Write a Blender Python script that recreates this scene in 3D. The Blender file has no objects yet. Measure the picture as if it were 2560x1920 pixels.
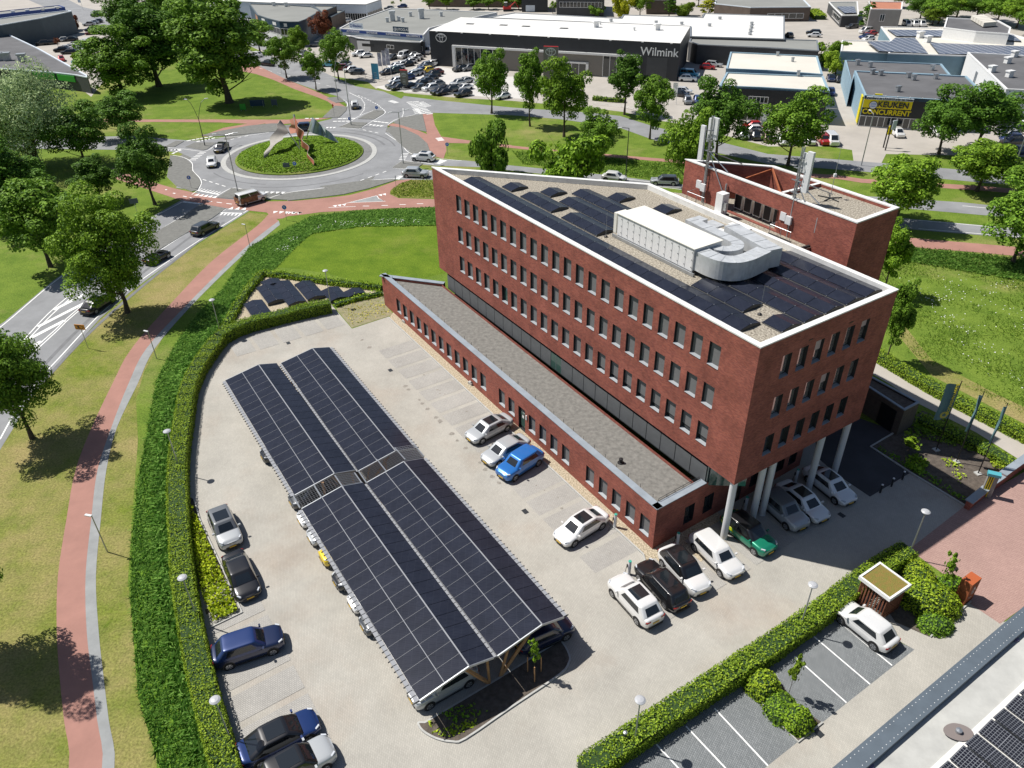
import bpy, math, random
import numpy as np
from mathutils import Vector, Matrix
random.seed(7); RNG = np.random.default_rng(7)
S = bpy.context.scene
R = math.radians
# ---------------------------------------------------------------- camera (calibrated), world, sun, exposure
FPX, PITCH, ROLL, CAMH = 1883.49, 0.589216, -0.02, 42.6419
_f = Vector((0, math.cos(PITCH), -math.sin(PITCH))); _r = Vector((1, 0, 0)); _u = _r.cross(_f)
CR = _r*math.cos(ROLL)+_u*math.sin(ROLL); CU = -_r*math.sin(ROLL)+_u*math.cos(ROLL); CF = _f
cd = bpy.data.cameras.new('camera'); cam = bpy.data.objects.new('camera', cd); S.collection.objects.link(cam)
cam.matrix_world = Matrix(((CR.x, CU.x, -CF.x, 0), (CR.y, CU.y, -CF.y, 0), (CR.z, CU.z, -CF.z, CAMH), (0, 0, 0, 1)))
cd.sensor_width = 36; cd.lens = FPX/2560*36; cd.clip_start = .5; cd.clip_end = 3000
S.camera = cam
W = bpy.data.worlds.new('World'); S.world = W; W.use_nodes = True
nt = W.node_tree; bg = nt.nodes['Background']; sky = nt.nodes.new('ShaderNodeTexSky')
SUNV = Vector((-.62, .226, 1)).normalized()
sky.sky_type = 'NISHITA'; sky.sun_disc = False; sky.sun_elevation = math.asin(SUNV.z); sky.sun_rotation = math.atan2(SUNV.x, SUNV.y)
nt.links.new(sky.outputs[0], bg.inputs[0]); bg.inputs[1].default_value = .06
sl = bpy.data.lights.new('sun', 'SUN'); sl.energy = 4.8; sl.angle = R(.53); sl.color = (1, .96, .9)
so = bpy.data.objects.new('sun', sl); S.collection.objects.link(so); so.rotation_euler = (-SUNV).to_track_quat('-Z', 'Y').to_euler()
S.view_settings.view_transform = 'Standard'; S.view_settings.look = 'None'; S.view_settings.gamma = 1; S.view_settings.exposure = .27
S.view_settings.use_curve_mapping = False
S.cycles.use_denoising = True
S.cycles.max_bounces = 6; S.cycles.transparent_max_bounces = 8; S.cycles.caustics_reflective = False; S.cycles.caustics_refractive = False
S.cycles.sample_clamp_indirect = 4
# ---------------------------------------------------------------- measuring: photo pixel (2560 x 1920) seen at height z -> world xy
def G(x, y, z=0.):
    d = CR*((x-1280)/FPX)+CU*((960-y)/FPX)+CF
    t = (z-CAMH)/d.z
    return (d.x*t, d.y*t)
def TL(c, r, pts, s=3.456): return [(640*c+x/s, 480*r+y/s) for x, y in pts]
def ZO(ox, oy, s, pts): return [(ox+x/s, oy+y/s) for x, y in pts]
def GG(pts, z=0.): return [G(x, y, z) for x, y in pts]
# ---------------------------------------------------------------- materials
def mat(name, col, rough=.8, metal=0., var=0., scale=1., col2=None, bump=0., bscale=None, spec=.5, coat=0., detail=4., space='uv', emit=None):
    m = bpy.data.materials.new(name); m.use_nodes = True; n = m.node_tree; b = n.nodes['Principled BSDF']
    b.inputs['Base Color'].default_value = (*col, 1); b.inputs['Roughness'].default_value = rough; b.inputs['Metallic'].default_value = metal
    b.inputs['Specular IOR Level'].default_value = spec; b.inputs['Coat Weight'].default_value = coat; b.inputs['Coat Roughness'].default_value = .05
    if var or col2 or bump:
        tc = n.nodes.new('ShaderNodeTexCoord'); out = tc.outputs['UV' if space == 'uv' else 'Object']
        if var or col2:
            nz = n.nodes.new('ShaderNodeTexNoise'); nz.inputs['Scale'].default_value = scale; nz.inputs['Detail'].default_value = detail; nz.inputs['Roughness'].default_value = .65
            n.links.new(out, nz.inputs['Vector'])
            rp = n.nodes.new('ShaderNodeValToRGB'); rp.color_ramp.elements[0].position = .32; rp.color_ramp.elements[1].position = .68
            c2 = col2 if col2 else tuple(min(1, c*(1+var)) for c in col); c1 = col if col2 else tuple(c*(1-var) for c in col)
            rp.color_ramp.elements[0].color = (*c1, 1); rp.color_ramp.elements[1].color = (*c2, 1)
            n.links.new(nz.outputs['Fac'], rp.inputs[0]); n.links.new(rp.outputs[0], b.inputs['Base Color'])
        if bump:
            nb = n.nodes.new('ShaderNodeTexNoise'); nb.inputs['Scale'].default_value = bscale or scale*8; nb.inputs['Detail'].default_value = 3
            n.links.new(out, nb.inputs['Vector']); bp = n.nodes.new('ShaderNodeBump'); bp.inputs['Strength'].default_value = bump; bp.inputs['Distance'].default_value = .05
            n.links.new(nb.outputs['Fac'], bp.inputs['Height']); n.links.new(bp.outputs[0], b.inputs['Normal'])
    if emit: b.inputs['Emission Color'].default_value = (*col, 1); b.inputs['Emission Strength'].default_value = emit
    return m
def brickmat(name, c1, c2, mortar, bw, bh, ms=.012, rough=.85, rot=0., bias=0., dirt=.25, dscale=.25, offset=.5, freq=2, stain=None, bump=.3):
    m = bpy.data.materials.new(name); m.use_nodes = True; n = m.node_tree; b = n.nodes['Principled BSDF']; L = n.links
    tc = n.nodes.new('ShaderNodeTexCoord'); mp = n.nodes.new('ShaderNodeMapping'); mp.inputs['Rotation'].default_value = (0, 0, rot); L.new(tc.outputs['UV'], mp.inputs[0])
    br = n.nodes.new('ShaderNodeTexBrick'); br.inputs['Scale'].default_value = 1; br.inputs['Brick Width'].default_value = bw; br.inputs['Row Height'].default_value = bh
    br.inputs['Mortar Size'].default_value = ms; br.inputs['Mortar Smooth'].default_value = .2; br.inputs['Bias'].default_value = bias; br.offset = offset; br.offset_frequency = freq
    br.inputs['Color1'].default_value = (*c1, 1); br.inputs['Color2'].default_value = (*c2, 1); br.inputs['Mortar'].default_value = (*mortar, 1); L.new(mp.outputs[0], br.inputs['Vector'])
    nz = n.nodes.new('ShaderNodeTexNoise'); nz.inputs['Scale'].default_value = dscale; nz.inputs['Detail'].default_value = 8; nz.inputs['Roughness'].default_value = .7; L.new(tc.outputs['UV'], nz.inputs['Vector'])
    rp = n.nodes.new('ShaderNodeMapRange'); rp.inputs[1].default_value = .3; rp.inputs[2].default_value = .7; rp.inputs[3].default_value = 1-dirt; rp.inputs[4].default_value = 1+dirt
    L.new(nz.outputs['Fac'], rp.inputs[0])
    mx = n.nodes.new('ShaderNodeMix'); mx.data_type = 'RGBA'; mx.blend_type = 'MULTIPLY'; mx.inputs[0].default_value = 1
    src = br.outputs[0]
    if stain:
        n3 = n.nodes.new('ShaderNodeTexNoise'); n3.inputs['Scale'].default_value = .09; n3.inputs['Detail'].default_value = 7; n3.inputs['Roughness'].default_value = .6; L.new(tc.outputs['UV'], n3.inputs['Vector'])
        r3 = n.nodes.new('ShaderNodeMapRange'); r3.inputs[1].default_value = .52; r3.inputs[2].default_value = .72; r3.inputs[4].default_value = .75; L.new(n3.outputs['Fac'], r3.inputs[0])
        m3 = n.nodes.new('ShaderNodeMix'); m3.data_type = 'RGBA'; m3.blend_type = 'MULTIPLY'; L.new(r3.outputs[0], m3.inputs[0]); L.new(src, m3.inputs[6]); m3.inputs[7].default_value = (*stain, 1); src = m3.outputs[2]
    L.new(src, mx.inputs[6]); L.new(rp.outputs[0], mx.inputs[7]); L.new(mx.outputs[2], b.inputs['Base Color'])
    bp = n.nodes.new('ShaderNodeBump'); bp.inputs['Strength'].default_value = bump; bp.inputs['Distance'].default_value = .01; bp.invert = True
    L.new(br.outputs['Fac'], bp.inputs['Height']); L.new(bp.outputs[0], b.inputs['Normal'])
    b.inputs['Roughness'].default_value = rough; b.inputs['Specular IOR Level'].default_value = .25
    return m
def grassmat(name, ga, gb, dry, dryamt, big=.05):
    m = bpy.data.materials.new(name); m.use_nodes = True; n = m.node_tree; b = n.nodes['Principled BSDF']; L = n.links
    tc = n.nodes.new('ShaderNodeTexCoord')
    def nz(s, d=6, r=.7):
        q = n.nodes.new('ShaderNodeTexNoise'); q.inputs['Scale'].default_value = s; q.inputs['Detail'].default_value = d; q.inputs['Roughness'].default_value = r; L.new(tc.outputs['UV'], q.inputs['Vector']); return q
    a, c, d = nz(big*6, 8), nz(big, 8), nz(6, 4)
    r1 = n.nodes.new('ShaderNodeValToRGB'); r1.color_ramp.elements[0].position = .35; r1.color_ramp.elements[1].position = .65
    r1.color_ramp.elements[0].color = (*ga, 1); r1.color_ramp.elements[1].color = (*gb, 1); L.new(a.outputs['Fac'], r1.inputs[0])
    r2 = n.nodes.new('ShaderNodeMapRange'); r2.inputs[1].default_value = .62-dryamt*.3; r2.inputs[2].default_value = .8-dryamt*.2; L.new(c.outputs['Fac'], r2.inputs[0])
    mx = n.nodes.new('ShaderNodeMix'); mx.data_type = 'RGBA'; L.new(r2.outputs[0], mx.inputs[0]); L.new(r1.outputs[0], mx.inputs[6]); mx.inputs[7].default_value = (*dry, 1)
    m2 = n.nodes.new('ShaderNodeMix'); m2.data_type = 'RGBA'; m2.blend_type = 'MULTIPLY'; m2.inputs[0].default_value = 1
    r3 = n.nodes.new('ShaderNodeMapRange'); r3.inputs[1].default_value = .3; r3.inputs[2].default_value = .7; r3.inputs[3].default_value = .55; r3.inputs[4].default_value = 1.4; L.new(d.outputs['Fac'], r3.inputs[0])
    L.new(mx.outputs[2], m2.inputs[6]); L.new(r3.outputs[0], m2.inputs[7]); L.new(m2.outputs[2], b.inputs['Base Color'])
    bp = n.nodes.new('ShaderNodeBump'); bp.inputs['Strength'].default_value = .8; bp.inputs['Distance'].default_value = .08; L.new(d.outputs['Fac'], bp.inputs['Height']); L.new(bp.outputs[0], b.inputs['Normal'])
    b.inputs['Roughness'].default_value = .9; b.inputs['Specular IOR Level'].default_value = .1
    return m
def leafmat(name, dark, light, trans=.25, tint=False):
    m = bpy.data.materials.new(name); m.use_nodes = True; n = m.node_tree; b = n.nodes['Principled BSDF']; L = n.links
    tc = n.nodes.new('ShaderNodeTexCoord'); sx = n.nodes.new('ShaderNodeSeparateXYZ'); L.new(tc.outputs['UV'], sx.inputs[0])
    rp = n.nodes.new('ShaderNodeValToRGB'); rp.color_ramp.elements[0].color = (*dark, 1); rp.color_ramp.elements[1].color = (*light, 1); L.new(sx.outputs[0], rp.inputs[0])
    src = rp.outputs[0]
    if tint:
        oi = n.nodes.new('ShaderNodeObjectInfo'); mx = n.nodes.new('ShaderNodeMix'); mx.data_type = 'RGBA'; mx.blend_type = 'MULTIPLY'; mx.inputs[0].default_value = 1
        L.new(src, mx.inputs[6]); L.new(oi.outputs['Color'], mx.inputs[7]); src = mx.outputs[2]
    L.new(src, b.inputs['Base Color']); b.inputs['Roughness'].default_value = .6; b.inputs['Specular IOR Level'].default_value = .15
    tr = n.nodes.new('ShaderNodeBsdfTranslucent'); L.new(src, tr.inputs[0]); ms = n.nodes.new('ShaderNodeMixShader'); ms.inputs[0].default_value = trans
    L.new(b.outputs[0], ms.inputs[1]); L.new(tr.outputs[0], ms.inputs[2]); L.new(ms.outputs[0], n.nodes['Material Output'].inputs[0])
    return m
def paintmat(name):       # car paint tinted per object (Object Info colour)
    m = bpy.data.materials.new(name); m.use_nodes = True; n = m.node_tree; b = n.nodes['Principled BSDF']
    oi = n.nodes.new('ShaderNodeObjectInfo'); n.links.new(oi.outputs['Color'], b.inputs['Base Color'])
    b.inputs['Roughness'].default_value = .32; b.inputs['Metallic'].default_value = .25; b.inputs['Coat Weight'].default_value = 1; b.inputs['Coat Roughness'].default_value = .04
    return m
M = {}
M['brick'] = brickmat('red_brick', (.345, .105, .072), (.21, .058, .045), (.24, .135, .11), .22, .0625, .006, dirt=.3, dscale=.5, stain=(.80, .80, .85))
M['brick_coping'] = mat('white_coping', (.72, .72, .70), .6, var=.12, scale=1.2)
M['coping_grey'] = mat('zinc_coping', (.27, .31, .35), .45, var=.12, scale=.8)
M['gravel'] = mat('roof_gravel', (.13, .11, .085), .95, col2=(.50, .455, .37), scale=7, bump=1, bscale=14, detail=2)
M['gravel_ground'] = mat('border_gravel', (.22, .18, .12), .95, col2=(.60, .52, .38), scale=8, bump=1, bscale=12, detail=2)
M['deck'] = None
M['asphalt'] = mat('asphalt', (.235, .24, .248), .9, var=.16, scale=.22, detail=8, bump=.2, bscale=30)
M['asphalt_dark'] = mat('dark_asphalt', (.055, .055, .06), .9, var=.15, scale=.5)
M['island'] = mat('island_paving', (.17, .17, .158), .95, var=.16, scale=1.5, bump=.3, bscale=10)
M['setts'] = brickmat('granite_setts', (.26, .26, .26), (.19, .19, .19), (.13, .13, .13), .4, .2, .02, dirt=.15)
M['kerb'] = mat('concrete_kerb', (.42, .42, .40), .8, var=.12, scale=2)
M['white_line'] = mat('road_paint', (.78, .78, .76), .7, var=.08, scale=4)
M['red_path'] = mat('red_asphalt', (.34, .175, .14), .9, var=.10, scale=.4, bump=.2, bscale=25)
M['grey_path'] = mat('grey_tiles', (.27, .28, .28), .9, var=.12, scale=.8)
M['pavers'] = brickmat('beige_pavers', (.435, .415, .37), (.39, .373, .333), (.325, .31, .275), .21, .105, .012, rot=R(77), dirt=.13, dscale=.22, stain=(.88, .78, .72))
M['pavers_grey'] = brickmat('grey_bay_pavers', (.41, .395, .365), (.36, .348, .325), (.26, .25, .23), .21, .105, .014, rot=R(32), dirt=.14, dscale=.2)
M['pavers_blue'] = brickmat('blue_grey_pavers', (.235, .25, .255), (.18, .195, .20), (.11, .115, .12), .21, .105, .014, rot=R(77), dirt=.1, dscale=.3)
M['pavers_far'] = mat('light_paving', (.40, .37, .33), .9, var=.1, scale=.15)
M['pavers_white'] = mat('pale_forecourt_paving', (.55, .53, .50), .9, var=.06, scale=.2)
M['pavers_red'] = brickmat('pink_plaza_pavers', (.44, .29, .25), (.38, .245, .215), (.22, .14, .12), .21, .105, .012, rot=R(20), dirt=.1, dscale=.15)
M['soil'] = mat('soil', (.10, .082, .066), .95, var=.35, scale=2.5, bump=.8, bscale=10)
M['drysoil'] = mat('dry_planting', (.30, .26, .17), .95, col2=(.20, .20, .09), scale=1.6, bump=.8, bscale=12)
M['grass'] = grassmat('grass', (.10, .165, .022), (.165, .235, .035), (.30, .27, .105), .35)
M['lawn'] = grassmat('lawn', (.085, .15, .012), (.145, .215, .020), (.22, .24, .05), .35)
M['verge'] = grassmat('dry_verge', (.105, .155, .018), (.19, .225, .036), (.30, .25, .105), .85, .12)
M['steel'] = mat('galvanised_steel', (.42, .44, .46), .4, .7, var=.1, scale=3)
M['galv'] = mat('duct_steel', (.60, .62, .63), .45, .35, var=.14, scale=1.3)
M['joint_grey'] = mat('panel_joint_grey', (.12, .125, .14), .5)
M['rail_grey'] = mat('gutter_grey', (.27, .28, .30), .55)
M['lamp_grey'] = mat('lamp_head_grey', (.42, .43, .45), .4)
M['dark_metal'] = mat('dark_metal', (.045, .05, .055), .45, .4)
M['black'] = mat('black_plastic', (.012, .012, .014), .5)
M['white'] = mat('white_paint', (.76, .76, .75), .5, var=.05, scale=2)
M['offwhite'] = mat('offwhite_panel', (.72, .70, .63), .7, var=.07, scale=.6)
M['glass'] = mat('dark_glass', (.02, .026, .03), .06, 0, spec=.9)
M['glass_coated'] = mat('coated_glass', (.42, .40, .40), .05, .75)
M['glass_green'] = mat('green_glass', (.05, .10, .085), .06, 0, spec=.9)
M['blind'] = mat('grey_screen_blind', (.155, .155, .158), .8, var=.06, scale=3)
M['pink_reflection'] = mat('painted_pink_reflection', (.45, .36, .35), .8)  # pink of the plaza's reflection in the glass, painted as plain colour
M['screen_panel'] = mat('dark_screen_panel', (.115, .12, .125), .6, var=.1, scale=1.2)
M['sill'] = mat('grey_sill', (.26, .28, .30), .5, .1)
M['frame'] = mat('anthracite_frame', (.022, .025, .028), .5)
M['solar'] = brickmat('solar_cells', (.020, .023, .036), (.016, .019, .031), (.032, .036, .05), .5, .125, .008, rough=.2, dirt=.2, dscale=.5, offset=0, freq=1, bump=0)
M['solar_line'] = mat('panel_joint', (.42, .43, .45), .4, .6)
M['column'] = mat('painted_column', (.66, .67, .68), .45, var=.04, scale=1)
M['wood'] = mat('glulam_timber', (.40, .22, .10), .7, var=.25, scale=2)
M['rust'] = mat('weathered_steel', (.30, .085, .03), .8, var=.3, scale=3)
M['rustwood'] = mat('stained_slats', (.20, .075, .04), .8, var=.25, scale=3)
M['sedum'] = mat('sedum_roof', (.24, .15, .04), .95, col2=(.16, .17, .03), scale=3, bump=1, bscale=14)
M['trunk'] = mat('bark', (.085, .065, .048), .95, var=.3, scale=3, space='obj', bump=.6, bscale=8)
M['leaf'] = leafmat('tree_leaf', (.055, .13, .012), (.245, .42, .042), .22, tint=True)
M['hedge_leaf'] = leafmat('hedge_leaf', (.10, .19, .014), (.34, .48, .05), .28, tint=True)
M['reed'] = leafmat('reed_blade', (.05, .13, .015), (.13, .25, .04), .25, tint=True)
M['flower'] = mat('white_petals', (.75, .75, .72), .8)
M['car_paint'] = paintmat('car_paint')
M['car_glass'] = mat('car_glass', (.012, .016, .02), .05, 0, spec=1.)
M['tyre'] = mat('tyre', (.015, .015, .016), .85)
M['rim'] = mat('alloy_rim', (.45, .46, .48), .35, .8)
M['rim_dark'] = mat('dark_rim', (.05, .05, .055), .4, .5)
M['lamp_clear'] = mat('headlight_lens', (.55, .58, .62), .1, 0, spec=1)
M['lamp_red'] = mat('tail_lens', (.30, .01, .01), .2)
M['plate'] = mat('yellow_plate', (.75, .48, .03), .5)
# ---------------------------------------------------------------- tagging
COL = S.collection
def tag(o, label=None, cat=None, group=None, kind=None):
    if label: o['label'] = label
    if cat: o['category'] = cat
    if group: o['group'] = group
    if kind: o['kind'] = kind
    return o
def thing(name, label, cat, loc=(0, 0, 0), rz=0, group=None):
    o = bpy.data.objects.new(name, None); COL.objects.link(o); o.location = loc; o.rotation_euler = (0, 0, rz); o.empty_display_size = .3
    return tag(o, label, cat, group)
def copy_tree(o, parent=None, color=None):
    c = o.copy(); COL.objects.link(c); c.parent = parent
    if color is not None and o.type == 'MESH': c.color = color
    for ch in o.children: copy_tree(ch, c, color)
    return c
# ---------------------------------------------------------------- mesh builder
class MB:
    def __init__(s): s.v = []; s.f = []; s.m = []; s.mats = []; s.smooth = []
    def mi(s, m):
        m = M[m] if isinstance(m, str) else m
        if m not in s.mats: s.mats.append(m)
        return s.mats.index(m)
    def face(s, pts, m, smooth=False):
        b = len(s.v); s.v += [tuple(p) for p in pts]; s.f.append(list(range(b, b+len(pts)))); s.m.append(s.mi(m)); s.smooth.append(smooth)
    def sheet(s, poly, z, m):
        poly = [tuple(p[:2]) for p in poly]
        if area(poly) < 0: poly = poly[::-1]
        s.face([(x, y, z) for x, y in poly], m)
    def prism(s, poly, z0, z1, m, top=None, bottom=True, topm=True):
        poly = [tuple(p[:2]) for p in poly]
        if area(poly) < 0: poly = poly[::-1]
        n = len(poly)
        for i in range(n):
            a, b = poly[i], poly[(i+1) % n]; s.face([(a[0], a[1], z0), (b[0], b[1], z0), (b[0], b[1], z1), (a[0], a[1], z1)], m)
        if topm: s.face([(x, y, z1) for x, y in poly], top or m)
        if bottom: s.face([(x, y, z0) for x, y in poly[::-1]], m)
    def obox(s, o, ex, ey, ez, m, top=None):
        o, ex, ey, ez = map(Vector, (o, ex, ey, ez))
        if ex.cross(ey).dot(ez) < 0: o = o+ex; ex = -ex
        p = lambda i, j, k: tuple(o+ex*i+ey*j+ez*k)
        for q, mm in (((0,0,0),(0,1,0),(1,1,0),(1,0,0)), m), (((0,0,1),(1,0,1),(1,1,1),(0,1,1)), top or m), (((0,0,0),(1,0,0),(1,0,1),(0,0,1)), m), (((1,0,0),(1,1,0),(1,1,1),(1,0,1)), m), (((1,1,0),(0,1,0),(0,1,1),(1,1,1)), m), (((0,1,0),(0,0,0),(0,0,1),(0,1,1)), m):
            s.face([p(*c) for c in q], mm)
    def box(s, c, size, m, rz=0., top=None):      # c = centre of the base
        ex = Vector((math.cos(rz), math.sin(rz), 0)); ey = Vector((-math.sin(rz), math.cos(rz), 0)); a, b, h = size
        s.obox(Vector(c)-ex*a/2-ey*b/2, ex*a, ey*b, (0, 0, h), m, top)
    def tube(s, p0, p1, r0, r1=None, n=10, m='steel', cap=True):
        p0, p1 = Vector(p0), Vector(p1); r1 = r0 if r1 is None else r1; d = (p1-p0).normalized()
        a = d.orthogonal().normalized(); b = d.cross(a); A = []; B = []
        for i in range(n):
            t = 2*math.pi*i/n; q = a*math.cos(t)+b*math.sin(t); A.append(p0+q*r0); B.append(p1+q*r1)
        for i in range(n):
            j = (i+1) % n; s.face([A[i], A[j], B[j], B[i]], m, n > 5)
        if cap: s.face(B, m); s.face(A[::-1], m)
    def path(s, pts, r, n=8, m='steel'):
        for a, b in zip(pts, pts[1:]): s.tube(a, b, r, r, n, m)
    def lathe(s, c, prof, n=20, m='steel', smooth=True):
        c = Vector(c)
        for (r0, z0), (r1, z1) in zip(prof, prof[1:]):
            for i in range(n):
                t0 = 2*math.pi*i/n; t1 = 2*math.pi*(i+1)/n
                q = [c+Vector((r*math.cos(t), r*math.sin(t), z)) for r, z, t in ((r0, z0, t0), (r0, z0, t1), (r1, z1, t1), (r1, z1, t0))]
                if r1 < 1e-5: q = q[:3]
                if r0 < 1e-5: q = [q[0], q[2], q[3]]
                s.face(q, m, smooth)
    def build(s, name, parent=None, label=None, cat=None, group=None, kind=None, uv=True, merge=False):
        me = bpy.data.meshes.new(name); me.from_pydata(s.v, [], s.f)
        for m in s.mats: me.materials.append(m)
        me.polygons.foreach_set('material_index', s.m); me.polygons.foreach_set('use_smooth', s.smooth)
        if uv and s.f:
            ul = me.uv_layers.new(name='uv'); out = np.zeros((len(me.loops), 2)); k = 0
            V = np.array(s.v)
            for f in s.f:
                P = V[f]; nrm = np.zeros(3)
                for i in range(len(f)): nrm += np.cross(P[i]-P[0], P[(i+1) % len(f)]-P[0])
                if abs(nrm[2]) > .72*np.linalg.norm(nrm)+1e-12: out[k:k+len(f)] = P[:, :2]
                else:
                    t = np.array([-nrm[1], nrm[0]]); t /= (np.linalg.norm(t)+1e-9); out[k:k+len(f), 0] = P[:, :2]@t; out[k:k+len(f), 1] = P[:, 2]
                k += len(f)
            ul.data.foreach_set('uv', out.ravel())
        if merge:
            import bmesh
            bm = bmesh.new(); bm.from_mesh(me); bmesh.ops.remove_doubles(bm, verts=bm.verts, dist=1e-4); bm.to_mesh(me); bm.free()
        me.update()
        o = bpy.data.objects.new(name, me); COL.objects.link(o)
        if parent: o.parent = parent
        return tag(o, label, cat, group, kind)
def area(p): return .5*sum(p[i][0]*p[(i+1) % len(p)][1]-p[(i+1) % len(p)][0]*p[i][1] for i in range(len(p)))
def strip(pts, w):        # polygon of width w round a polyline
    P = [Vector(p[:2]) for p in pts]; L = []; Rr = []
    for i, p in enumerate(P):
        d = (P[min(i+1, len(P)-1)]-P[max(i-1, 0)]).normalized(); n = Vector((-d.y, d.x)); L.append(p+n*w/2); Rr.append(p-n*w/2)
    return [tuple(q) for q in L+Rr[::-1]]
def smooth_line(pts, k=6):
    P = [Vector(p[:2]) for p in pts]; out = []
    for i in range(len(P)-1):
        p0 = P[max(i-1, 0)]; p1 = P[i]; p2 = P[i+1]; p3 = P[min(i+2, len(P)-1)]
        for j in range(k):
            t = j/k; out.append(.5*((2*p1)+(p2-p0)*t+(2*p0-5*p1+4*p2-p3)*t*t+(3*p1-p0-3*p2+p3)*t**3))
    return [tuple(q) for q in out]+[tuple(P[-1])]
def inset(poly, d):
    poly = [Vector(p[:2]) for p in poly]
    if area(poly) < 0: poly = poly[::-1]
    n = len(poly); out = []
    for i in range(n):
        a, b, c = poly[i-1], poly[i], poly[(i+1) % n]; d1 = (b-a).normalized(); d2 = (c-b).normalized()
        n1 = Vector((-d1.y, d1.x)); n2 = Vector((-d2.y, d2.x)); k = 1+n1.dot(n2); out.append(tuple(b+(n1+n2)*d/max(k, .15)))
    return out
def text_mesh(name, txt, size, m, parent, origin, xdir, ydir, depth=.03, align='CENTER', bold=0.):
    cu = bpy.data.curves.new(name, 'FONT'); cu.body = txt; cu.size = size; cu.extrude = depth; cu.align_x = align; cu.align_y = 'CENTER'; cu.offset = bold
    to = bpy.data.objects.new(name+'_tmp', cu); COL.objects.link(to)
    dg = bpy.context.evaluated_depsgraph_get(); me = bpy.data.meshes.new_from_object(to.evaluated_get(dg)); me.name = name
    bpy.data.objects.remove(to); me.materials.clear(); me.materials.append(M[m] if isinstance(m, str) else m)
    o = bpy.data.objects.new(name, me); COL.objects.link(o); x = Vector(xdir).normalized(); y = Vector(ydir).normalized(); z = x.cross(y)
    mw = Matrix(((x.x, y.x, z.x, origin[0]), (x.y, y.y, z.y, origin[1]), (x.z, y.z, z.z, origin[2]), (0, 0, 0, 1)))
    o.parent = parent
    pm = Matrix.LocRotScale(parent.location, parent.rotation_euler, None) if parent else Matrix()
    o.matrix_basis = pm.inverted() @ mw
    return o
def leaf_mesh(name, pos, nrm, size, matl, jitter=.5, aspect=1., tipfold=False):
    """many leaf-sized quads: pos (n,3), nrm (n,3) preferred normals"""
    n = len(pos); nr = nrm+RNG.normal(0, jitter, (n, 3)); nr /= np.linalg.norm(nr, axis=1)[:, None]+1e-9
    a = np.cross(nr, RNG.normal(0, 1, (n, 3))); a /= np.linalg.norm(a, axis=1)[:, None]+1e-9; b = np.cross(nr, a)
    sz = (size*(.6+.8*RNG.random(n)))[:, None]; a = a*sz*.5; b = b*sz*.5*aspect
    V = np.stack([pos-a*1.15, pos-b*.75, pos+a*1.15, pos+b*.75], 1).reshape(-1, 3)
    me = bpy.data.meshes.new(name); me.vertices.add(4*n); me.vertices.foreach_set('co', V.ravel()); me.loops.add(4*n); me.loops.foreach_set('vertex_index', np.arange(4*n))
    me.polygons.add(n); me.polygons.foreach_set('loop_start', np.arange(0, 4*n, 4)); me.polygons.foreach_set('loop_total', np.full(n, 4))
    ul = me.uv_layers.new(name='uv'); r = np.repeat(RNG.random(n), 4); ul.data.foreach_set('uv', np.stack([r, r*0], 1).ravel())
    me.materials.append(M[matl] if isinstance(matl, str) else matl); me.update(); me.validate()
    return me
def link_mesh(name, me, parent=None, color=None, **k):
    o = bpy.data.objects.new(name, me); COL.objects.link(o); o.parent = parent
    if color: o.color = (*color, 1)
    return tag(o, **k)
# building frame: u runs along the long west wall (north-west), v runs away from it (north-east)
C1 = Vector((16., 41.3)); C3 = Vector((28.18, 48.99)); NWc = Vector((-8.06, 79.5)); BK = Vector((14.04, 72.81))
BU = (NWc-C1).normalized(); BV = Vector((BU.y, -BU.x))
def at_frame(o, u, v): p = Vector(o)+BU*u+BV*v; return (p.x, p.y)
BANG = math.atan2(BU.y, BU.x)
# ================================================================= ground, roads, paths
def layer(name, polys, z, m, kind='structure'):
    b = MB()
    for i, p in enumerate(polys): b.sheet(p, z+i*.0006, m)
    return b.build(name, kind=kind)
g = MB(); g.sheet([(-900, -60), (900, -60), (900, 1500), (-900, 1500)], 0, 'grass'); g.build('ground', kind='structure')
RC = Vector((-39.23, 143.19))
def circ(r, n=96, c=RC): return [(c.x+r*math.cos(2*math.pi*i/n), c.y+r*math.sin(2*math.pi*i/n)) for i in range(n)]
# meadows and verges (different grass)
layer('dry_verge', [GG([(-200, 1500), (-80, 1290), (0, 1125), (40, 1060), (97, 965), (250, 800), (322, 735), (389, 686), (500, 608), (622, 531), (672, 537), (640, 575), (560, 640), (480, 740), (430, 800), (388, 880), (360, 930), (340, 1000), (345, 1100), (330, 1300), (320, 1450), (335, 1600), (375, 1800), (420, 1990), (-250, 1990)]),
    GG([(2180, 760), (2330, 940), (2600, 1080), (2700, 1080), (2500, 990), (2330, 900), (2250, 800)])], .004, 'verge')
layer('lawn', [GG(TL(1, 1, [(120, 640), (300, 480), (480, 350), (900, 290), (1560, 280), (1640, 700), (1090, 830), (600, 700), (330, 660), (160, 650)]))], .005, 'lawn')
# far paved ground
layer('far_paving', [GG([(560, 85), (700, 150), (800, 185), (920, 205), (940, 222), (965, 212), (985, 202), (1010, 232), (1150, 245), (1280, 252), (1480, 270), (1560, 280), (1640, 300), (1700, 310), (1920, 366), (2070, 366), (2130, 375), (2135, 412), (2200, 415), (2215, 385), (2560, 392), (3100, 430), (3300, -150), (500, -150)]),
    GG([(-60, 200), (-300, -150), (500, -150), (430, 10), (300, 40), (330, 120), (262, 200), (228, 242), (160, 190)])], .006, 'pavers_far')
layer('forecourt_paving', [GG(ZO(780, 90, 6.9125, [(1080, 880), (1330, 840), (1500, 690), (1900, 480), (2080, 470), (2212, 530), (3200, 700), (3700, 700), (3700, 1090), (2700, 1030), (2212, 1010), (1800, 975), (1300, 945)]))], .010, 'pavers_white')
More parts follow.
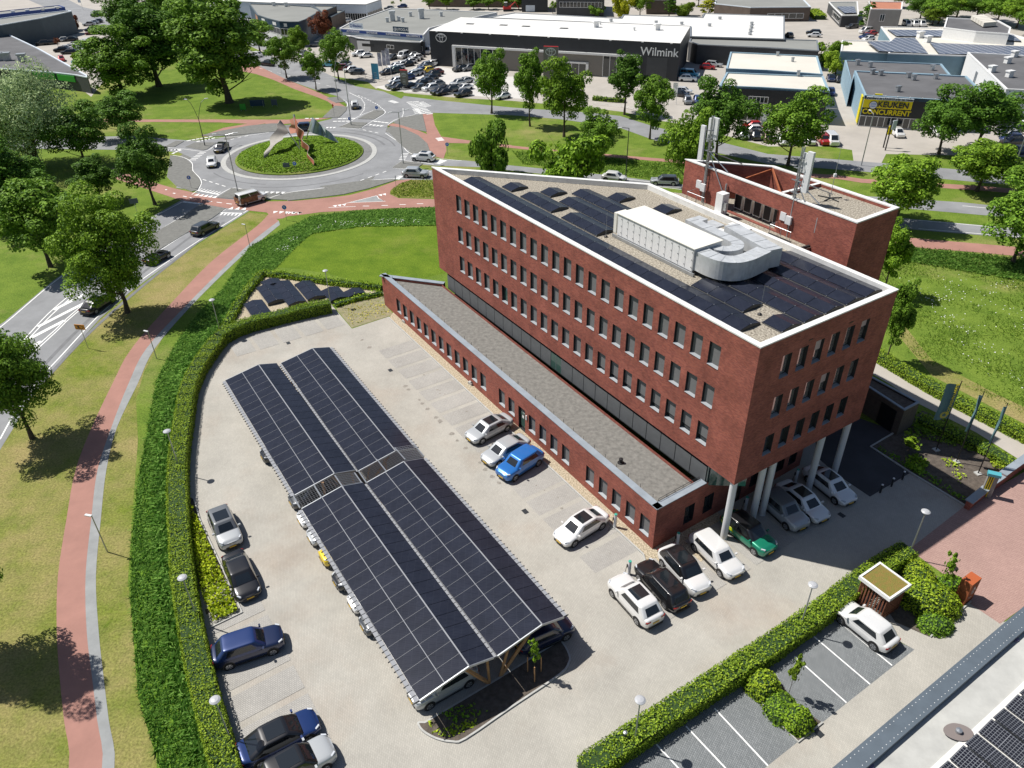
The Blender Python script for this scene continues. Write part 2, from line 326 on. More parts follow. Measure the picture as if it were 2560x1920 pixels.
# roads
# x/y in photo pixels, laid on the ground plane
west = GG([(-300, 1000), (10, 805), (133, 702), (250, 620), (359, 553), (454, 500), (500, 476), (440, 470), (455, 440), (600, 440), (640, 505), (622, 528), (500, 605), (389, 683), (322, 733), (250, 797), (97, 965), (40, 1060), (0, 1125), (-80, 1290), (-200, 1500), (-700, 1500)])
north = GG(TL(1, 0, [(-2200, -300), (-1500, 60), (-300, 330), (0, 455), (440, 555), (640, 650), (860, 745), (1100, 790), (1270, 860), (1500, 890), (1530, 985), (1440, 1000), (1280, 1010), (1140, 1080), (1115, 1150), (1250, 1290), (900, 1250), (600, 1120), (520, 1060), (640, 1030), (780, 960), (785, 900), (700, 830), (520, 780), (270, 690), (0, 590), (-300, 480), (-1500, 200), (-2200, -100)]))
par = GG([(1010, 240), (1090, 250), (1280, 269), (1480, 282), (1550, 290), (1640, 318), (1760, 345), (1920, 385), (2170, 405), (2470, 430), (2700, 445), (2700, 470), (2470, 458), (2170, 430), (1920, 410), (1760, 375), (1640, 352), (1545, 318), (1400, 298), (1280, 288), (1085, 282), (1000, 290), (950, 300)])
eastU = GG([(980, 372), (1060, 398), (1160, 401), (1280, 414), (1520, 438), (1705, 461), (2406, 506), (2560, 522), (2900, 545), (2900, 575), (2560, 547), (2412, 534), (1650, 467), (1200, 418), (1083, 414), (1010, 407), (960, 404)])
eastL = GG([(960, 415), (1083, 426), (1650, 480), (2293, 549), (2560, 573), (2900, 600), (2900, 632), (2560, 597), (2293, 575), (1650, 503), (1085, 451), (1000, 449), (930, 450)])
westB = GG([(330, 340), (480, 352), (560, 345), (560, 400), (480, 395), (445, 380), (330, 375), (100, 372), (-200, 385), (-200, 350), (100, 345)])
layer('roundabout_paving', [circ(23.2)], .008, 'island')
layer('road', [circ(20.6), west, north, par, eastU, eastL, westB], .012, 'asphalt')
layer('side_road', [GG(TL(0, 0, [(1500, 40), (1750, -40), (2000, 60), (2400, 330), (2400, 480), (2100, 380), (1800, 190), (1500, 120)]))], .011, 'asphalt')
# cycle paths
redW = [(110, 2120), (172, 1920), (160, 1800), (150, 1700), (142, 1580), (145, 1440), (166, 1300), (189, 1175), (229, 1070), (281, 960), (330, 870), (428, 758), (532, 651), (640, 567), (672, 535)]
redWr = [(190, 2120), (255, 1920), (243, 1800), (231, 1700), (217, 1580), (214, 1440), (228, 1300), (244, 1175), (278, 1070), (321, 960), (367, 870), (466, 763), (574, 655), (640, 596), (697, 552)]
gryWr = [(225, 2120), (286, 1920), (272, 1800), (260, 1700), (247, 1580), (240, 1440), (252, 1300), (266, 1175), (292, 1070), (344, 960), (388, 870), (480, 763), (590, 654), (645, 607), (700, 562)]
redWp = smooth_line(GG(redW), 4)+smooth_line(GG(redWr), 4)[::-1]
gryWp = smooth_line(GG(redWr), 4)+smooth_line(GG(gryWr), 4)[::-1]
PA = lambda p: ZO(380, 220, 5.027, p); PB = lambda p: ZO(720, 220, 5.027, p)
redS = GG(PA([(-500, 1000), (0, 1180), (250, 1255), (480, 1305), (600, 1335), (850, 1388), (1100, 1412), (1440, 1427), (1800, 1420), (2212, 1380)])+PB([(770, 1348), (1100, 1262), (1370, 1163), (1500, 1150), (1560, 1150), (1400, 1205), (1290, 1285), (1280, 1335), (1390, 1385), (1850, 1398), (2300, 1398), (2300, 1495), (1850, 1500), (1300, 1510), (900, 1533), (400, 1562), (200, 1590), (0, 1612)])+PA([(1640, 1640), (1420, 1659), (1480, 1600), (1440, 1565), (1220, 1542), (940, 1512), (600, 1452), (300, 1392), (0, 1292), (-500, 1130)]))
redN = GG(PA([(-900, 395), (0, 396), (900, 396), (1700, 398), (2212, 372)])+PB([(430, 375), (560, 300), (560, 215), (500, 170), (380, 120)])+TL(1, 0, [(330, 770), (150, 690), (0, 640), (-400, 560), (-400, 500), (0, 560), (270, 690), (520, 790), (690, 870), (770, 920), (700, 960), (640, 1020), (400, 1060), (60, 1085)])+PA([(1430, 445), (1100, 500), (850, 560), (700, 610), (620, 605), (900, 500), (1200, 450), (850, 432), (0, 427), (-900, 430)]))
redE = GG(TL(1, 0, [(1440, 985), (1525, 985), (1545, 1080), (1600, 1180), (1850, 1215), (2212, 1255)])+TL(2, 0, [(0, 1258), (250, 1285), (800, 1330), (1490, 1388), (1800, 1440)])+TL(3, 0, [(-300, 1470), (590, 1512), (810, 1545), (1880, 1610), (2212, 1640), (2600, 1670), (2600, 1710), (2212, 1680), (1880, 1650), (810, 1580), (590, 1545), (-300, 1500)])+TL(2, 0, [(1800, 1475), (1490, 1412), (800, 1355), (250, 1305), (0, 1280)])+TL(1, 0, [(1850, 1240), (1640, 1235), (1645, 1300), (1620, 1372), (1500, 1340), (1480, 1260), (1400, 1170), (1280, 1110), (1135, 1085), (1180, 1065), (1300, 1085), (1480, 1160), (1470, 1140)]))
redR = GG(TL(3, 1, [(1000, 370), (1130, 388), (1850, 450), (2212, 480), (2800, 540), (2800, 630), (2212, 560), (1810, 522), (1150, 472), (1000, 455)]))
layer('cycle_path', [redWp, redS, redN, redE, redR], .018, 'red_path')
layer('footpath', [gryWp], .017, 'grey_path')
# zebra/red crossings over splitter islands are part of the islands
def islands(lst):
    b = MB()
    for p in lst:
        P = GG(p); b.prism(P, 0, .10, 'kerb', bottom=False, topm=False); b.sheet(P, .10, 'island')
    return b.build('pavement_islands', kind='structure')
islands([PA([(820, 1385), (1000, 1262), (1250, 1290), (1310, 1300), (1300, 1400)]), PA([(420, 745), (540, 690), (810, 690), (690, 775), (640, 785)]), PA([(165, 740), (300, 668), (405, 672), (280, 745)]),
         PB([(1310, 1005), (1430, 922), (1700, 950), (1640, 1000), (1480, 1018)]), PB([(640, 497), (790, 430), (1000, 440), (910, 510)]), PB([(880, 390), (1080, 285), (1200, 285), (1205, 320), (1080, 398)]),
         PB([(430, 378), (590, 225), (745, 240), (730, 290), (640, 375)]), PB([(480, 130), (640, 110), (720, 175), (600, 190)]), PB([(1330, 440), (1420, 375), (1660, 335), (1690, 330), (1742, 552), (1600, 525)]),
         PB([(1240, 530), (1290, 480), (1450, 510), (1640, 600), (1750, 700), (1785, 800), (1600, 825), (1480, 770), (1370, 670)]), PA([(230, 850), (400, 880), (495, 950), (505, 1040), (590, 1130), (615, 1200), (565, 1290), (500, 1303), (300, 1230), (190, 1120)]),
         PA([(1440, 1400), (1700, 1330), (2212, 1270)])+PB([(400, 1240), (980, 1165), (1340, 1150), (1340, 1165), (1000, 1270), (700, 1340), (380, 1380), (0, 1420)])+PA([(1700, 1412)]),
         PA([(620, 600), (850, 545), (1200, 480), (1500, 450), (1640, 450), (1640, 540), (1000, 600), (760, 612)]),
         [(500, 478+62), (622, 490), (660, 500)][:0] or TL(0, 1, [(1215, 500), (1245, 420), (1340, 355), (1560, 225), (1740, 105), (1950, 145), (1840, 225), (1600, 365), (1395, 490), (1280, 560)])])
# roundabout: apron and planted mound
b = MB(); b.prism(circ(14.4), 0, .06, 'kerb', topm=False, bottom=False)
for r0, r1, m in ((14.4, 13.5, 'kerb'), (13.5, 11.85, 'setts')):
    a, c = circ(r0), circ(r1)
    for i in range(96): j = (i+1) % 96; b.face([(*a[i], .06), (*a[j], .06), (*c[j], .06), (*c[i], .06)], m)
b.build('roundabout_apron', kind='structure')
b = MB(); b.lathe((RC.x, RC.y, 0), [(11.85, 0), (11.85, .2), (11.3, .45), (9, .95), (6, 1.35), (3, 1.55), (0, 1.6)], 64, 'grass'); b.build('roundabout_mound', kind='structure')
# medians and small grass islands above the asphalt
layer('grass_islands', [GG(PB([(1290, 1290), (1400, 1208), (1560, 1155), (1850, 1160), (2300, 1180), (2300, 1385), (1850, 1385), (1390, 1375), (1285, 1330)]))], .022, 'verge')
# ---------------- markings
mk = MB()
def line(pts, w=.14, z=.024, sm=True): P = GG(pts); P = smooth_line(P, 5) if sm and len(P) > 2 else P; q = strip(P, w); n = len(q)//2; [mk.face([(*q[i], z), (*q[i+1], z), (*q[len(q)-2-i], z), (*q[len(q)-1-i], z)][::-1], 'white_line') for i in range(n-1)]
def dash(p, q, n, w=.14, frac=.5, z=.024):
    A, B = Vector(G(*p)), Vector(G(*q))
    for i in range(n):
        a = A+(B-A)*(i/n); c = A+(B-A)*((i+frac)/n); mk.face([(*x, z) for x in strip([a, c], w)], 'white_line')
def sharks(p, q, n, px=None, size=(.5, .7), z=.026, away=1):
    A, B = Vector(G(*p)), Vector(G(*q)); d = (B-A).normalized(); nn = Vector((-d.y, d.x))*away
    for i in range(n):
        c = A+(B-A)*((i+.5)/n); mk.face([(*(c-d*size[0]/2), z), (*(c+d*size[0]/2), z), (*(c+nn*size[1]), z)], 'white_line')
def blocks(p, q, n, size=(.5, .5), z=.026):
    A, B = Vector(G(*p)), Vector(G(*q)); d = (B-A).normalized(); nn = Vector((-d.y, d.x))
    for i in range(n):
        c = A+(B-A)*((i+.5)/n); mk.face([(*(c+d*a*size[0]/2+nn*e*size[1]/2), z) for a, e in ((-1, -1), (1, -1), (1, 1), (-1, 1))], 'white_line')
line([(-40, 1010), (10, 955-0)] if 0 else [(0, 1099), (30, 1045), (55, 1010), (93, 954), (150, 893), (246, 790), (318, 727), (385, 678), (500, 600), (619, 526)], .15)
line([(-60, 860), (10, 811), (133, 707), (250, 624), (359, 557), (454, 506)], .15)
line(TL(0, 1, [(200, 1285), (420, 1050), (660, 845)]), .15); line(TL(0, 1, [(230, 1290), (450, 1060), (690, 850)]), .15)
line(TL(0, 1, [(275, 1370), (480, 1190), (560, 1110), (705, 985)]), .15); line(TL(0, 1, [(300, 1380), (500, 1195), (580, 1115), (720, 995)]), .15)
for a, c in (((465, 1020), (730, 885)), ((330, 1165), (730, 960)), ((205, 1295), (560, 1110)), ((270, 1340), (360, 1290))): line(TL(0, 1, [a, c]), .55, .025)
line(TL(0, 1, [(1390, 500), (1640, 340), (1950, 150)])); line(TL(0, 1, [(1330, 360), (1740, 108)])); line(TL(0, 1, [(1190, 630), (1260, 580)]))
line(TL(0, 1, [(1905, 180), (2100, 185)]), .3); blocks(*TL(0, 1, [(1900, 190), (2090, 195)]), 6, (.25, 1.1)); sharks(*TL(0, 1, [(1960, 150), (2130, 155)]), 3, size=(.8, 1.2))
blocks(*TL(0, 1, [(1580, 85), (1750, 105)]), 4, (.9, .5))
line(PA([(545, 1283), (840, 1340)]), .3); sharks(*PA([(520, 1350), (800, 1385)]), 5, size=(.8, 1.1), away=1); blocks(*PA([(580, 1275), (850, 1325)]), 7, (.22, 1.2)); line(PA([(500, 1340), (590, 1275)])); line(PA([(790, 1375), (1000, 1260), (1160, 1278)]))
for a, c, n in (((640, 1150), (960, 1250), 4), ((-20, 1345), (30, 1350), 0), ((390, 1360), (560, 1395), 2), ((690, 1420), (1060, 1468), 3)): dash(*PA([a, c]), max(n, 1), .2, .55) if n else 0
sharks(*PA([(1280, 1300), (1690, 1308)]), 6, size=(.75, .95), away=-1); sharks(*PA([(1520, 1548), (1900, 1562)]), 5, size=(.8, 1), away=-1)
line(PA([(260, 845), (400, 875), (500, 940), (515, 1040), (590, 1120), (622, 1190), (590, 1270)])); line(PA([(165, 745), (400, 768), (660, 795), (790, 725)])); line(PA([(780, 622), (1000, 618), (1300, 585), (1560, 540)]))
blocks(*PA([(500, 915), (650, 800)]), 6, (.3, 1.3)); blocks(*PA([(440, 665), (760, 610)]), 6, (1.0, .5)); blocks(*PA([(570, 675), (780, 630)]), 5, (1.0, .5)); blocks(*PA([(180, 785), (350, 775)]), 4, (.9, .5)); dash(*PA([(900, 670), (1250, 590)]), 4, .2, .5); blocks(*PA([(260, 825), (360, 780)]), 3, (1., .5))
line(PA([(1440, 1397), (1700, 1318), (2212, 1250)])+PB([(700, 1205), (980, 1163), (1340, 1140)]), .15); dash(*PB([(910, 1165), (1280, 1030)]), 4, .2, .5)
line(PB([(1310, 1003), (1430, 918)])); line(PB([(1310, 1005), (1500, 1022), (1800, 1058)])); line(PB([(1440, 915), (1640, 930), (1830, 960)])); blocks(*PB([(1480, 815), (1430, 910)]), 5, (.3, 1.2)); blocks(*PB([(1860, 950), (1960, 905)]), 4, (.5, 1.6)); sharks(*PB([(1400, 1150), (1450, 1105)]), 3, size=(.8, 1.2))
line(PB([(1860, 885), (2180, 915)])); line(PB([(1225, 570), (1300, 620), (1420, 700), (1490, 790), (1560, 830)])); line(PB([(1255, 465), (1330, 410), (1440, 370), (1600, 335)])); line(PB([(640, 495), (770, 430), (900, 350), (1070, 285)])); line(PB([(900, 515), (1080, 405), (1215, 320), (1210, 285), (1160, 283)]))
line(PB([(640, 497), (900, 516)])); blocks(*PB([(570, 420), (770, 418)]), 4, (1.0, .5)); blocks(*PB([(630, 385), (840, 382)]), 4, (1.0, .5)); blocks(*PB([(1080, 418), (1260, 440)]), 4, (1.0, .5)); sharks(*PB([(1030, 455), (1210, 475)]), 4, size=(.8, 1.1), away=-1); sharks(*PB([(480, 492), (610, 492)]), 3, size=(.7, 1), away=-1)
dash(*PB([(940, 525), (1170, 575)]), 3, .2, .55); line(PB([(620, 120), (730, 170), (740, 240), (640, 375)])); line(PB([(770, 60), (910, 125)]), .18)
for a, c, n in (((880, 95), (1000, 140), 3), ((1000, 145), (1120, 205), 4), ((1120, 205), (1220, 290), 5), ((920, 130), (965, 200), 4), ((965, 200), (955, 280), 4), ((955, 280), (900, 345), 4), ((1445, 260), (1450, 320), 4), ((1450, 320), (1430, 375), 3)): dash(*PB([a, c]), n, .2, .6)
blocks(*PB([(1520, 170), (1700, 330)]), 10, (.45, 1.4)); blocks(*PB([(1600, 165), (1790, 335)]), 10, (.45, 1.4)); blocks(*PB([(1600, 260), (1640, 325)]), 4, (.4, 1.5)); blocks(*PB([(1660, 175), (1770, 235)]), 5, (.4, 1.5)); blocks(*PB([(1280, 160), (1370, 188)]), 5, (.4, 1.3)); blocks(*PB([(1890, 625), (1930, 665)]), 4, (.4, 1.3))
dash(*TL(1, 0, [(30, 590), (700, 760)]), 8, .12, .4)
line(TL(3, 1, [(1680, 120), (2212, 170)]), .14); line(TL(3, 1, [(1300, 245), (2212, 325)]), .14); line(TL(3, 1, [(1300, 318), (2212, 392)]), .14); line([(1550, 446), (1705, 464)], .14); line(TL(2, 0, [(980, 1580), (1480, 1640)]), .14)
line(PB([(720, 1453), (1120, 1352)]), .12); line(PB([(1115, 1352), (1140, 1390), (1225, 1425), (770, 1442)]), .12, sm=False); line(PB([(510, 1503), (850, 1490)]), .12); sharks(*PB([(560, 1480), (730, 1455)]), 3, size=(.7, .9), away=-1); sharks(*PB([(1130, 1345), (1230, 1325)]), 2, size=(.7, .9), away=-1); sharks(*PB([(-10, 1560), (190, 1560)]), 3, size=(.7, .9), away=-1)
for p in ((980, 1485), (1215, 1477), (1440, 1466), (1660, 1456)): blocks(PB([(p[0]-15, p[1])])[0], PB([(p[0]+15, p[1])])[0], 1, (1., .18))
blocks(*PA([(170, 1275), (185, 1283)]), 1, (.4, .3)); blocks(*PA([(272, 1323), (287, 1326)]), 1, (.5, .3)); blocks(*PB([(205, 383), (400, 383)]), 3, (.8, .5))
mk.build('road_markings', kind='structure')
# worn tyre bands, oil spots and patches
M['worn'] = mat('worn_asphalt', (.165, .168, .175), .9, var=.12, scale=.8); M['spot'] = mat('oil_spot', (.26, .24, .21), .85, var=.3, scale=4); M['patch_new'] = mat('new_asphalt_patch', (.15, .152, .155), .9, var=.1, scale=1)
b = MB()
def arc(r, a0, a1, w, z=.0185):
    P = [(RC.x+r*math.cos(R(a)), RC.y+r*math.sin(R(a))) for a in np.linspace(a0, a1, 18)]; q = strip(P, w); n = len(q)//2
    for i in range(n-1): b.face([(*q[i], z), (*q[i+1], z), (*q[len(q)-2-i], z), (*q[len(q)-1-i], z)][::-1], 'worn')
arc(16.2, 20, 85, .5); arc(18.0, 15, 70, .35); arc(16.4, 215, 262, .3); arc(17.9, 255, 320, .3); arc(16.3, 150, 175, .4)
for pts in ([(60, 1010), (205, 850), (345, 725), (470, 625), (560, 555)], [(30, 1000), (180, 840), (320, 712), (450, 612), (545, 542)]):
    q = strip(smooth_line(GG(pts), 4), .45); n = len(q)//2; [b.face([(*q[i], .0188), (*q[i+1], .0188), (*q[len(q)-2-i], .0188), (*q[len(q)-1-i], .0188)][::-1], 'worn') for i in range(n-1)]
b.build('tyre_tracks', kind='structure')
b = MB()
def blob(c, r, m, z=.0245, n=11): a = RNG.uniform(.6, 1.25, n); b.face([(c[0]+r*a[i]*math.cos(2*math.pi*i/n), c[1]+r*a[i]*math.sin(2*math.pi*i/n), z) for i in range(n)], m)
for p in TL(1, 2, [(1290, 20), (1320, 50), (1410, 140), (1440, 170), (1480, 215), (1555, 290), (1590, 325), (1690, 430), (1740, 490), (1810, 555), (1930, 680), (1980, 740), (2040, 800), (2100, 855)])+TL(1, 1, [(915, 1280), (975, 1345)]): blob(G(*p), .16+.14*RNG.random(), 'spot')
for k in range(26): c = at_frame((9.68, 40.16), RNG.uniform(0, 38), RNG.uniform(-2.6, -1.6)); blob(c, RNG.uniform(.05, .16), 'spot', .0248)
b.build('oil_spots', kind='structure')
# triangle infill
layer('worn_patch', [GG(PB([(780, 1440), (1115, 1356), (1135, 1390), (1210, 1423)]))], .021, 'grey_path')
# ================================================================= car park
lot = GG([(545, 845), (827, 760), (880, 822), (971, 792)])+[at_frame((9.68, 40.16), 30, 3), at_frame((9.68, 40.16), 5, 6), at_frame((9.68, 40.16), 3, 22)]+GG([(2300, 1130), (2420, 1262), (2280, 1378), (1460, 1920), (1300, 2060), (650, 2060), (590, 1920), (530, 1720), (490, 1570), (462, 1400), (452, 1250), (456, 1150), (475, 1000), (500, 920)])
layer('car_park_paving', [lot], .014, 'pavers')
KO = (9.68, 40.16)        # kerb corner of the east bays
bays = []; 
for i in range(16):
    u0 = .55+2.425*i; bays.append([at_frame(KO, u0, -4.15), at_frame(KO, u0+1.95, -4.15), at_frame(KO, u0+1.95, -.05), at_frame(KO, u0, -.05)])
for i in range(5):        # north bays against the hedge
    a = TL(1, 1, [(-130, 1290), (0, 1215), (640, 1030), (780, 1150), (0, 1370)])
NB0 = Vector(G(*TL(1, 1, [(0, 1375)])[0])); NB1 = Vector(G(*TL(1, 1, [(760, 1150)])[0])); nd = (NB1-NB0).normalized(); nn_ = Vector((-nd.y, nd.x))
for i in range(-1, 4):
    a = NB0+nd*(2.6*i+.5); bays.append([tuple(a), tuple(a+nd*2.15), tuple(a+nd*2.15+nn_*4.3), tuple(a+nn_*4.3)])
WB0 = Vector(G(727, 1650)); WB1 = Vector(G(640, 1480)); wd = (WB1-WB0).normalized()
wn = Vector((wd.y, -wd.x)); wn = wn if wn.x < 0 else -wn
for i in range(-4, 4):
    a = WB0+wd*(2.5*i); bays.append([tuple(a), tuple(a+wd*2.0), tuple(a+wd*2.0+wn*4.6), tuple(a+wn*4.6)])
SB0 = Vector(G(1626, 1580)); SB1 = Vector(G(2150, 1250)); sd = (SB1-SB0).normalized(); sn = Vector((-sd.y, sd.x))
for i in range(7):
    a = SB0+sd*(2.55*i+.3); bays.append([tuple(a), tuple(a+sd*2.0), tuple(a+sd*2.0+sn*4.8), tuple(a+sn*4.8)])
layer('parking_bays', bays, .018, 'pavers_grey')
layer('plaza', [GG([(2272, 1374), (2416, 1262), (2500, 1215), (2560, 1180), (2900, 1020), (3000, 1500), (2560, 1517), (2500, 1560), (2418, 1505), (2365, 1440)])], .016, 'pavers_red')
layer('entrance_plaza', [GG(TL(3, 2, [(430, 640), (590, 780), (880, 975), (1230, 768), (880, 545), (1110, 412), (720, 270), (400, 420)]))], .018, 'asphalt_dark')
layer('side_path', [GG(TL(3, 1, [(600, 1250), (900, 1470), (1090, 1500)])+TL(3, 2, [(1340, 10), (1700, 210), (2212, 450), (2800, 720), (2800, 980), (2212, 680), (1800, 420), (1300, 170), (1050, 0), (700, -200)]))], .015, 'pavers_far')
layer('visitor_bays', [GG([(1560, 1960), (1500, 1890), (1905, 1630), (2040, 1540), (2075, 1515), (2286, 1624), (1920, 1914), (1800, 2010)])], .014, 'pavers_blue')
layer('service_lane', [GG([(2286, 1624), (2090, 1515), (2150, 1450), (2300, 1440), (2418, 1500), (2510, 1555), (3000, 1400), (3000, 1900), (2600, 2400), (1500, 2400), (1750, 2050), (1920, 1914)])], .012, 'pavers')
mk = MB()
for a, c in (((2090, 1549), (2230, 1664)), ((2035, 1592), (2175, 1711)), ((1986, 1641), (2116, 1757)), ((1786, 1771), (1920, 1915)), ((1715, 1816), (1815, 1922)), ((1641, 1861), (1700, 1925))): line([a, c], .1, .02)
mk.build('bay_lines', kind='structure')
layer('gravel_border', [[at_frame(KO, 45.2, .1), at_frame(KO, 0, .1), at_frame(KO, -1.2, -.6), at_frame(KO, -3.4, -2.0), at_frame(KO, -4.3, -1.0), at_frame(KO, -3.2, 1.5), at_frame(KO, -2.2, 8), at_frame(KO, 1, 8), at_frame(KO, 1, 1.2), at_frame(KO, 46.2, 1.2)]], .024, 'gravel_ground')
layer('dry_planting_patch', [GG(TL(1, 1, [(690, 1010), (1100, 860), (1130, 990), (1190, 1060), (830, 1175)]))], .022, 'drysoil')
layer('panel_gravel', [GG(TL(1, 1, [(60, 700), (1100, 835), (1095, 860), (640, 975), (-230, 1190), (-480, 1180), (-380, 1060)]))], .02, 'gravel_ground')
# kerbs
def kerbline(name, pts, w=.12, h=.12, world=False):
    P = pts if world else GG(pts); q = strip(P, w); n = len(q)//2; b = MB()
    for i in range(n-1): b.prism([q[i], q[i+1], q[len(q)-2-i], q[len(q)-1-i]], 0, h, 'kerb', bottom=False)
    return b.build(name, kind='structure')
kerbline('kerb_of_border', [at_frame(KO, 45.2, 0), at_frame(KO, 0, 0), at_frame(KO, -1.2, -.7), at_frame(KO, -3.5, -2.1), at_frame(KO, -4.4, -1.1), at_frame(KO, -3.3, 1.5)], world=True)
isl = GG([(1062, 1806), (1043, 1808), (1055, 1830), (1090, 1850), (1130, 1858), (1165, 1850), (1280, 1771), (1400, 1690), (1424, 1660), (1425, 1638), (1408, 1608), (1391, 1607), (1240, 1700)])
isl = smooth_line(isl+isl[:1], 3)[:-1]
b = MB(); b.prism(isl, 0, .12, 'kerb', bottom=False, topm=False); q = inset(isl, .12); Pq = isl if area(isl) > 0 else isl[::-1]
for i in range(len(q)): j = (i+1) % len(q); b.face([(*Pq[i], .12), (*Pq[j], .12), (*q[j], .12), (*q[i], .12)], 'kerb')
b.sheet(q, .11, 'soil'); b.build('planted_kerb_island', kind='structure')
bed = GG(TL(3, 2, [(895, 545), (1110, 412), (1180, 370), (1330, 230), (1480, 290), (2180, 700), (1760, 1030), (1690, 1050), (1230, 770)]))
layer('planting_bed', [bed], .03, 'soil'); kerbline('bed_kerb', TL(3, 2, [(1110, 412), (885, 545), (1230, 770), (1700, 1055)]), .15, .12)
vb = GG(TL(3, 3, [(-130, 640), (60, 860), (260, 1130), (470, 1270), (260, 1440), (20, 1200), (-220, 830), (-200, 700)]))
layer('visitor_bed', [vb, GG(TL(3, 3, [(780, -80), (1200, -120), (1760, 150), (1740, 230), (1400, 530), (1100, 400)]))], .028, 'soil')
kerbline('visitor_bed_kerb', TL(3, 3, [(-250, 830), (20, 1200), (260, 1440), (470, 1270)]), .1, .12); kerbline('shed_bed_kerb', TL(3, 3, [(1400, 530), (1750, 225)]), .1, .12)
wb = GG([(470, 1240), (486, 1250), (500, 1300), (600, 1520), (605, 1533), (525, 1570), (500, 1480), (480, 1380)])
layer('west_bed', [wb], .026, 'soil'); kerbline('west_bed_kerb', [(484, 1245), (500, 1300), (560, 1430), (606, 1533), (525, 1571)], .1, .12)
# ================================================================= office building
def P2(u, v): q = C1+BU*u+BV*v; return (q.x, q.y)
def P3(u, v, z): q = C1+BU*u+BV*v; return (q.x, q.y, z)
def facade(b, A, B, z0, z1, nrm, ops, m='brick', rev=.26, revm='frame', off=0):
    A, B = Vector(A[:2]), Vector(B[:2]); Ln = (B-A).length; t = (B-A)/Ln; nrm = Vector(nrm[:2]).normalized()
    us = sorted({0, Ln}|{x for o in ops for x in o[:2]}); zs = sorted({z0, z1}|{x for o in ops for x in o[2:4]})
    pt = lambda u, z, d=0: (*(A+t*u-nrm*d), z)
    for z_a, z_b in zip(zs, zs[1:]):
        run = None
        for i, (u0, u1) in enumerate(zip(us, us[1:])):
            hole = any(o[0] < (u0+u1)/2 < o[1] and o[2] < (z_a+z_b)/2 < o[3] for o in ops)
            if hole:
                if run is not None: b.face([pt(run, z_a), pt(u0, z_a), pt(u0, z_b), pt(run, z_b)], m); run = None
            elif run is None: run = u0
        if run is not None: b.face([pt(run, z_a), pt(Ln, z_a), pt(Ln, z_b), pt(run, z_b)], m)
    for u0, u1, w0, w1 in [o[:4] for o in ops]:
        for a, c in (((u0, w0), (u0, w1)), ((u0, w1), (u1, w1)), ((u1, w1), (u1, w0)), ((u1, w0), (u0, w0))):
            b.face([pt(*a), pt(*c), pt(*c, rev), pt(*a, rev)], revm)
def window(parent, A, B, nrm, o, blind=1., bm='blind', glassm='glass', rev=.24, sill=True, split=False, label=None, near=True):
    A, B = Vector(A[:2]), Vector(B[:2]); t = (B-A).normalized(); nrm = Vector(nrm[:2]).normalized(); u0, u1, z0, z1 = o[:4]
    pt = lambda u, z, d: (*(A+t*u-nrm*d), z)
    b = MB(); f = .06
    for (a0, a1, c0, c1) in ((u0, u0+f, z0, z1), (u1-f, u1, z0, z1), (u0+f, u1-f, z0, z0+f), (u0+f, u1-f, z1-f, z1))+(((u0+u1)/2-.03, (u0+u1)/2+.03, z0+f, z1-f),)*bool(split):
        b.obox(pt(a0, c0, rev-.003), t.to_3d()*(a1-a0), -nrm.to_3d()*.05, (0, 0, c1-c0), 'frame')
    w = b.build('window', parent, label)
    b = MB(); b.face([pt(u0+f, z0+f, rev+.02), pt(u1-f, z0+f, rev+.02), pt(u1-f, z1-f, rev+.02), pt(u0+f, z1-f, rev+.02)], glassm); b.build('pane', w)
    if blind:
        zb = z1-f-(z1-z0-2*f)*blind; b = MB(); b.obox(pt(u0+.02, zb, rev-.035), t.to_3d()*(u1-u0-.04), -nrm.to_3d()*.012, (0, 0, z1-.03-zb), bm); b.build('blind', w)  # south front uses this strip for the painted plaza reflection
    if sill:
        b = MB(); q = [pt(u0+.005, z0+.012, -.04), pt(u1-.005, z0+.012, -.04), pt(u1-.005, z0+.10, rev-.012), pt(u0+.005, z0+.10, rev-.012)]; lo = [(x, y, z0+.006) for x, y, z in q]
        b.face(q, 'sill'); b.face([lo[0], lo[1], q[1], q[0]], 'sill'); b.build('sill', w)
    return w
def coping(b, poly, z, w, h=.1, m='brick_coping', proud=.03):
    P = poly if area(poly) > 0 else poly[::-1]; o = inset(P, -proud); i = inset(P, w); n = len(P)
    for k in range(n):
        j = (k+1) % n
        b.face([(*o[k], z+h), (*o[j], z+h), (*i[j], z+h), (*i[k], z+h)], m); b.face([(*o[k], z), (*o[j], z), (*o[j], z+h), (*o[k], z+h)], m); b.face([(*i[k], z), (*i[j], z), (*i[j], z+h), (*i[k], z+h)], m); b.face([(*o[k], z), (*o[j], z), (*i[j], z), (*i[k], z)], m)
bld = thing('office_building', 'red brick office block with rows of dark windows and a long low wing', 'office building', (C1.x, C1.y, 0))
def child(b, name, label=None, parent=None): 
    o = b.build(name, None, label); o.parent = parent or bld; o.matrix_parent_inverse = (parent or bld).matrix_basis.inverted() if (parent or bld).parent is None else Matrix(); return o
_build0 = MB.build
def _build(s, name, parent=None, *a, **k):
    o = _build0(s, name, None, *a, **k)
    if parent:
        o.parent = parent; root = parent
        while root.parent: root = root.parent
        if parent is root: o.matrix_parent_inverse = Matrix.LocRotScale(root.location, root.rotation_euler, None).inverted()
    return o
MB.build = _build       # meshes are written in world metres; parts hang under their thing without moving
ROOF = 17.0; TOP = 17.4
rows = ((14.1, 15.93), (10.75, 12.55), (7.33, 9.13))
wops = [(3.13+1.7115*i, 4.19+1.7115*i, a, c) for a, c in rows for i in range(22)]
b = MB(); facade(b, P2(0, 0), tuple(NWc), 5.8, TOP, -BV, wops); 
sops = [(2.55+1.667*i, 3.47+1.667*i, a, c) for a, c in rows for i in range(6)]
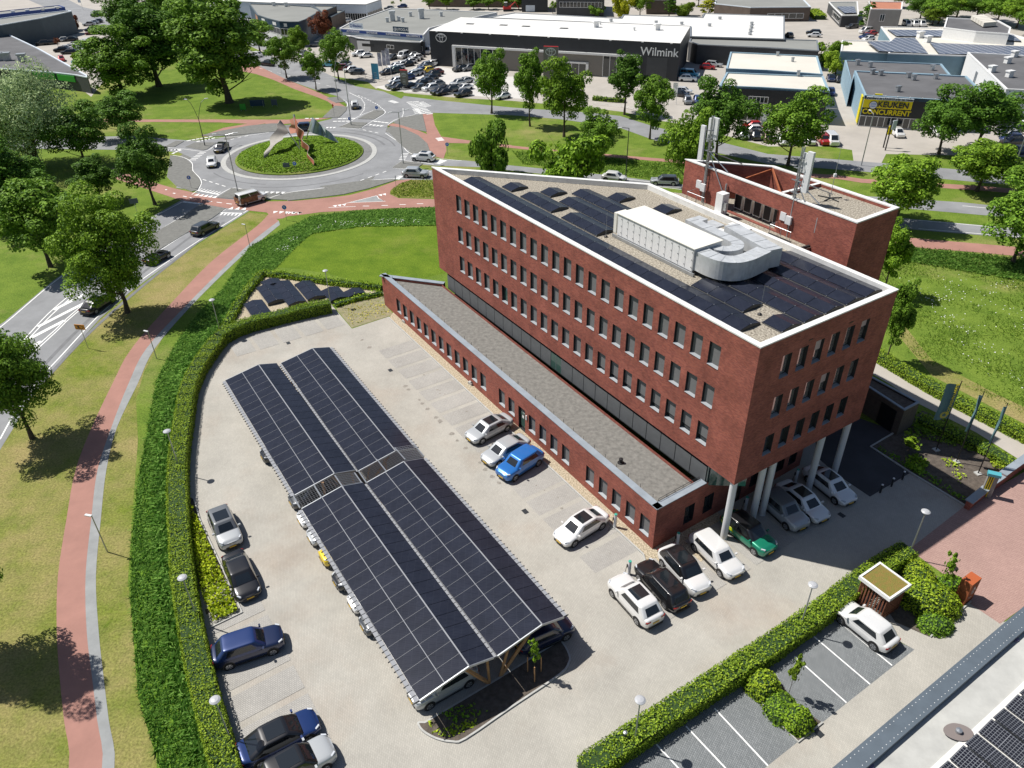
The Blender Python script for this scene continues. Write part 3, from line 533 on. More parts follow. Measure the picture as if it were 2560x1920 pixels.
facade(b, P2(0, 0), tuple(C3), 5.8, TOP, (BV.x*.03-BU.x, BV.y*.03-BU.y), sops)
for A, B in ((C3, BK), (BK, NWc)): b.face([(A.x, A.y, 5.8), (B.x, B.y, 5.8), (B.x, B.y, TOP), (A.x, A.y, TOP)], 'brick')
main = [tuple(C1), tuple(C3), tuple(BK), tuple(NWc)]
b.sheet(main, 5.8, 'offwhite')
b.build('upper_wall', bld)
b = MB(); ip = inset(main, .42)
for k in range(4): j = (k+1) % 4; b.face([(*ip[k], ROOF-.02), (*ip[j], ROOF-.02), (*ip[j], TOP), (*ip[k], TOP)], 'brick_coping')
b.build('parapet_lining', bld)
b = MB(); coping(b, main, TOP, .42); b.build('roof_coping', bld)
b = MB(); b.sheet(ip, ROOF, 'gravel'); b.build('roof', bld)
for i, o in enumerate(wops):
    row, k = divmod(i, 22); bl = 1.; gm = 'glass'; bm = 'blind'; lb = None
    if row == 2 and k < 8: bl = (.74, .74, .76, .78, .8, .8, .82, .85)[k]
    if (row, k) in ((2, 16),): bl = .0; gm = 'glass_green'; lb = 'window with its blind up showing green glass'
    window(bld, P2(0, 0), tuple(NWc), -BV, o, bl, bm, gm, label=lb)
for i, o in enumerate(sops): window(bld, P2(0, 0), tuple(C3), -BU, o, (.0, .0, .5, .0, .0, .35, .0)[i % 7] if i < 12 else 0, 'pink_reflection', glassm='glass_coated' if i < 12 else 'glass', rev=.24)  # pink strips paint the plaza's reflection into a few upper windows
# glass band with dark panels above the wing roof
DK = 3.75; PW = 4.05
pod = [(10.46, 40.71), tuple(G(1763, 1209, 4.1)), tuple(C1+BU*44.6+BV*.3), (-15.25, 81.65)]
A = Vector(P2(2.75, .12)); B = Vector(P2(43.6, .12))
n = 24; t = (B-A)/n
b = MB(); b.obox((*A, 5.72), (*(B-A), 0), (*(BV*.1), 0), (0, 0, .08), 'frame'); b.obox((*A, DK), (*(B-A), 0), (*(BV*.1), 0), (0, 0, .1), 'frame'); b.obox((*(A+BV*.12), DK), (*(B-A), 0), (*(BV*.2), 0), (0, 0, 2.05), 'glass'); fr = b.build('window_band', bld)
for i in range(n):
    if i == 11:
        b = MB(); q = A+t*i
        for s in (0, .5):
            b.obox((*(q+t*(s+.02)), DK+.1), (*(t*.46), 0), (*(BV*.05), 0), (0, 0, 1.6), 'glass_green'); b.obox((*(q+t*(s+.0)), DK+.1), (*(t*.03), 0), (*(BV*.09), 0), (0, 0, 1.62), 'sill')
        b.build('terrace_door', bld); continue
    b = MB(); q = A+t*i; b.obox((*(q+t*.02+BV*.0), DK+.1), (*(t*.96), 0), (*(BV*.06), 0), (0, 0, 1.62), 'screen_panel'); b.build('screen_panel', bld)
b = MB(); q0 = P2(2.7, .15); q1 = P2(.9, 2.6); b.face([(*q0, DK), (*q1, DK), (*q1, 5.78), (*q0, 5.78)], 'glass_green'); q0 = P2(43.6, .15); q1 = P2(44.9, 1.2); b.face([(*q0, DK), (*q1, DK), (*q1, 5.78), (*q0, 5.78)], 'glass_green'); b.build('corner_glazing', bld)
# low wing
pg = 48.4; pops = []
for i in range(12): pops.append((44.63-1.7373*i-1.05, 44.63-1.7373*i, .79, 2.52))
for u in (22.07, 20.36, 16.93, 15.23, 13.52, 11.79, 8.4, 6.68, 4.99, 3.3, 1.62): pops.append((u-1.05, u, .79, 2.52))
dr = (17.55, 18.65, .03, 2.52)
SEc = Vector(pod[0]); NWt = Vector(pod[3])
WN = Vector((-BV.x, -BV.y))
b = MB(); facade(b, SEc, NWt, 0, PW, WN, pops+[dr])
Sdir = (Vector(pod[1])-SEc).normalized(); E2 = SEc+Sdir*17.2
sg = [(3.1, 4.15, .8, 2.6), (5.2, 6.25, .8, 2.6)]+[(8.0, 9.6, .05, 2.7)]+[(10.6+1.6*i, 11.6+1.6*i, .8, 2.7) for i in range(4)]
NS = Vector((Sdir.y, -Sdir.x))
facade(b, SEc, E2, 0, PW, NS, sg)
b.face([(*NWt, 0), (*pod[2], 0), (*pod[2], PW), (*NWt, PW)], 'brick')
b.face([(*E2, 0), (*P2(20, 14), 0), (*P2(20, 14), 5.8), (*E2, 5.8)], 'glass')
b.face([(*P2(20, 14.3), 0), (*P2(43, .6), 0), (*P2(43, .6), 5.8), (*P2(20, 14.3), 5.8)], 'brick')
b.face([(*(SEc+Sdir*5.2), PW), (*E2, PW), (*E2, 5.8), (*(SEc+Sdir*5.2), 5.8)], 'glass')
b.build('wing_wall', bld)
M['deck'] = mat('weathered_tile_deck', (.125, .122, .112), .95, col2=(.235, .228, .208), scale=2.6, detail=9, bump=.3)
b = MB(); b.sheet(inset(pod, .55), DK, 'deck')
for k in range(4): ipd = inset(pod, .55); j = (k+1) % 4; b.face([(*ipd[k], DK-.05), (*ipd[j], DK-.05), (*ipd[j], PW), (*ipd[k], PW)], 'brick')
b.build('wing_roof', bld)
b = MB(); P = pod if area(pod) > 0 else pod[::-1]
for (a, c) in ((SEc, NWt), (NWt, Vector(pod[2])), (SEc, SEc+Sdir*5.1)):
    d = (c-a).normalized(); nn = Vector((-d.y, d.x)); inner = nn if nn.dot(Vector(P2(15, -2))-a) > 0 else -nn
    b.obox((*(a-inner*.03), PW), (*(c-a), 0), (*(inner*.6), 0), (0, 0, .07), 'coping_grey')
    for z in (.01,): pass
b.build('wing_coping', bld)
for i, o in enumerate(pops): window(bld, SEc, NWt, WN, o, 1. if i not in (1,) else .9)
for o in sg[:2]+sg[3:]: window(bld, SEc, E2, NS, o, 0, sill=False)
t3 = (NWt-SEc).normalized()
b = MB(); q = SEc+t3*dr[0]-WN*.2; b.obox((*q, .03), (*(t3*1.1), 0), (*(-WN*.06), 0), (0, 0, 2.47), 'frame'); q2 = q+t3*.2+WN*.012; b.obox((*q2, .35), (*(t3*.7), 0), (*(WN*.01), 0), (0, 0, 1.6), 'glass_green'); q2 = q+t3*.42+WN*.03; b.obox((*q2, 1.3), (*(t3*.28), 0), (*(WN*.008), 0), (0, 0, .3), 'white'); dd = b.build('side_door', bld)
b = MB(); q = SEc+t3*18.95+WN*.01-t3*1.75; b.obox((*q, 1.7), (*(t3*.12), 0), (*(WN*.08), 0), (0, 0, .5), 'white'); b.build('wall_lamp', bld)
# upstands with little rail posts on the wing roof edge
b = MB()
for i in range(34):
    q = SEc+t3*(1.2+1.42*i)-WN*.66; b.tube((*q, DK), (*q, DK+.62), .018, n=5, m='dark_metal')
q = SEc-WN*.66+t3*.6; r = SEc+Sdir*4.9-WN*0+t3*.62; b.tube((*q, DK+.62), (*r, DK+.62), .02, n=6, m='dark_metal'); b.tube((*q, DK+.42), (*r, DK+.42), .015, n=6, m='dark_metal')
for i in range(6): s_ = q+(r-q)*i/5; b.tube((*s_, DK), (*s_, DK+.62), .018, n=5, m='dark_metal')
b.build('rail', bld)
b = MB(); c = G(1552, 1157, DK); b.lathe((c[0], c[1], DK), [(.28, 0), (.28, .03), (.1, .05), (.1, .3), (.17, .3), (.17, .42), (0, .45)], 14, 'black'); b.build('roof_vent', bld)
# white columns under the corner
for (x, y) in ((16.15, 41.75), (18.93, 43.75), (19.85, 44.3), (24.55, 47.15), (27.35, 49.0)):
    b = MB(); b.tube((x, y, 0), (x, y, 5.8), .27, n=24, m='column', cap=False); b.lathe((x, y, 0), [(.3, 0), (.3, .05), (.27, .06)], 24, 'column'); b.build('column', bld)
b = MB()
for u in (5.2, 9.5): b.box(P3(-.0, u, TOP-1.1), (.05, .4, .06), 'black', BANG)
b.build('drain_slot', bld)
# ---------------- rear tower joined to the block
TZ = 20.2
tw = [(0, 0)]*4
tw = [G(2143.8, 555.6, TZ+.1), G(2248, 518, TZ+.1), G(1935, 414, TZ+.1), G(1714, 397, TZ+.1)]
F_, E_, K_, W_ = [Vector(q) for q in tw]
tfr = lambda p: (p-F_)
TD = (W_-F_).normalized(); TN = Vector((-TD.y, TD.x)); TN = TN if TN.dot(E_-F_) < 0 else -TN      # outward (towards the block)
b = MB(); op = (7.6, 13.3, 17.05, 19.0); op = (7.4, 13.6, 17.02, 18.9)
facade(b, F_, W_, 0, TZ, TN, [op], rev=.35, revm='brick')
for A, B in ((F_, E_), (E_, K_), (K_, W_)): b.face([(*A, 0), (*B, 0), (*B, TZ), (*A, TZ)], 'brick')
it = inset(tw, .36)
if area(tw) < 0: tw = tw[::-1]
n = len(it)
for k in range(n):
    j = (k+1) % n; ia, ib = Vector(it[k]), Vector(it[j])
    if abs((ia-F_).dot(TN)+.36) < .15 and abs((ib-F_).dot(TN)+.36) < .15:
        if (ia-F_).dot(TD) > (ib-F_).dot(TD): ia, ib = ib, ia
        u0 = (ia-F_).dot(TD); facade(b, ia, ib, 16.9, TZ, TN, [(op[0]-u0, op[1]-u0, op[2], op[3])], rev=.01, revm='brick')
    else: b.face([(*ia, 16.9), (*ib, 16.9), (*ib, TZ), (*ia, TZ)], 'brick')
tower = thing('rear_tower', 'brick tower block with white rimmed top and open pit, behind the office roof', 'building', (F_.x, F_.y, 0))
b.build('wall', tower)
b = MB(); coping(b, tw, TZ, .36); d0 = Vector(G(*ZO(1680, 260, 3.687, [(1030, 825)])[0], TZ)); d1 = Vector(G(*ZO(1680, 260, 3.687, [(1380, 735)])[0], TZ)); dd_ = (d1-d0).normalized(); dn = Vector((-dd_.y, dd_.x))
b.build('coping', tower)
b = MB(); b.obox((*(d0-dd_*.0), TZ-3.3), (*(dd_*(d1-d0).length), 0), (*(dn*.3), 0), (0, 0, 3.36), 'brick', top='brick_coping'); b.build('cross_wall', tower)
ei = Vector(it[[i for i in range(4) if (Vector(it[i])-E_).length < 1.5][0]]); fi = Vector(it[[i for i in range(4) if (Vector(it[i])-F_).length < 1.5][0]])
b = MB(); b.sheet([tuple(fi), tuple(ei), tuple(d1), tuple(d0)], TZ-.25, 'gravel'); b.build('gravel_roof', tower)
b = MB(); b.sheet(it, 16.95, 'gravel'); b.build('pit_floor', tower)
km = [q for q in it if (Vector(q)-K_).length < 1.5][0]
b = MB(); e = Vector(km); b.obox((*e, TZ-.25), (*((d0+TD*.4-e)*.97), 0), (*(dn*-.2), 0), (0, 0, .2), 'rust'); b.obox((*e, TZ-.25), (*((F_+TD*14-e)*.93), -.8), (*(dn*.12), 0), (0, 0, .12), 'rust'); b.build('steel_beam', tower)
b = MB()
for i in range(5):
    s_ = F_+TD*(7.9+1.15*i)-TN*1.0; b.obox((*s_, 17.1), (*(TD*.9), 0), (*(-TN*.4), 0), (0, 0, 1.45), 'offwhite'); b.obox((*(s_+TD*.08+TN*.01), 17.2), (*(TD*.74), 0), (*(TN*.01), 0), (0, 0, 1.2), 'black')
    for k in (0, .7): b.obox((*(s_+TD*k), 16.95), (*(TD*.06), 0), (*(-TN*.4), 0), (0, 0, .15), 'dark_metal')
b.build('condenser_units', tower, 'row of cream air conditioning condensers behind the wall opening')
b = MB(); q = G(*ZO(1680, 260, 3.687, [(1325, 965)])[0], 18.9); b.box((*(Vector(q)), 18.9), (.2, .3, .15), 'wood', BANG); b.build('wall_light', tower)
# link roof between block and tower
lk = [G(1640, 468, 17), G(1700, 476, 17), tuple(F_+TD*18.6), tuple(F_+TD*3.3), G(2042, 613, 17), G(2000, 624, 17)]
lk = [P2(27.6, 15.0), tuple(F_+TD*19.2), tuple(F_+TD*3.6), P2(9.5, 14.5)]
b = MB(); b.prism(lk, 0, 16.93, 'brick', top='gravel'); b.build('link_block', tower)
b = MB(); a = Vector(P2(9.5, 14.6)); c = F_+TD*3.7; b.obox((*a, 16.93), (*(c-a), 0), (*(BU*.2), 0), (0, 0, .14), 'frame'); b.build('link_coping', tower)
# ---------------- roof plant
def solar_row(v0, u0, n, label, z=17.12, L=1.71, h=.23, w=1.02, fr=P3, zf=17.0, group='tent shaped solar panel rows on the gravel roof'):
    r = thing('solar_panel_row', label, 'solar panels', fr(u0, v0, zf), 0, group)
    for i in range(n):
        a, c = u0+L*i+.02, u0+L*(i+1)-.02
        for (va, za, vb, zb) in ((v0, z, v0+w, z+h), (v0+w+.02, z+h, v0+2*w+.02, z)):
            b = MB(); p = [Vector(fr(a, va, za)), Vector(fr(c, va, za)), Vector(fr(c, vb, zb)), Vector(fr(a, vb, zb))]
            b.obox(p[0], p[1]-p[0], p[3]-p[0], (0, 0, .03), 'solar'); b.build('solar_panel', r)
    for i in (0, n):
        b = MB(); u = u0+L*i; b.face([fr(u, v0, zf), fr(u, v0+2*w, zf), fr(u, v0+2*w, z), fr(u, v0+w, z+h-.01), fr(u, v0, z)], 'dark_metal'); b.build('end_plate', r)
    b = MB()
    for v in (v0+.01, v0+w+.01, v0+2*w): b.tube(fr(u0, v, zf+.07), fr(u0+L*n, v, zf+.07), .02, n=4, m='steel')
    for i in range(n+1):
        for v in (v0, v0+w+.01): b.box(fr(u0+L*i, v, z+(h if v > v0 else 0)+.02), (.06, .06, .025), 'steel', BANG)
    b.build('mounting_rail', r)
    return r
solar_row(.93, 2.6, 22, 'longest solar panel row, running along the white west roof edge')
solar_row(3.18, .93, 1, 'single dark panel pair near the front corner of the roof')
solar_row(3.18, 4.4, 3, 'three pair panel row beside the square gravel gap in the roof')
solar_row(3.25, 21.1, 3, 'three pair panel row left of the white air handling unit')
solar_row(3.25, 27.85, 3, 'three pair panel row halfway along the narrow end of the roof')
solar_row(3.3, 34.7, 1, 'single panel pair nearest the sharp roof tip')
solar_row(5.45, .95, 5, 'second long row of the front panel field, counted from the gravel gap')
solar_row(5.5, 21.1, 5, 'five pair panel row ending at the fan end of the air handling unit')
solar_row(5.55, 31.2, 1, 'single panel pair between two rows on the narrow roof part')
solar_row(7.7, .97, 5, 'middle row of the front panel field')
solar_row(7.8, 22.2, 5, 'five pair panel row running behind the fan end of the air handling unit')
solar_row(9.95, .97, 5, 'row next to the back row of the front panel field')
solar_row(9.98, 26.2, 1, 'single panel pair beside the grey back parapet')
solar_row(12.1, .95, 5, 'back row of the front panel field beside the white parapet')
solar_row(11.45, 21.4, 1, 'single panel pair behind the air handling unit')
ahu = thing('air_handling_unit', 'long white air handling unit with door panels and black fan grilles on the gravel roof', 'roof unit', P3(15, 6, ROOF))
b = MB(); b.obox(P3(10.95, 4.58, 17.3), BU.to_3d()*9.0, BV.to_3d()*2.9, (0, 0, 1.85), 'white'); b.build('casing', ahu)
b = MB(); b.obox(P3(10.85, 4.5, 19.152), BU.to_3d()*9.2, BV.to_3d()*3.05, (0, 0, .06), 'offwhite'); b.build('top_cover', ahu)
b = MB()
for i in range(12): b.obox(P3(11.0+.76*i, 4.572, 17.35), BU.to_3d()*.015, BV.to_3d()*-.004, (0, 0, 1.75), 'sill')
for i in range(12):
    for z in (17.6, 18.2, 18.8): b.obox(P3(11.06+.76*i, 4.56, z), BU.to_3d()*.05, BV.to_3d()*-.03, (0, 0, .06), 'dark_metal')
b.build('door_seams', ahu)
b = MB(); b.obox(P3(20.15, 4.6, 17.35), BU.to_3d()*.35, BV.to_3d()*1.2, (0, 0, 1.75), 'offwhite')
for z in (17.45, 18.3): b.obox(P3(20.5, 4.68, z), BU.to_3d()*.02, BV.to_3d()*1.04, (0, 0, .75), 'black')
b.build('fan_grille', ahu)
b = MB(); b.obox(P3(10.6, 4.4, 17.02), BU.to_3d()*9.8, BV.to_3d()*.15, (0, 0, .25), 'steel'); b.obox(P3(10.6, 7.4, 17.02), BU.to_3d()*9.8, BV.to_3d()*.15, (0, 0, .25), 'steel'); b.build('base_rail', ahu)
def duct(name, label, uv, w, z0, z1, parent=None, loc=None, seams=True):
    P = [Vector(p) for p in smooth_line(uv, 5)]; L = []; Rr = []
    for i, p in enumerate(P):
        d = (P[min(i+1, len(P)-1)]-P[max(i-1, 0)]).normalized(); n = Vector((-d.y, d.x)); L.append(p+n*w/2); Rr.append(p-n*w/2)
    b = MB()
    for i in range(len(P)-1):
        l0, l1, r0, r1 = L[i], L[i+1], Rr[i], Rr[i+1]
        b.face([P3(*l0, z1), P3(*l1, z1), P3(*r1, z1), P3(*r0, z1)], 'galv'); b.face([P3(*l0, z0), P3(*l1, z0), P3(*l1, z1), P3(*l0, z1)], 'galv'); b.face([P3(*r0, z0), P3(*r1, z0), P3(*r1, z1), P3(*r0, z1)], 'galv')
        if i % 4 == 2:
            for a, c in ((l0, r0),): b.obox(P3(*a, z1+.003), Vector(P3(*c, 0))-Vector(P3(*a, 0)), Vector(P3(*(a+(l1-l0).normalized()*.05), 0))-Vector(P3(*a, 0)), (0, 0, .025), 'galv')
    for q in (0, -1): b.face([P3(*L[q], z0), P3(*Rr[q], z0), P3(*Rr[q], z1), P3(*L[q], z1)], 'galv')
    return b.build(name, parent)
dct = thing('air_duct', 'pair of curved galvanised steel ducts looping from the end of the air handling unit', 'duct', P3(8, 6, ROOF))
duct('outer_duct', '', [(10.9, 5.35), (9.9, 5.3), (8.9, 5.5), (8.2, 6.2), (8.05, 7.2), (8.15, 8.2), (8.3, 9.3)], 1.25, 17.45, 18.95, dct)
duct('outer_duct_return', '', [(7.75, 9.95), (9.2, 10.2), (11, 10.5), (13.2, 10.9)], 1.3, 17.45, 18.95, dct)
duct('inner_duct', '', [(10.9, 6.8), (10.45, 6.9), (10.0, 7.4), (9.95, 8.1), (10.5, 8.75), (11.6, 8.95), (14, 9.1), (16, 9.3)], .95, 17.5, 18.85, dct)
b = MB(); b.obox(P3(15.4, 8.9, 17.4), BU.to_3d()*1.0, BV.to_3d()*1.6, (0, 0, 1.4), 'galv'); b.build('duct_end_box', dct)
for k, (u, v, a, c, h, lb) in enumerate(((15.5, 11.3, 1.4, 1.3, 1.0, 'square steel roof cowl beside the duct end and the white cabinet'), (13.2, 12.3, 1.5, 1.5, .7, 'low steel plenum box behind the ducts'), (11.9, 12.0, .9, .9, 1.0, 'small capped steel vent box nearest the white parapet'))):
    r = thing('roof_cowl', lb, 'roof vent', P3(u, v, ROOF), 0, 'steel vent boxes behind the ducts'); b = MB(); b.box(P3(u, v, ROOF+.0), (a*.75, c*.75, h), 'galv', BANG); b.build('neck', r); b = MB(); b.box(P3(u, v, ROOF+h), (a, c, .16), 'galv', BANG); b.build('cap', r)
b = MB()
for i in range(7): b.obox(P3(13.1+.28*(i % 3), 9.9+.5*i, 17.9+.12*(i % 2)), (BU*1.2).to_3d(), (BV*.55).to_3d(), (0, 0, .12), 'brick_coping')
b.build('foil_wrap', dct)
# mobile phone masts
def mast(label, u, v, lean_h, panels, cab):
    r = thing('antenna_mast', label, 'antenna mast', P3(u, v, 16.95)); b = MB()
    for du, dv in ((0, 0), (.22, .1), (.1, .25)): b.tube(P3(u+du, v+dv, 16.95), P3(u+du, v+dv, lean_h), .055, n=8, m='steel')
    b.build('pole', r)
    b = MB(); top = Vector(P3(u+.1, v+.1, 21.8))
    for q in (P3(u-2.2, v+.4, 20.4), P3(u-1.5, v-1.2, 17.2) if 0 else P3(u-2.6, v-.0, 18.2), P3(u-1.3, v+3.2, 20.4)): b.tube(top, q, .045, n=7, m='steel')
    q = Vector(P3(u-2.6, v-.0, 18.2)); b.tube(q, q+Vector((0, 0, 1.3)), .09, n=8, m='steel'); b.build('stay', r)
    for (du, dv, z0, w, d_, h) in panels:
        b = MB(); b.obox(P3(u+du, v+dv, z0), BU.to_3d()*w, BV.to_3d()*d_, (0, 0, h), 'column'); b.build('antenna_panel', r)
    b = MB()
    for z in (20.8, 21.8, 22.8, 23.6): b.obox(P3(u-.35, v-.1, z), BU.to_3d()*.9, BV.to_3d()*.07, (0, 0, .06), 'steel'); b.obox(P3(u, v-.4, z+.1), BU.to_3d()*.07, BV.to_3d()*.9, (0, 0, .06), 'steel')
    b.build('bracket', r)
    for du, dv, z in ((-.25, -.25, 18.1), (.45, -.1, 18.2)): b = MB(); b.obox(P3(u+du, v+dv, z), BU.to_3d()*.55, BV.to_3d()*.2, (0, 0, .7), 'column'); b.build('radio_box', r)
    b = MB(); b.path([P3(u-1, v-.9, 17.9), P3(u+1.2, v-.9, 17.9), P3(u+1.2, v+.6, 17.9)], .025, 6, 'steel'); [b.tube(P3(u+x, v-.9, 16.95), P3(u+x, v-.9, 17.9), .025, n=6, m='steel') for x in (-1, 0, 1.2)]
    b.obox(P3(u-1.1, v-.9, 16.97), BU.to_3d()*2.4, BV.to_3d()*.12, (0, 0, .12), 'dark_metal'); b.build('base_frame', r)
mast('antenna mast with one long white panel antenna, left of the two on the roof', 21.9, 16.6, 24.9, [(.5, -.35, 20.9, .5, .22, 3.1), (.25, .2, 22.5, .4, .25, 2.1), (-.55, .1, 22.9, .75, .2, 1.9)], 1)
mast('antenna mast with twin pale panels, right of the two, in front of the tower opening', 11.9, 16.6, 24.5, [(-.95, .05, 21.0, .55, .25, 3.3), (-.35, .1, 22.5, .5, .2, 1.6)], 1)
r = thing('equipment_cabinet', 'tall white equipment cabinet standing on the roof beside the left mast', 'cabinet', P3(18.2, 15.6, 17)); b = MB(); b.obox(P3(18.0, 14.9, 17.3), BU.to_3d()*.8, BV.to_3d()*.8, (0, 0, 1.9), 'white'); b.build('housing', r); b = MB(); b.obox(P3(17.6, 15.0, 17.8), BU.to_3d()*.3, BV.to_3d()*.3, (0, 0, .7), 'steel'); b.build('meter_box', r); b = MB(); b.obox(P3(17.8, 14.8, 16.95), BU.to_3d()*1.2, BV.to_3d()*1.0, (0, 0, .33), 'dark_metal'); b.build('plinth', r)
r = thing('weather_mast', 'thin weather mast on the gravel roof of the tower', 'antenna'); q = G(*ZO(1680, 260, 3.687, [(1455, 870)])[0], TZ-.25); r.location = (*q, TZ-.25); b = MB(); b.tube((*q, TZ-.25), (*q, TZ+4), .03, .012, 6, 'steel'); b.build('pole', r); b = MB(); [b.tube((*q, TZ-.2), (q[0]+math.cos(a), q[1]+math.sin(a), TZ-.2), .05, n=5, m='dark_metal') for a in (0, 1.3, 2.5, 3.9, 5.1)]; b.box((*q, TZ+1.6), (.2, .2, .25), 'white'); b.build('ballast_frame', r)
for k, (u, v, lb) in enumerate(((3.6, 4.0, 'lightning rod in the square gravel gap between panels'), (20.6, 3.9, 'lightning rod beside the fan end of the air handling unit'))):
    r = thing('lightning_rod', lb, 'lightning rod', P3(u, v, ROOF)); b = MB(); b.tube(P3(u, v, ROOF), P3(u, v, ROOF+2.2), .015, .008, 5, 'steel'); b.build('rod', r); b = MB(); b.lathe(P3(u, v, ROOF), [(.16, 0), (.16, .08), (.05, .16), (0, .16)], 10, 'black'); b.build('foot', r)
# low brick annex with flat roof on the right of the entrance
ax = [G(*p, 2.9) for p in TL(3, 2, [(-60, -210), (880, 5), (1190, 215), (1305, 150), (1140, 20), (1060, -30), (250, -420)])]
z0s = GG(TL(3, 2, [(1085, 385)]))
ax = [G(*p, 2.9) for p in ZO(1900, 900, 2.765, [(560, 120), (745, 180), (1000, 345), (1105, 290), (900, 180), (770, 110), (600, -40)])]
an = thing('entrance_annex', 'low timber clad annex with dark flat roof beside the entrance plaza', 'annex', (*ax[2], 0)); M['dark_timber'] = mat('dark_timber', (.12, .095, .075), .8, var=.2, scale=3)
b = MB(); b.prism(ax, 0, 2.8, 'dark_timber', topm=False); b.build('wall', an); b = MB(); coping(b, ax, 2.8, .2, .1, 'coping_grey'); b.sheet(inset(ax, .2), 2.7, 'soil'); b.build('roof', an)
a, c = Vector(ax[1]), Vector(ax[2]); d = (c-a).normalized(); nn = Vector((d.y, -d.x)); b = MB(); q = a+d*((c-a).length*.45)+nn*.02; b.obox((*q, .03), (*(d*1.7), 0), (*(nn*.05), 0), (0, 0, 2.3), 'black'); b.build('doors', an)
# ================================================================= solar carports
CP0 = {}
def carport(label, pW_near, pE_near, pW_far, zW, zR, zE, rows, first):
    r = thing('solar_carport', label, 'carport', (*pW_near, 0), 0, 'carports roofed with solar panels')
    a, b_ = Vector(pW_near), Vector(pW_far); t = (b_-a).normalized(); n = Vector((t.y, -t.x)); Ln = (b_-a).length; L = Ln/rows; wW, wE = 3.36, 1.74
    p = lambda u, v, z: (*(a+t*u+n*v), z)
    for i in range(rows):
        u0, u1 = L*i+.016, L*(i+1)-.016
        for v0, z0, v1, z1 in ((0, zW, wW/2-.02, (zW+zR)/2-.003), (wW/2+.02, (zW+zR)/2+.003, wW-.02, zR), (wW+.04, zR, wW+wE, zE)):
            m = MB(); m.obox(p(u0, v0, z0), t.to_3d()*(u1-u0), Vector(p(0, v1, z1))-Vector(p(0, v0, z0)), (0, 0, .035), 'solar'); m.build('solar_panel', r)
    m = MB()
    for v, z, wd_ in ((wW/2, (zW+zR)/2-.035, .045), (wW+.01, zR-.03, .085)): m.obox(p(0, v-wd_/2, z), t.to_3d()*Ln, n.to_3d()*wd_, (0, 0, .082), 'rail_grey')
    m.face([p(0, 0, zW-.02), p(Ln, 0, zW-.02), p(Ln, wW, zR-.02), p(0, wW, zR-.02)], 'solar_line'); m.face([p(0, wW, zR-.02), p(Ln, wW, zR-.02), p(Ln, wW+wE, zE-.02), p(0, wW+wE, zE-.02)], 'black')
    for u in (0-.05, Ln-.02):
        m.obox(p(u, 0, zW-.12), t.to_3d()*.07, Vector(p(0, wW, zR))-Vector(p(0, 0, zW)), (0, 0, .16), 'steel'); m.obox(p(u, wW, zR-.12), t.to_3d()*.07, Vector(p(0, wW+wE, zE))-Vector(p(0, wW, zR)), (0, 0, .16), 'steel')
    for i in range(1, rows): m.obox(p(L*i-.011, .02, zW+.012), t.to_3d()*.022, Vector(p(0, wW-.04, zR))-Vector(p(0, .02, zW)), (0, 0, .028), 'joint_grey')
    m.build('roof_frame', r)
    m = MB(); k = int(Ln/.42)
    for v0, v1, z in (((-.30, -.02, zW-.08),) if first else ((-.2, -.02, zW-.1), (wW+wE+.02, wW+wE+.28, zE-.08))):
        m.obox(p(0, v0, z), t.to_3d()*Ln, n.to_3d()*(v1-v0), (0, 0, .05), 'rail_grey')
        for i in range(k): m.obox(p(Ln*i/k, v0-.12 if v0 < 0 else v0, z-.03), t.to_3d()*.05, n.to_3d()*(v1-v0+.10), (0, 0, .08), 'dark_metal')
    m.build('eave_gutter', r)
    for i in range(4):
        u = .4+(Ln-.8)*i/3; q = 4.95 if first else .35
        m = MB(); m.tube(p(u, q, 0), p(u, 3.1, zR-.3), .13, n=4, m='wood'); m.tube(p(u, q, 0), p(u, (1.2 if not first else wW+1.5), zW-.0 if not first else zE-.15), .11, n=4, m='wood'); m.obox(p(u-.07, .2, zW-.15), t.to_3d()*.14, Vector(p(0, wW, zR-.15))-Vector(p(0, .2, zW-.15)), (0, 0, .1), 'wood'); m.build('timber_frame', r)
    return p, Ln
zW, zR, zE = 2.87, 3.46, 3.0
carA = carport('nearest left solar carport with a silver car under its front end', G(1049.4, 1751, zW), None, G(754.3, 1272.5, zW), zW, zR, zE, 18, True)
carport('far left solar carport beside the tall hedge', G(737, 1237.8, zW), None, G(563.6, 951.3, zW), zW, zR, zE, 18, True)
carport('nearest right solar carport with a dark blue car under its front end', G(1243.3, 1639.7, zW), None, G(916.3, 1207.4, zW), zW, zR, zE, 18, False)
carport('far right solar carport reaching towards the low brick wing', G(896, 1177.6, zW), None, G(703, 908.2, zW), zW, zR, zE, 18, False)
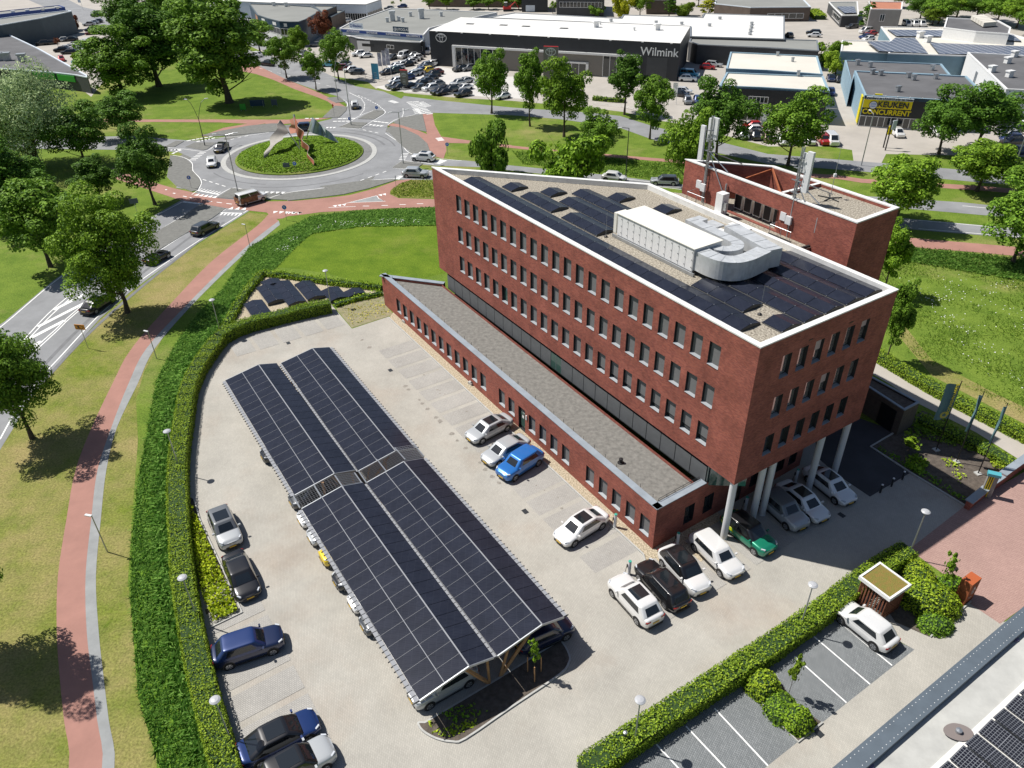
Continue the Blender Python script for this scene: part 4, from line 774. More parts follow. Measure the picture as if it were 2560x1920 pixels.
# open lattice joining the carport halves
for lb, pts in (('open steel lattice between the two left carports', ((750, 1270), (733, 1240), (858.5, 1220.4), (836.8, 1188.6), (907.6, 1212.3), (886, 1182.2))), ('open steel lattice between the two right carports', ((916.3, 1207.4), (896, 1177.6), (1013.3, 1149.5), (986.6, 1119.7), (1059.6, 1140.8), (1035, 1111.9)))):
    a0, a1, r0, r1, e0, e1 = [Vector((*G(*q, z), z)) for q, z in zip(pts, (zW, zW, zR, zR, zE, zE))]
    r = thing('lattice_screen', lb, 'lattice', (a0.x, a0.y, 0)); m = MB(); up = Vector((0, 0, .05))
    for i in range(17):
        s_ = i/16; p, q = a0+(r0-a0)*s_, a1+(r1-a1)*s_; m.tube(p, q, .014, n=4, m='joint_grey')
    for i in range(9): s_ = i/8; p, q = r0+(e0-r0)*s_, r1+(e1-r1)*s_; m.tube(p, q, .016, n=4, m='joint_grey')
    for i in range(9):
        s_ = i/8; m.tube(a0+(a1-a0)*s_, r0+(r1-r0)*s_, .014, n=4, m='joint_grey'); m.tube(r0+(r1-r0)*s_, e0+(e1-e0)*s_, .022, n=4, m='steel')
    m.build('grid', r); m = MB(); [m.tube(*x, .07, n=4, m='steel') for x in ((a0, a1), (r0, r1), (e0, e1), ((a0+r0)/2, (a1+r1)/2))]; m.build('rail', r)
    for q in ((a0+r0)/2+(r0-a0)*.2, (a1+r1)/2+(r1-a1)*.2): m = MB(); m.tube((q.x, q.y, 0), q-Vector((0, 0, .1)), .12, n=4, m='wood'); m.build('timber_post', r)
# ground mounted panels on the gravel triangle
gf = lambda u, v, z: (*(GP0+GU*u+GV*v), z)
q = [Vector(G(*p, .5)) for p in TL(1, 1, [(0, 820), (135, 790), (330, 790), (560, 845), (755, 855)])]; e = [Vector(G(*p, .5)) for p in TL(1, 1, [(110, 1040), (290, 990), (450, 950), (640, 935), (800, 890)])]
GU = (e[1]-q[1]).normalized(); GV = Vector((-GU.y, GU.x)); GV = GV if GV.x > 0 else -GV; GP0 = q[1]
def frame_uv(p): d = Vector(p)-GP0; return d.dot(GU), d.dot(GV)
for k, (p0, n, lb) in enumerate((((0, 820), 3, 'solar row second from the left on the gravel triangle, ending at the hedge'), ((135, 790), 4, 'longest solar row in the middle of the gravel triangle'), ((330, 790), 3, 'solar row third from the right on the gravel triangle'), ((560, 845), 2, 'short solar row in front of the lamp on the gravel triangle'), ((755, 855), 1, 'smallest right hand solar pair on the gravel triangle'), ((40, 770), 1, 'single solar pair at the top corner of the gravel triangle'), ((-110, 960), 3, 'leftmost solar row on the gravel triangle, against the clipped hedge'))):
    u, v = frame_uv(G(*TL(1, 1, [p0])[0], .5)); solar_row(v, u, n, lb, z=.35, h=.24, w=1.12, fr=gf, zf=.03, group='solar rows on the gravel triangle')
# ================================================================= vehicles
KIND = {  # L, W, H, belt, windscreen base x, roof front x, roof rear x, rear glass base x, hood z, tail z
 'sedan': (4.72, 1.86, 1.45, .93, 1.38, .50, -.95, -2.02, .80, 1.0), 'hatch': (4.15, 1.78, 1.50, .95, 1.20, .45, -1.25, -1.85, .86, .95),
 'suv': (4.55, 1.88, 1.64, 1.06, 1.20, .50, -1.45, -2.05, 1.0, 1.06), 'wagon': (4.72, 1.84, 1.50, .95, 1.25, .50, -1.75, -2.2, .86, .96),
 'van': (5.0, 1.95, 1.92, 1.08, 1.75, 1.0, -2.3, -2.42, 1.12, 1.08), 'mini': (3.85, 1.72, 1.52, .95, 1.22, .55, -1.35, -1.75, .92, .95),
 'cabrio': (3.9, 1.75, 1.18, .93, 1.0, .55, .3, .1, .88, .95)}
def cabin_rings(k):
    L, Wd, H, belt, xf0, xf1, xr1, xr0, hz, tz = KIND[k]; w0 = Wd/2*.93; w1 = Wd/2*(.76 if k != 'van' else .84)
    def ring(xf, xr, w, z, c=.2): return [(xf, -w*.74, z), (xf, w*.74, z), (xf-c, w, z), (xr+c*.8, w, z), (xr, w*.76, z), (xr, -w*.76, z), (xr+c*.8, -w, z), (xf-c, -w, z)]
    return ring(xf0, xr0, w0, belt-.05), ring(xf1, xr1, w1, H-.05, .12), ring(xf1-.14, xr1+.12, w1*.86, H, .08)
def quad_inset(p, a, b, c, off):     # bilinear sub-quad of p[0..3]; a: side margin, b: bottom margin, c: top margin
    p = [Vector(q) for q in p]; n = (p[1]-p[0]).cross(p[3]-p[0]).normalized()
    f = lambda u, v: p[0]*(1-u)*(1-v)+p[1]*u*(1-v)+p[2]*u*v+p[3]*(1-u)*v+n*off
    return [f(a, b), f(1-a, b), f(1-a, 1-c), f(a, 1-c)]
def car_meshes(k, far=False):
    L, Wd, H, belt, xf0, xf1, xr1, xr0, hz, tz = KIND[k]; out = {}
    xs = np.array([-.5, -.485, -.44, -.36, -.25, -.1, .1, .25, .33, .40, .455, .485, .5])*L
    if far: xs = np.array([-.5, -.46, -.3, .15, .36, .46, .5])*L
    b = MB(); prev = None; secs = []
    for x in xs:
        t = abs(x)/(L/2); w = Wd/2*(1-.20*max(0, (t-.72)/.28)**2.2); zt = belt
        if x > xf0-.1: s_ = (x-(xf0-.1))/(L/2-xf0+.1); zt = belt-(belt-hz)*min(1, s_*1.4)-(.16 if s_ > .93 else .05*max(0, s_-.6)/.33)
        if x < xr0+.1: zt = tz-(.10 if t > .985 else 0)
        if k == 'cabrio' and xr0 > x > -1.5: zt = belt+.05
        zb = .2+(.12 if t > .96 else 0)
        secs.append([(x, y*w, z) for y, z in ((0, zb), (.86, zb), (.97, zb+.13), (1, .52), (.99, .72 if zt > .8 else zt-.1), (.94, zt-.05), (.80, zt), (0, zt+.02))])
    for a, c in zip(secs, secs[1:]):
        for i in range(7):
            q = [a[i], a[i+1], c[i+1], c[i]]; b.face(q, 'car_paint', True); b.face([(x, -y, z) for x, y, z in q[::-1]], 'car_paint', True)
    for e, rv in ((secs[0], 0), (secs[-1], 1)):
        p = e[1:7]; q = [*p]+[(x, -y, z) for x, y, z in p[::-1]]; b.face(q if rv else q[::-1], 'car_paint', True)
    out['hull'] = b
    r0, r1, r2 = cabin_rings(k); cb = MB() if not far else b
    if k != 'cabrio':
        for A, B in ((r0, r1), (r1, r2)):
            for i in range(8): j = (i+1) % 8; cb.face([A[i], A[j], B[j], B[i]], 'car_paint', A is r1)
        cb.face(r2, 'car_paint', True)
    else:
        cb.face([(.1, -.62, .99), (.1, .62, .99), (-1.0, .62, .99), (-1.0, -.62, .99)], 'black')
        for y in (-.35, .35):
            for x in (-.25, -.85): cb.obox((x, y-.22, .95), (.15, 0, 0), (0, .44, 0), (-.05, 0, .28), 'tyre')
    out['cabin'] = cb
    g = {}
    if k != 'cabrio':
        g['windscreen'] = quad_inset([r0[0], r0[1], r1[1], r1[0]], .02, .03, .03, .012); g['rear_window'] = quad_inset([r0[4], r0[5], r1[5], r1[4]], .06, .12 if k != 'van' else .3, .05, .012)
        for s_, (i, j) in ((1, (2, 3)), (-1, (6, 7))):
            q = quad_inset([r0[i], r0[j], r1[j], r1[i]], .03, .16, .08, .012); L2 = lambda a, c, t: a+(c-a)*t
            for w, (s0, s1) in enumerate(((0, .48), (.52, 1))): g['side_window%d%d' % (s_, w)] = [L2(q[0], q[1], s0), L2(q[0], q[1], s1), L2(q[3], q[2], s1), L2(q[3], q[2], s0)]
    else: g['windscreen'] = quad_inset([r0[0], r0[1], r1[1], r1[0]], 0, 0, 0, 0)
    out['glass'] = g; return out
def wheel_pos(k):
    L, Wd = KIND[k][:2]; return [(x, s_*(Wd/2-.115), s_) for x in (L*.315, -L*.30) for s_ in (1, -1)]
PROTO = {}
def make_car(k, glassroof=False):
    key = (k, glassroof)
    if key in PROTO: return PROTO[key]
    L, Wd, H, belt, xf0, xf1, xr1, xr0, hz, tz = KIND[k]; m = car_meshes(k)
    r = thing('parked_car', '', 'car')
    bo = m['hull'].build('body', r, merge=True); md = bo.modifiers.new('s', 'SUBSURF'); md.levels = 1; md.render_levels = 1
    if k in ('van', 'cabrio'): m['cabin'].build('cabin', r, merge=True)
    else:           # smooth greenhouse: one rounded cage, then split into roof/pillars and the four panes
        fx = lambda rg, e: [(x+(e if i in (0, 1) else -e*.8 if i in (4, 5) else (.14 if i in (2, 7) else -.10)), (1 if y > 0 else -1)*max(abs(q[1]) for q in rg)*(.95 if i in (0, 1, 4, 5) else 1.03), z) for i, (x, y, z) in enumerate(rg)]; r0, r1, r2 = cabin_rings(k); r0 = fx(r0, .06); r1 = fx(r1, .03); r1 = [(x, y, z+.035) for x, y, z in r1]; r2 = [(x, y, z+.035) for x, y, z in r2]; cg = MB(); nm = {0: 'windscreen', 2: 'side_window', 4: 'rear_window', 6: 'side_window'}
        for j in range(8): M.setdefault('cut%d' % j, bpy.data.materials.new('cut%d' % j))
        lo = [(x, y, z-.12) for x, y, z in r0]; hi = [tuple(Vector(a)*.96+Vector(c)*.04) for a, c in zip(r1, r0)]; lw = [tuple(Vector(a)*.97+Vector(c)*.03) for a, c in zip(r0, r1)]
        for A, B, g_ in ((lo, lw, 0), (lw, hi, 1), (hi, r1, 0), (r1, r2, 0)):
            for i in range(8): j = (i+1) % 8; cg.face([A[i], A[j], B[j], B[i]], 'cut%d' % i if g_ and i in nm else 'car_paint', True)
        cg.face(r2, 'car_paint', True); t_ = cg.build('cage', None, merge=True); sm = t_.modifiers.new('s', 'SUBSURF'); sm.levels = 2
        me = bpy.data.meshes.new_from_object(t_.evaluated_get(bpy.context.evaluated_depsgraph_get())); names = [x.name for x in me.materials]; V = [tuple(v.co) for v in me.vertices]; bpy.data.objects.remove(t_)
        for mi_, mn in enumerate(names):
            pl = [p for p in me.polygons if p.material_index == mi_]; b = MB(); gl = mn.startswith('cut')
            for p in pl: n3 = p.normal; b.face([Vector(V[i])+n3*(.004 if gl else 0) if False else V[i] for i in p.vertices], 'car_glass' if gl else 'car_paint', True)
            b.build(nm[int(mn[3])] if gl else 'cabin', r, merge=True)
    for n, q in (m['glass'].items() if k in ('van', 'cabrio') else ()):
        b = MB(); b.face(q, 'car_glass'); b.build('windscreen' if n == 'windscreen' else 'rear_window' if n == 'rear_window' else 'side_window', r)
    if glassroof:
        r2 = cabin_rings(k)[2]; xs = [p[0] for p in r2]; w = max(p[1] for p in r2); b = MB(); x0, x1 = min(xs)+.1, max(xs)-.02
        a, c = (x0-.04, x1+.06) if k == 'sedan' else (x0+.35, x1-.02); b.face([(a+.06, -w*.86, H+.038), (a+.06, w*.86, H+.038), (c-.02, w*.86, H+.038), (c-.02, -w*.86, H+.038)], 'car_glass')
        b.build('glass_roof', r)
    for x, y, s_ in wheel_pos(k):
        b = MB(); b.tube((x, y-s_*.12, .33), (x, y+s_*.125, .33), .33, n=20, m='tyre'); wh = b.build('wheel', r)
        b = MB(); b.tube((x, y+s_*.10, .33), (x, y+s_*.13, .33), .225, n=14, m='rim')
        for a in range(5): t = 2*math.pi*a/5; b.obox((x+.05*math.cos(t)-.03*math.sin(t), y+s_*.131, .33+.05*math.sin(t)-.03*math.cos(t)*-1), (.16*math.cos(t+.25), 0, .16*math.sin(t+.25)), (-.05*math.sin(t+.25), 0, .05*math.cos(t+.25)), (0, s_*.004, 0), 'rim_dark')
        b.build('rim', wh)
        b = MB(); b.tube((x, y-s_*.3, .36), (x, y+s_*.11, .36), .395, n=20, m='black'); b.build('wheel_arch', r)
    for s_ in (1, -1):
        hzz = hz-.12; b = MB(); b.obox((L/2-.34, s_*(Wd/2-.10)-.0, hzz-.02), (.26, -s_*.17, 0), (-.03, -s_*.10, 0), (0, 0, .12), 'lamp_clear'); b.build('headlight', r)
        b = MB(); b.obox((-L/2+.10, s_*(Wd/2-.09), tz-.24), (-.09, -s_*.12, 0), (.0, -s_*.30, 0), (0, 0, .13), 'lamp_red'); b.build('tail_light', r)
        b = MB(); b.obox((xf0-.32, s_*(Wd/2-.05), belt-.02), (.12, 0, 0), (0, s_*.2, 0), (0, 0, .13), 'car_paint'); b.build('mirror', r)
        b = MB(); b.obox((-L*.2, s_*(Wd/2-.01), .2), (L*.42, 0, 0), (0, s_*.012, 0), (0, 0, .10), 'black'); b.build('sill_trim', r)
    b = MB(); b.obox((L/2-.03, -.5, .26), (.05, 0, 0), (0, 1.0, 0), (0, 0, .2), 'black'); b.build('grille', r); b = MB(); b.obox((L/2+.022, -.26, .40), (.012, 0, 0), (0, .52, 0), (0, 0, .11), 'plate'); b.build('number_plate', r)
    b = MB(); b.obox((-L/2+.0, -.62, .24), (-.03, 0, 0), (0, 1.24, 0), (0, 0, .16), 'black'); b.build('bumper_trim', r); b = MB(); b.obox((-L/2-.022, -.26, .62), (-.012, 0, 0), (0, .52, 0), (0, 0, .11), 'plate'); b.build('number_plate', r)
    PROTO[key] = r; return r
FAR = {}
def far_car(k):
    if k not in FAR:
        m = car_meshes(k, True); b = m['hull']
        for q in m['glass'].values(): b.face(q, 'car_glass')
        L, Wd = KIND[k][:2]
        for x, y, s_ in wheel_pos(k): b.tube((x, y-s_*.1, .33), (x, y+s_*.13, .33), .34, n=10, m='tyre')
        for s_ in (1, -1): b.obox((L/2-.3, s_*(Wd/2-.1), KIND[k][8]-.14), (.25, -s_*.17, 0), (-.03, -s_*.1, 0), (0, 0, .11), 'lamp_clear'); b.obox((-L/2+.1, s_*(Wd/2-.1), KIND[k][9]-.22), (-.08, -s_*.1, 0), (0, -s_*.3, 0), (0, 0, .12), 'lamp_red')
        o = b.build('parked_car'); FAR[k] = [o, False]
    return FAR[k]
COLR = {'white': (.80, .80, .79), 'silver': (.46, .48, .49), 'grey': (.16, .17, .18), 'black': (.012, .012, .014), 'blue': (.012, .035, .14), 'bright blue': (.02, .16, .50), 'dark blue': (.012, .022, .07),
        'red': (.45, .02, .02), 'dark red': (.16, .015, .015), 'green': (.01, .22, .13), 'yellow': (.75, .55, .02), 'dark grey': (.06, .065, .07), 'dark green': (.015, .05, .04), 'light blue': (.10, .38, .55), 'brown': (.18, .12, .09), 'orange': (.75, .22, .02)}
USED = set()
def place_car(k, col, p, q=None, heading=None, label='', group=None, gr=False, cat='car', roofc=None, z=0.):
    """p: photo pixel of the middle of the car; q: photo pixel of its nose (both read at height .7) or heading in radians"""
    c = Vector(G(*p, .7)) if not isinstance(p, Vector) else p
    if q is not None: n = Vector(G(*q, .7)); heading = math.atan2(n.y-c.y, n.x-c.x)
    pr = make_car(k, gr); key = (k, gr)
    if key in USED: r = copy_tree(pr)
    else: r = pr; USED.add(key)
    r.location = (c.x, c.y, z); r.rotation_euler = (0, 0, heading)
    def setc(o):
        for ch in o.children:
            ch.color = (*COLR[col], 1)
            if roofc and ch.name.startswith('cabin'): ch.color = (*COLR[roofc], 1)
            setc(ch)
    setc(r); tag(r, label, cat, group); 
    return r
HB = math.atan2(-BV.y, -BV.x)           # nose away from the office wall
def face(p, q): a, b = Vector(G(*p, .7)), Vector(G(*q, .7)); return math.atan2(b.y-a.y, b.x-a.x)
OW = 'cars parked nose out beside the low wing'
cars = [
 ('sedan', 'silver', (1223, 1068), (1169, 1095), 'silver saloon with black glass roof, furthest along the low brick wing', OW, True, None),
 ('sedan', 'silver', (1264, 1122), (1208, 1152), 'silver saloon with plain roof between a glass roofed saloon and a bright blue car', OW, False, None),
 ('suv', 'bright blue', (1300, 1156), (1246, 1190), 'bright blue estate parked by the side door of the low wing', OW, False, None),
 ('sedan', 'white', (1453, 1313), (1393, 1350), 'white saloon with black glass roof alone beside the low wing', OW, True, None),
 ('suv', 'white', (1588, 1497), (1545, 1450), 'white hatchback with dark sunroof, nose towards the gravel bulb', 'cars charging in front of the office', True, None),
 ('wagon', 'black', (1655, 1458), (1608, 1408), 'black estate parked nose in between two white cars', 'cars charging in front of the office', True, None),
 ('suv', 'white', (1710, 1422), (1757, 1475), 'white car with black roof beside the black estate', 'cars charging in front of the office', True, 'black'),
 ('wagon', 'white', (1791, 1381), (1843, 1432), 'all white estate next to the front corner column', 'cars charging in front of the office', False, None),
 ('suv', 'green', (1871, 1330), (1922, 1370), 'green and yellow car with black roof behind the corner column', 'cars charging in front of the office', False, 'black'),
 ('suv', 'silver', (1957, 1270), (2002, 1310), 'grey car parked in the shade under the office block', 'cars charging in front of the office', False, 'grey'),
 ('sedan', 'white', (2006, 1250), (2062, 1295), 'white saloon in the shade, left of two behind the columns', 'cars charging in front of the office', True, None),
 ('sedan', 'white', (2074, 1208), (2128, 1250), 'white saloon in the shade nearest the entrance plaza', 'cars charging in front of the office', True, None),
 ('suv', 'silver', (561, 1315), (586, 1372), 'silver car with black roof beside the yellow shrubs', 'cars along the west hedge', True, 'grey'),
 ('sedan', 'black', (602, 1435), (626, 1492), 'black saloon parked nose down beside the yellow shrubs', 'cars along the west hedge', False, None),
 ('suv', 'dark blue', (620, 1613), (690, 1590), 'dark blue car above the empty bays by the west hedge', 'cars along the west hedge', False, 'blue'),
 ('sedan', 'blue', (697, 1840), (775, 1800), 'blue saloon with black roof at the bottom by the hedge', 'cars along the west hedge', True, 'black'),
 ('suv', 'silver', (738, 1915), (812, 1872), 'silver car with black roof cut off by the bottom edge', 'cars along the west hedge', True, 'black'),
 ('hatch', 'white', (2166, 1560), (2115, 1520), 'white hatchback beside the green roofed shelter', None, False, None),
 ('sedan', 'black', (553, 367), (537, 381), 'black car driving on the roundabout, left of the mound', 'traffic on the roundabout', False, None),
 ('hatch', 'white', (529, 404), (527, 420), 'white car driving towards the camera on the roundabout', 'traffic on the roundabout', False, None),
 ('wagon', 'dark grey', (512, 568), (536, 556), 'dark grey estate driving up to the roundabout', 'traffic on the approach road', False, None),
 ('cabrio', 'black', (391, 640), (420, 625), 'black open convertible on the approach road', 'traffic on the approach road', False, None),
 ('sedan', 'black', (243, 757), (272, 738), 'black car behind the leaning avenue tree on the approach road', 'traffic on the approach road', False, None),
 ('suv', 'white', (1058, 392), (1030, 390), 'white estate entering the roundabout from the right', 'traffic on the roundabout', True, None),
 ('suv', 'silver', (1038, 432), (1068, 433), 'silver car leaving the roundabout behind the office corner', 'traffic on the roundabout', False, None),
 ('wagon', 'silver', (1662, 450), (1635, 449), 'silver estate with dark roof on the road beyond the roof parapet', 'traffic on the road behind the office', False, 'dark grey'),
 ('hatch', 'white', (1536, 441), (1562, 444), 'white car half hidden by the bushy tree on the far road', 'traffic on the road behind the office', False, None),
 ('mini', 'dark grey', (887, 262), (888, 275), 'grey car with white roof coming down to the roundabout', 'traffic on the roundabout', False, 'white'),
 ('suv', 'dark blue', (755, 318), (738, 319), 'dark blue car passing behind the sculpture', 'traffic on the roundabout', False, None),
 ('hatch', 'dark blue', (1358, 1580), (1376, 1572), 'dark blue car under the near right carport', 'cars under the carports', False, None),
]
for k, c, p, q, lb, g_, gr, rc in cars: place_car(k, c, p, q, label=lb, group=g_, gr=gr, roofc=rc)
# cars under the left carports: noses show past the eaves
CA = Vector(G(1049.4, 1751, zW)); CB = Vector(G(563.6, 951.3, zW)); ct = (CB-CA).normalized(); cn = Vector((ct.y, -ct.x))
for nose, k, c, lb in (((1043, 1742), 'suv', 'silver', 'silver car with its whole flank showing under the front end of the left carport'), ((920, 1562), 'hatch', 'dark grey', 'dark grey car nose under the near left carport, second from the front'), ((890, 1508), 'hatch', 'white', 'white car nose barely showing under the near left carport'), ((851, 1452), 'hatch', 'black', 'black car nose under the near left carport'),
        ((817, 1393), 'mini', 'yellow', 'yellow car nose under the near left carport'), ((786, 1342), 'sedan', 'silver', 'silver car nose next to the yellow one under the carport'), ((761, 1298), 'sedan', 'white', 'white car nose next to the open lattice of the left carports'), ((739, 1252), 'hatch', 'dark grey', 'grey car under the open lattice of the left carports'), ((667, 1139), 'hatch', 'black', 'dark car nose under the far left carport')):
    n_ = Vector(G(*nose, .5)); place_car(k, c, n_+cn*(KIND[k][0]/2-.45), heading=math.atan2(-cn.y, -cn.x), label=lb, group='cars under the carports')
# wrapped delivery van
r = place_car('van', 'white', (628, 495), (657, 487), label='white delivery van with brown printed sides crossing the cycle path', group='traffic on the roundabout', cat='van')
M['print'] = mat('printed_wrap', (.05, .025, .02), .4, col2=(.35, .16, .06), scale=2.2)
for s_ in (1, -1): b = MB(); b.obox((-2.3, s_*.972, .45), (3.0, 0, 0), (0, s_*.012, 0), (0, 0, .85), 'print'); o = _build0(b, 'side_print'); o.parent = r
b = MB(); b.obox((-2.515, -.8, .5), (-.012, 0, 0), (0, 1.6, 0), (0, 0, .9), 'print'); o = _build0(b, 'rear_print'); o.parent = r
# yellow flash on the green car
gc = [o for o in bpy.data.objects if o.get('label', '').startswith('green and yellow')][0]
M['car_yellow'] = mat('yellow_livery', (.62, .70, .02), .35, coat=1)
for s_ in (1, -1): b = MB(); b.obox((-1.75, s_*.928, .62), (1.1, 0, 0), (0, s_*.014, 0), (-.25, 0, .33), 'car_yellow'); b.obox((-2.0, s_*.70, 1.04), (.55, 0, 0), (0, s_*.16, 0), (0, 0, .03), 'car_yellow'); o = _build0(b, 'livery_flash'); o.parent = gc
b = MB(); b.obox((1.5, -.5, .985), (.14, 0, -.01), (0, 1, 0), (0, 0, .03), 'car_yellow'); o = _build0(b, 'bonnet_stripe'); o.parent = gc
# ---------------- far cars in the dealer yards
def fc(k, col, p, heading, label, group, z=.7):
    e = far_car(k); o = e[0]
    if e[1]: o = o.copy(); COL.objects.link(o)
    e[1] = True; c = G(*p, z); o.location = (*c, 0); o.rotation_euler = (0, 0, heading); o.color = (*COLR[col], 1); tag(o, label, 'van' if k == 'van' else 'car', group); return o
KW = {'sedan': 'saloon', 'hatch': 'hatchback', 'suv': 'SUV', 'wagon': 'estate', 'van': 'van', 'mini': 'small car'}
ORD = ['first', 'second', 'third', 'fourth', 'fifth', 'sixth', 'seventh', 'eighth', 'ninth', 'tenth', 'eleventh', 'twelfth', 'thirteenth', 'fourteenth', 'fifteenth']
def yard(zoom, lst, heading, where, group):
    cnt = {}
    for i, e in enumerate(lst):
        p, k, c = e[:3]; h = e[3] if len(e) > 3 else heading; cnt[(c, k)] = cnt.get((c, k), 0)+1; n = cnt[(c, k)]
        tot = sum(1 for x in lst if (x[2], x[1]) == (c, k))
        lb = '%s %s %s' % (c, KW[k], where) if tot == 1 else '%s %s %s, %s such from left' % (c, KW[k], where, ORD[n-1])
        fc(k, c, ZO(*zoom, [p])[0], h, lb, group)
def srt(l): return sorted(l, key=lambda e: e[0][0])
Zd = (780, 90, 6.9125); HD = R(218)
yard(Zd, srt([((1450, 765), 'hatch', 'white'), ((1420, 845), 'suv', 'grey'), ((1500, 870), 'sedan', 'black'), ((1680, 855), 'sedan', 'black'), ((1650, 705), 'hatch', 'blue'), ((1850, 885), 'hatch', 'dark grey'), ((2050, 890), 'suv', 'white'), ((2200, 950), 'suv', 'black')]), HD, 'in the front row of the dark showroom forecourt', 'cars on the dark showroom forecourt')
yard(Zd, srt([((1735, 650), 'hatch', 'silver'), ((1880, 810), 'hatch', 'black'), ((1960, 765), 'sedan', 'dark grey'), ((2040, 715), 'sedan', 'black'), ((2085, 660), 'suv', 'black'), ((2150, 830), 'suv', 'grey'), ((2150, 620), 'hatch', 'dark red'), ((2290, 900), 'sedan', 'black')]), HD, 'in the second row of the dark showroom forecourt', 'cars on the dark showroom forecourt')
yard(Zd, srt([((1800, 625), 'wagon', 'silver'), ((1870, 590), 'hatch', 'blue'), ((1930, 545), 'hatch', 'dark grey'), ((1990, 580), 'mini', 'yellow'), ((1960, 505), 'suv', 'grey'), ((2065, 475), 'suv', 'white')]), HD, 'in the back row below the black showroom wall', 'cars on the dark showroom forecourt')
yard((640, 0, 3.456), srt([((1620, 790), 'sedan', 'black'), ((1745, 710), 'hatch', 'silver'), ((1810, 690), 'sedan', 'silver'), ((1700, 750), 'hatch', 'white'), ((1790, 805), 'suv', 'black'), ((1680, 770), 'suv', 'dark grey'), ((1800, 750), 'sedan', 'white'), ((2130, 825), 'hatch', 'white'), ((1950, 700), 'suv', 'silver'), ((1765, 590), 'suv', 'black'), ((1835, 585), 'suv', 'grey')]), HD, 'on the right half of the showroom forecourt', 'cars on the dark showroom forecourt')
yard(Zd, srt([((1690, 435), 'hatch', 'white'), ((1735, 400), 'sedan', 'white'), ((1795, 370), 'suv', 'white'), ((1640, 475), 'hatch', 'black'), ((1545, 480), 'wagon', 'white'), ((1450, 505), 'sedan', 'white'), ((1490, 545), 'mini', 'white'), ((1425, 585), 'suv', 'dark green'), ((1295, 615), 'hatch', 'black')]), HD, 'in the line between the two dealer yards', 'cars between the dealer yards')
yard(Zd, srt([((810, 300), 'suv', 'white', R(205)), ((925, 328), 'hatch', 'white', R(200)), ((500, 540), 'suv', 'dark red', R(175)), ((670, 572), 'hatch', 'white', R(200)), ((780, 612), 'hatch', 'dark grey', R(180)), ((1395, 358), 'sedan', 'dark grey', R(240)), ((1575, 335), 'van', 'white', R(250)), ((1745, 325), 'hatch', 'grey', R(200)), ((1835, 325), 'hatch', 'black', R(200)), ((550, 480), 'suv', 'grey', R(180)), ((300, 480), 'hatch', 'light blue', R(180)), ((2020, 250), 'van', 'white', R(260))]), HD, 'in the yard of the glass repair shop', 'cars in the repair shop yard')
yard((1600, 140, 4.608), srt([((780, 120), 'hatch', 'red', R(340)), ((850, 90), 'wagon', 'silver', R(330)), ((570, 205), 'van', 'light blue', R(335)), ((550, 255), 'suv', 'white', R(345)), ((500, 395), 'hatch', 'white', R(340)), ((470, 430), 'hatch', 'black', R(320)), ((550, 505), 'hatch', 'grey', R(265)), ((665, 500), 'hatch', 'blue', R(265))]), 0, 'on the paved passage right of the black showroom', 'cars beside the black showroom')
yard((1600, 140, 4.608), srt([((1300, 795), 'hatch', 'red', R(180)), ((1300, 840), 'hatch', 'white', R(180)), ((1330, 910), 'mini', 'black', R(265)), ((1470, 935), 'hatch', 'brown', R(265)), ((1640, 960), 'sedan', 'white', R(265)), ((1800, 960), 'hatch', 'grey', R(265)), ((1955, 965), 'mini', 'white', R(265)), ((2115, 960), 'suv', 'red', R(265)), ((2210, 1010-45), 'van', 'white', R(265)), ((1195, 900), 'hatch', 'silver', R(265))]), 0, 'in the row under the trees left of the kitchen shop', 'cars in the row under the trees')
yard((2130, 200, 5.144), srt([((590, 670), 'hatch', 'white', R(265)), ((2030, 640), 'suv', 'dark grey', R(180)), ((2030, 690), 'hatch', 'silver', R(180)), ((2060, 740), 'hatch', 'blue', R(180)), ((2080, 800), 'suv', 'brown', R(180)), ((2130, 900), 'hatch', 'blue', R(180)), ((1100, 660), 'mini', 'white', R(265))]), 0, 'on the kitchen shop car park', 'cars on the kitchen shop car park')
yard((1920, 0, 3.456), srt([((545, 670), 'sedan', 'dark blue', R(255)), ((615, 680), 'hatch', 'black', R(255)), ((545, 790), 'hatch', 'blue', R(255)), ((395, 275), 'wagon', 'black', R(160)), ((400, 300), 'hatch', 'white', R(160)), ((185, 300), 'hatch', 'dark grey', R(90)), ((1200, 205), 'van', 'white', R(265)), ((1265, 205), 'van', 'white', R(265)), ((1325, 205), 'van', 'white', R(265)), ((850, 265), 'van', 'white', R(200)), ((890, 285), 'hatch', 'red', R(200)), ((850, 310), 'sedan', 'blue', R(200)), ((870, 330), 'hatch', 'white', R(200)), ((700, 205), 'hatch', 'dark blue', R(200)), ((730, 225), 'wagon', 'dark grey', R(200))]), 0, 'among the flat roofed halls at the upper right', 'cars among the halls at the upper right')
yard((0, 0, 6.9125), srt([((530, 650), 'hatch', 'dark blue'), ((670, 620), 'hatch', 'red'), ((620, 690), 'suv', 'black'), ((780, 600), 'suv', 'white'), ((850, 630), 'hatch', 'dark green'), ((970, 600), 'suv', 'grey'), ((1160, 540), 'wagon', 'silver'), ((1080, 680), 'hatch', 'silver'), ((1220, 670), 'sedan', 'black'), ((740, 740), 'suv', 'black'), ((860, 730), 'sedan', 'black')]), R(205), 'in the shade before the grey blue showroom', 'cars before the grey blue showroom')
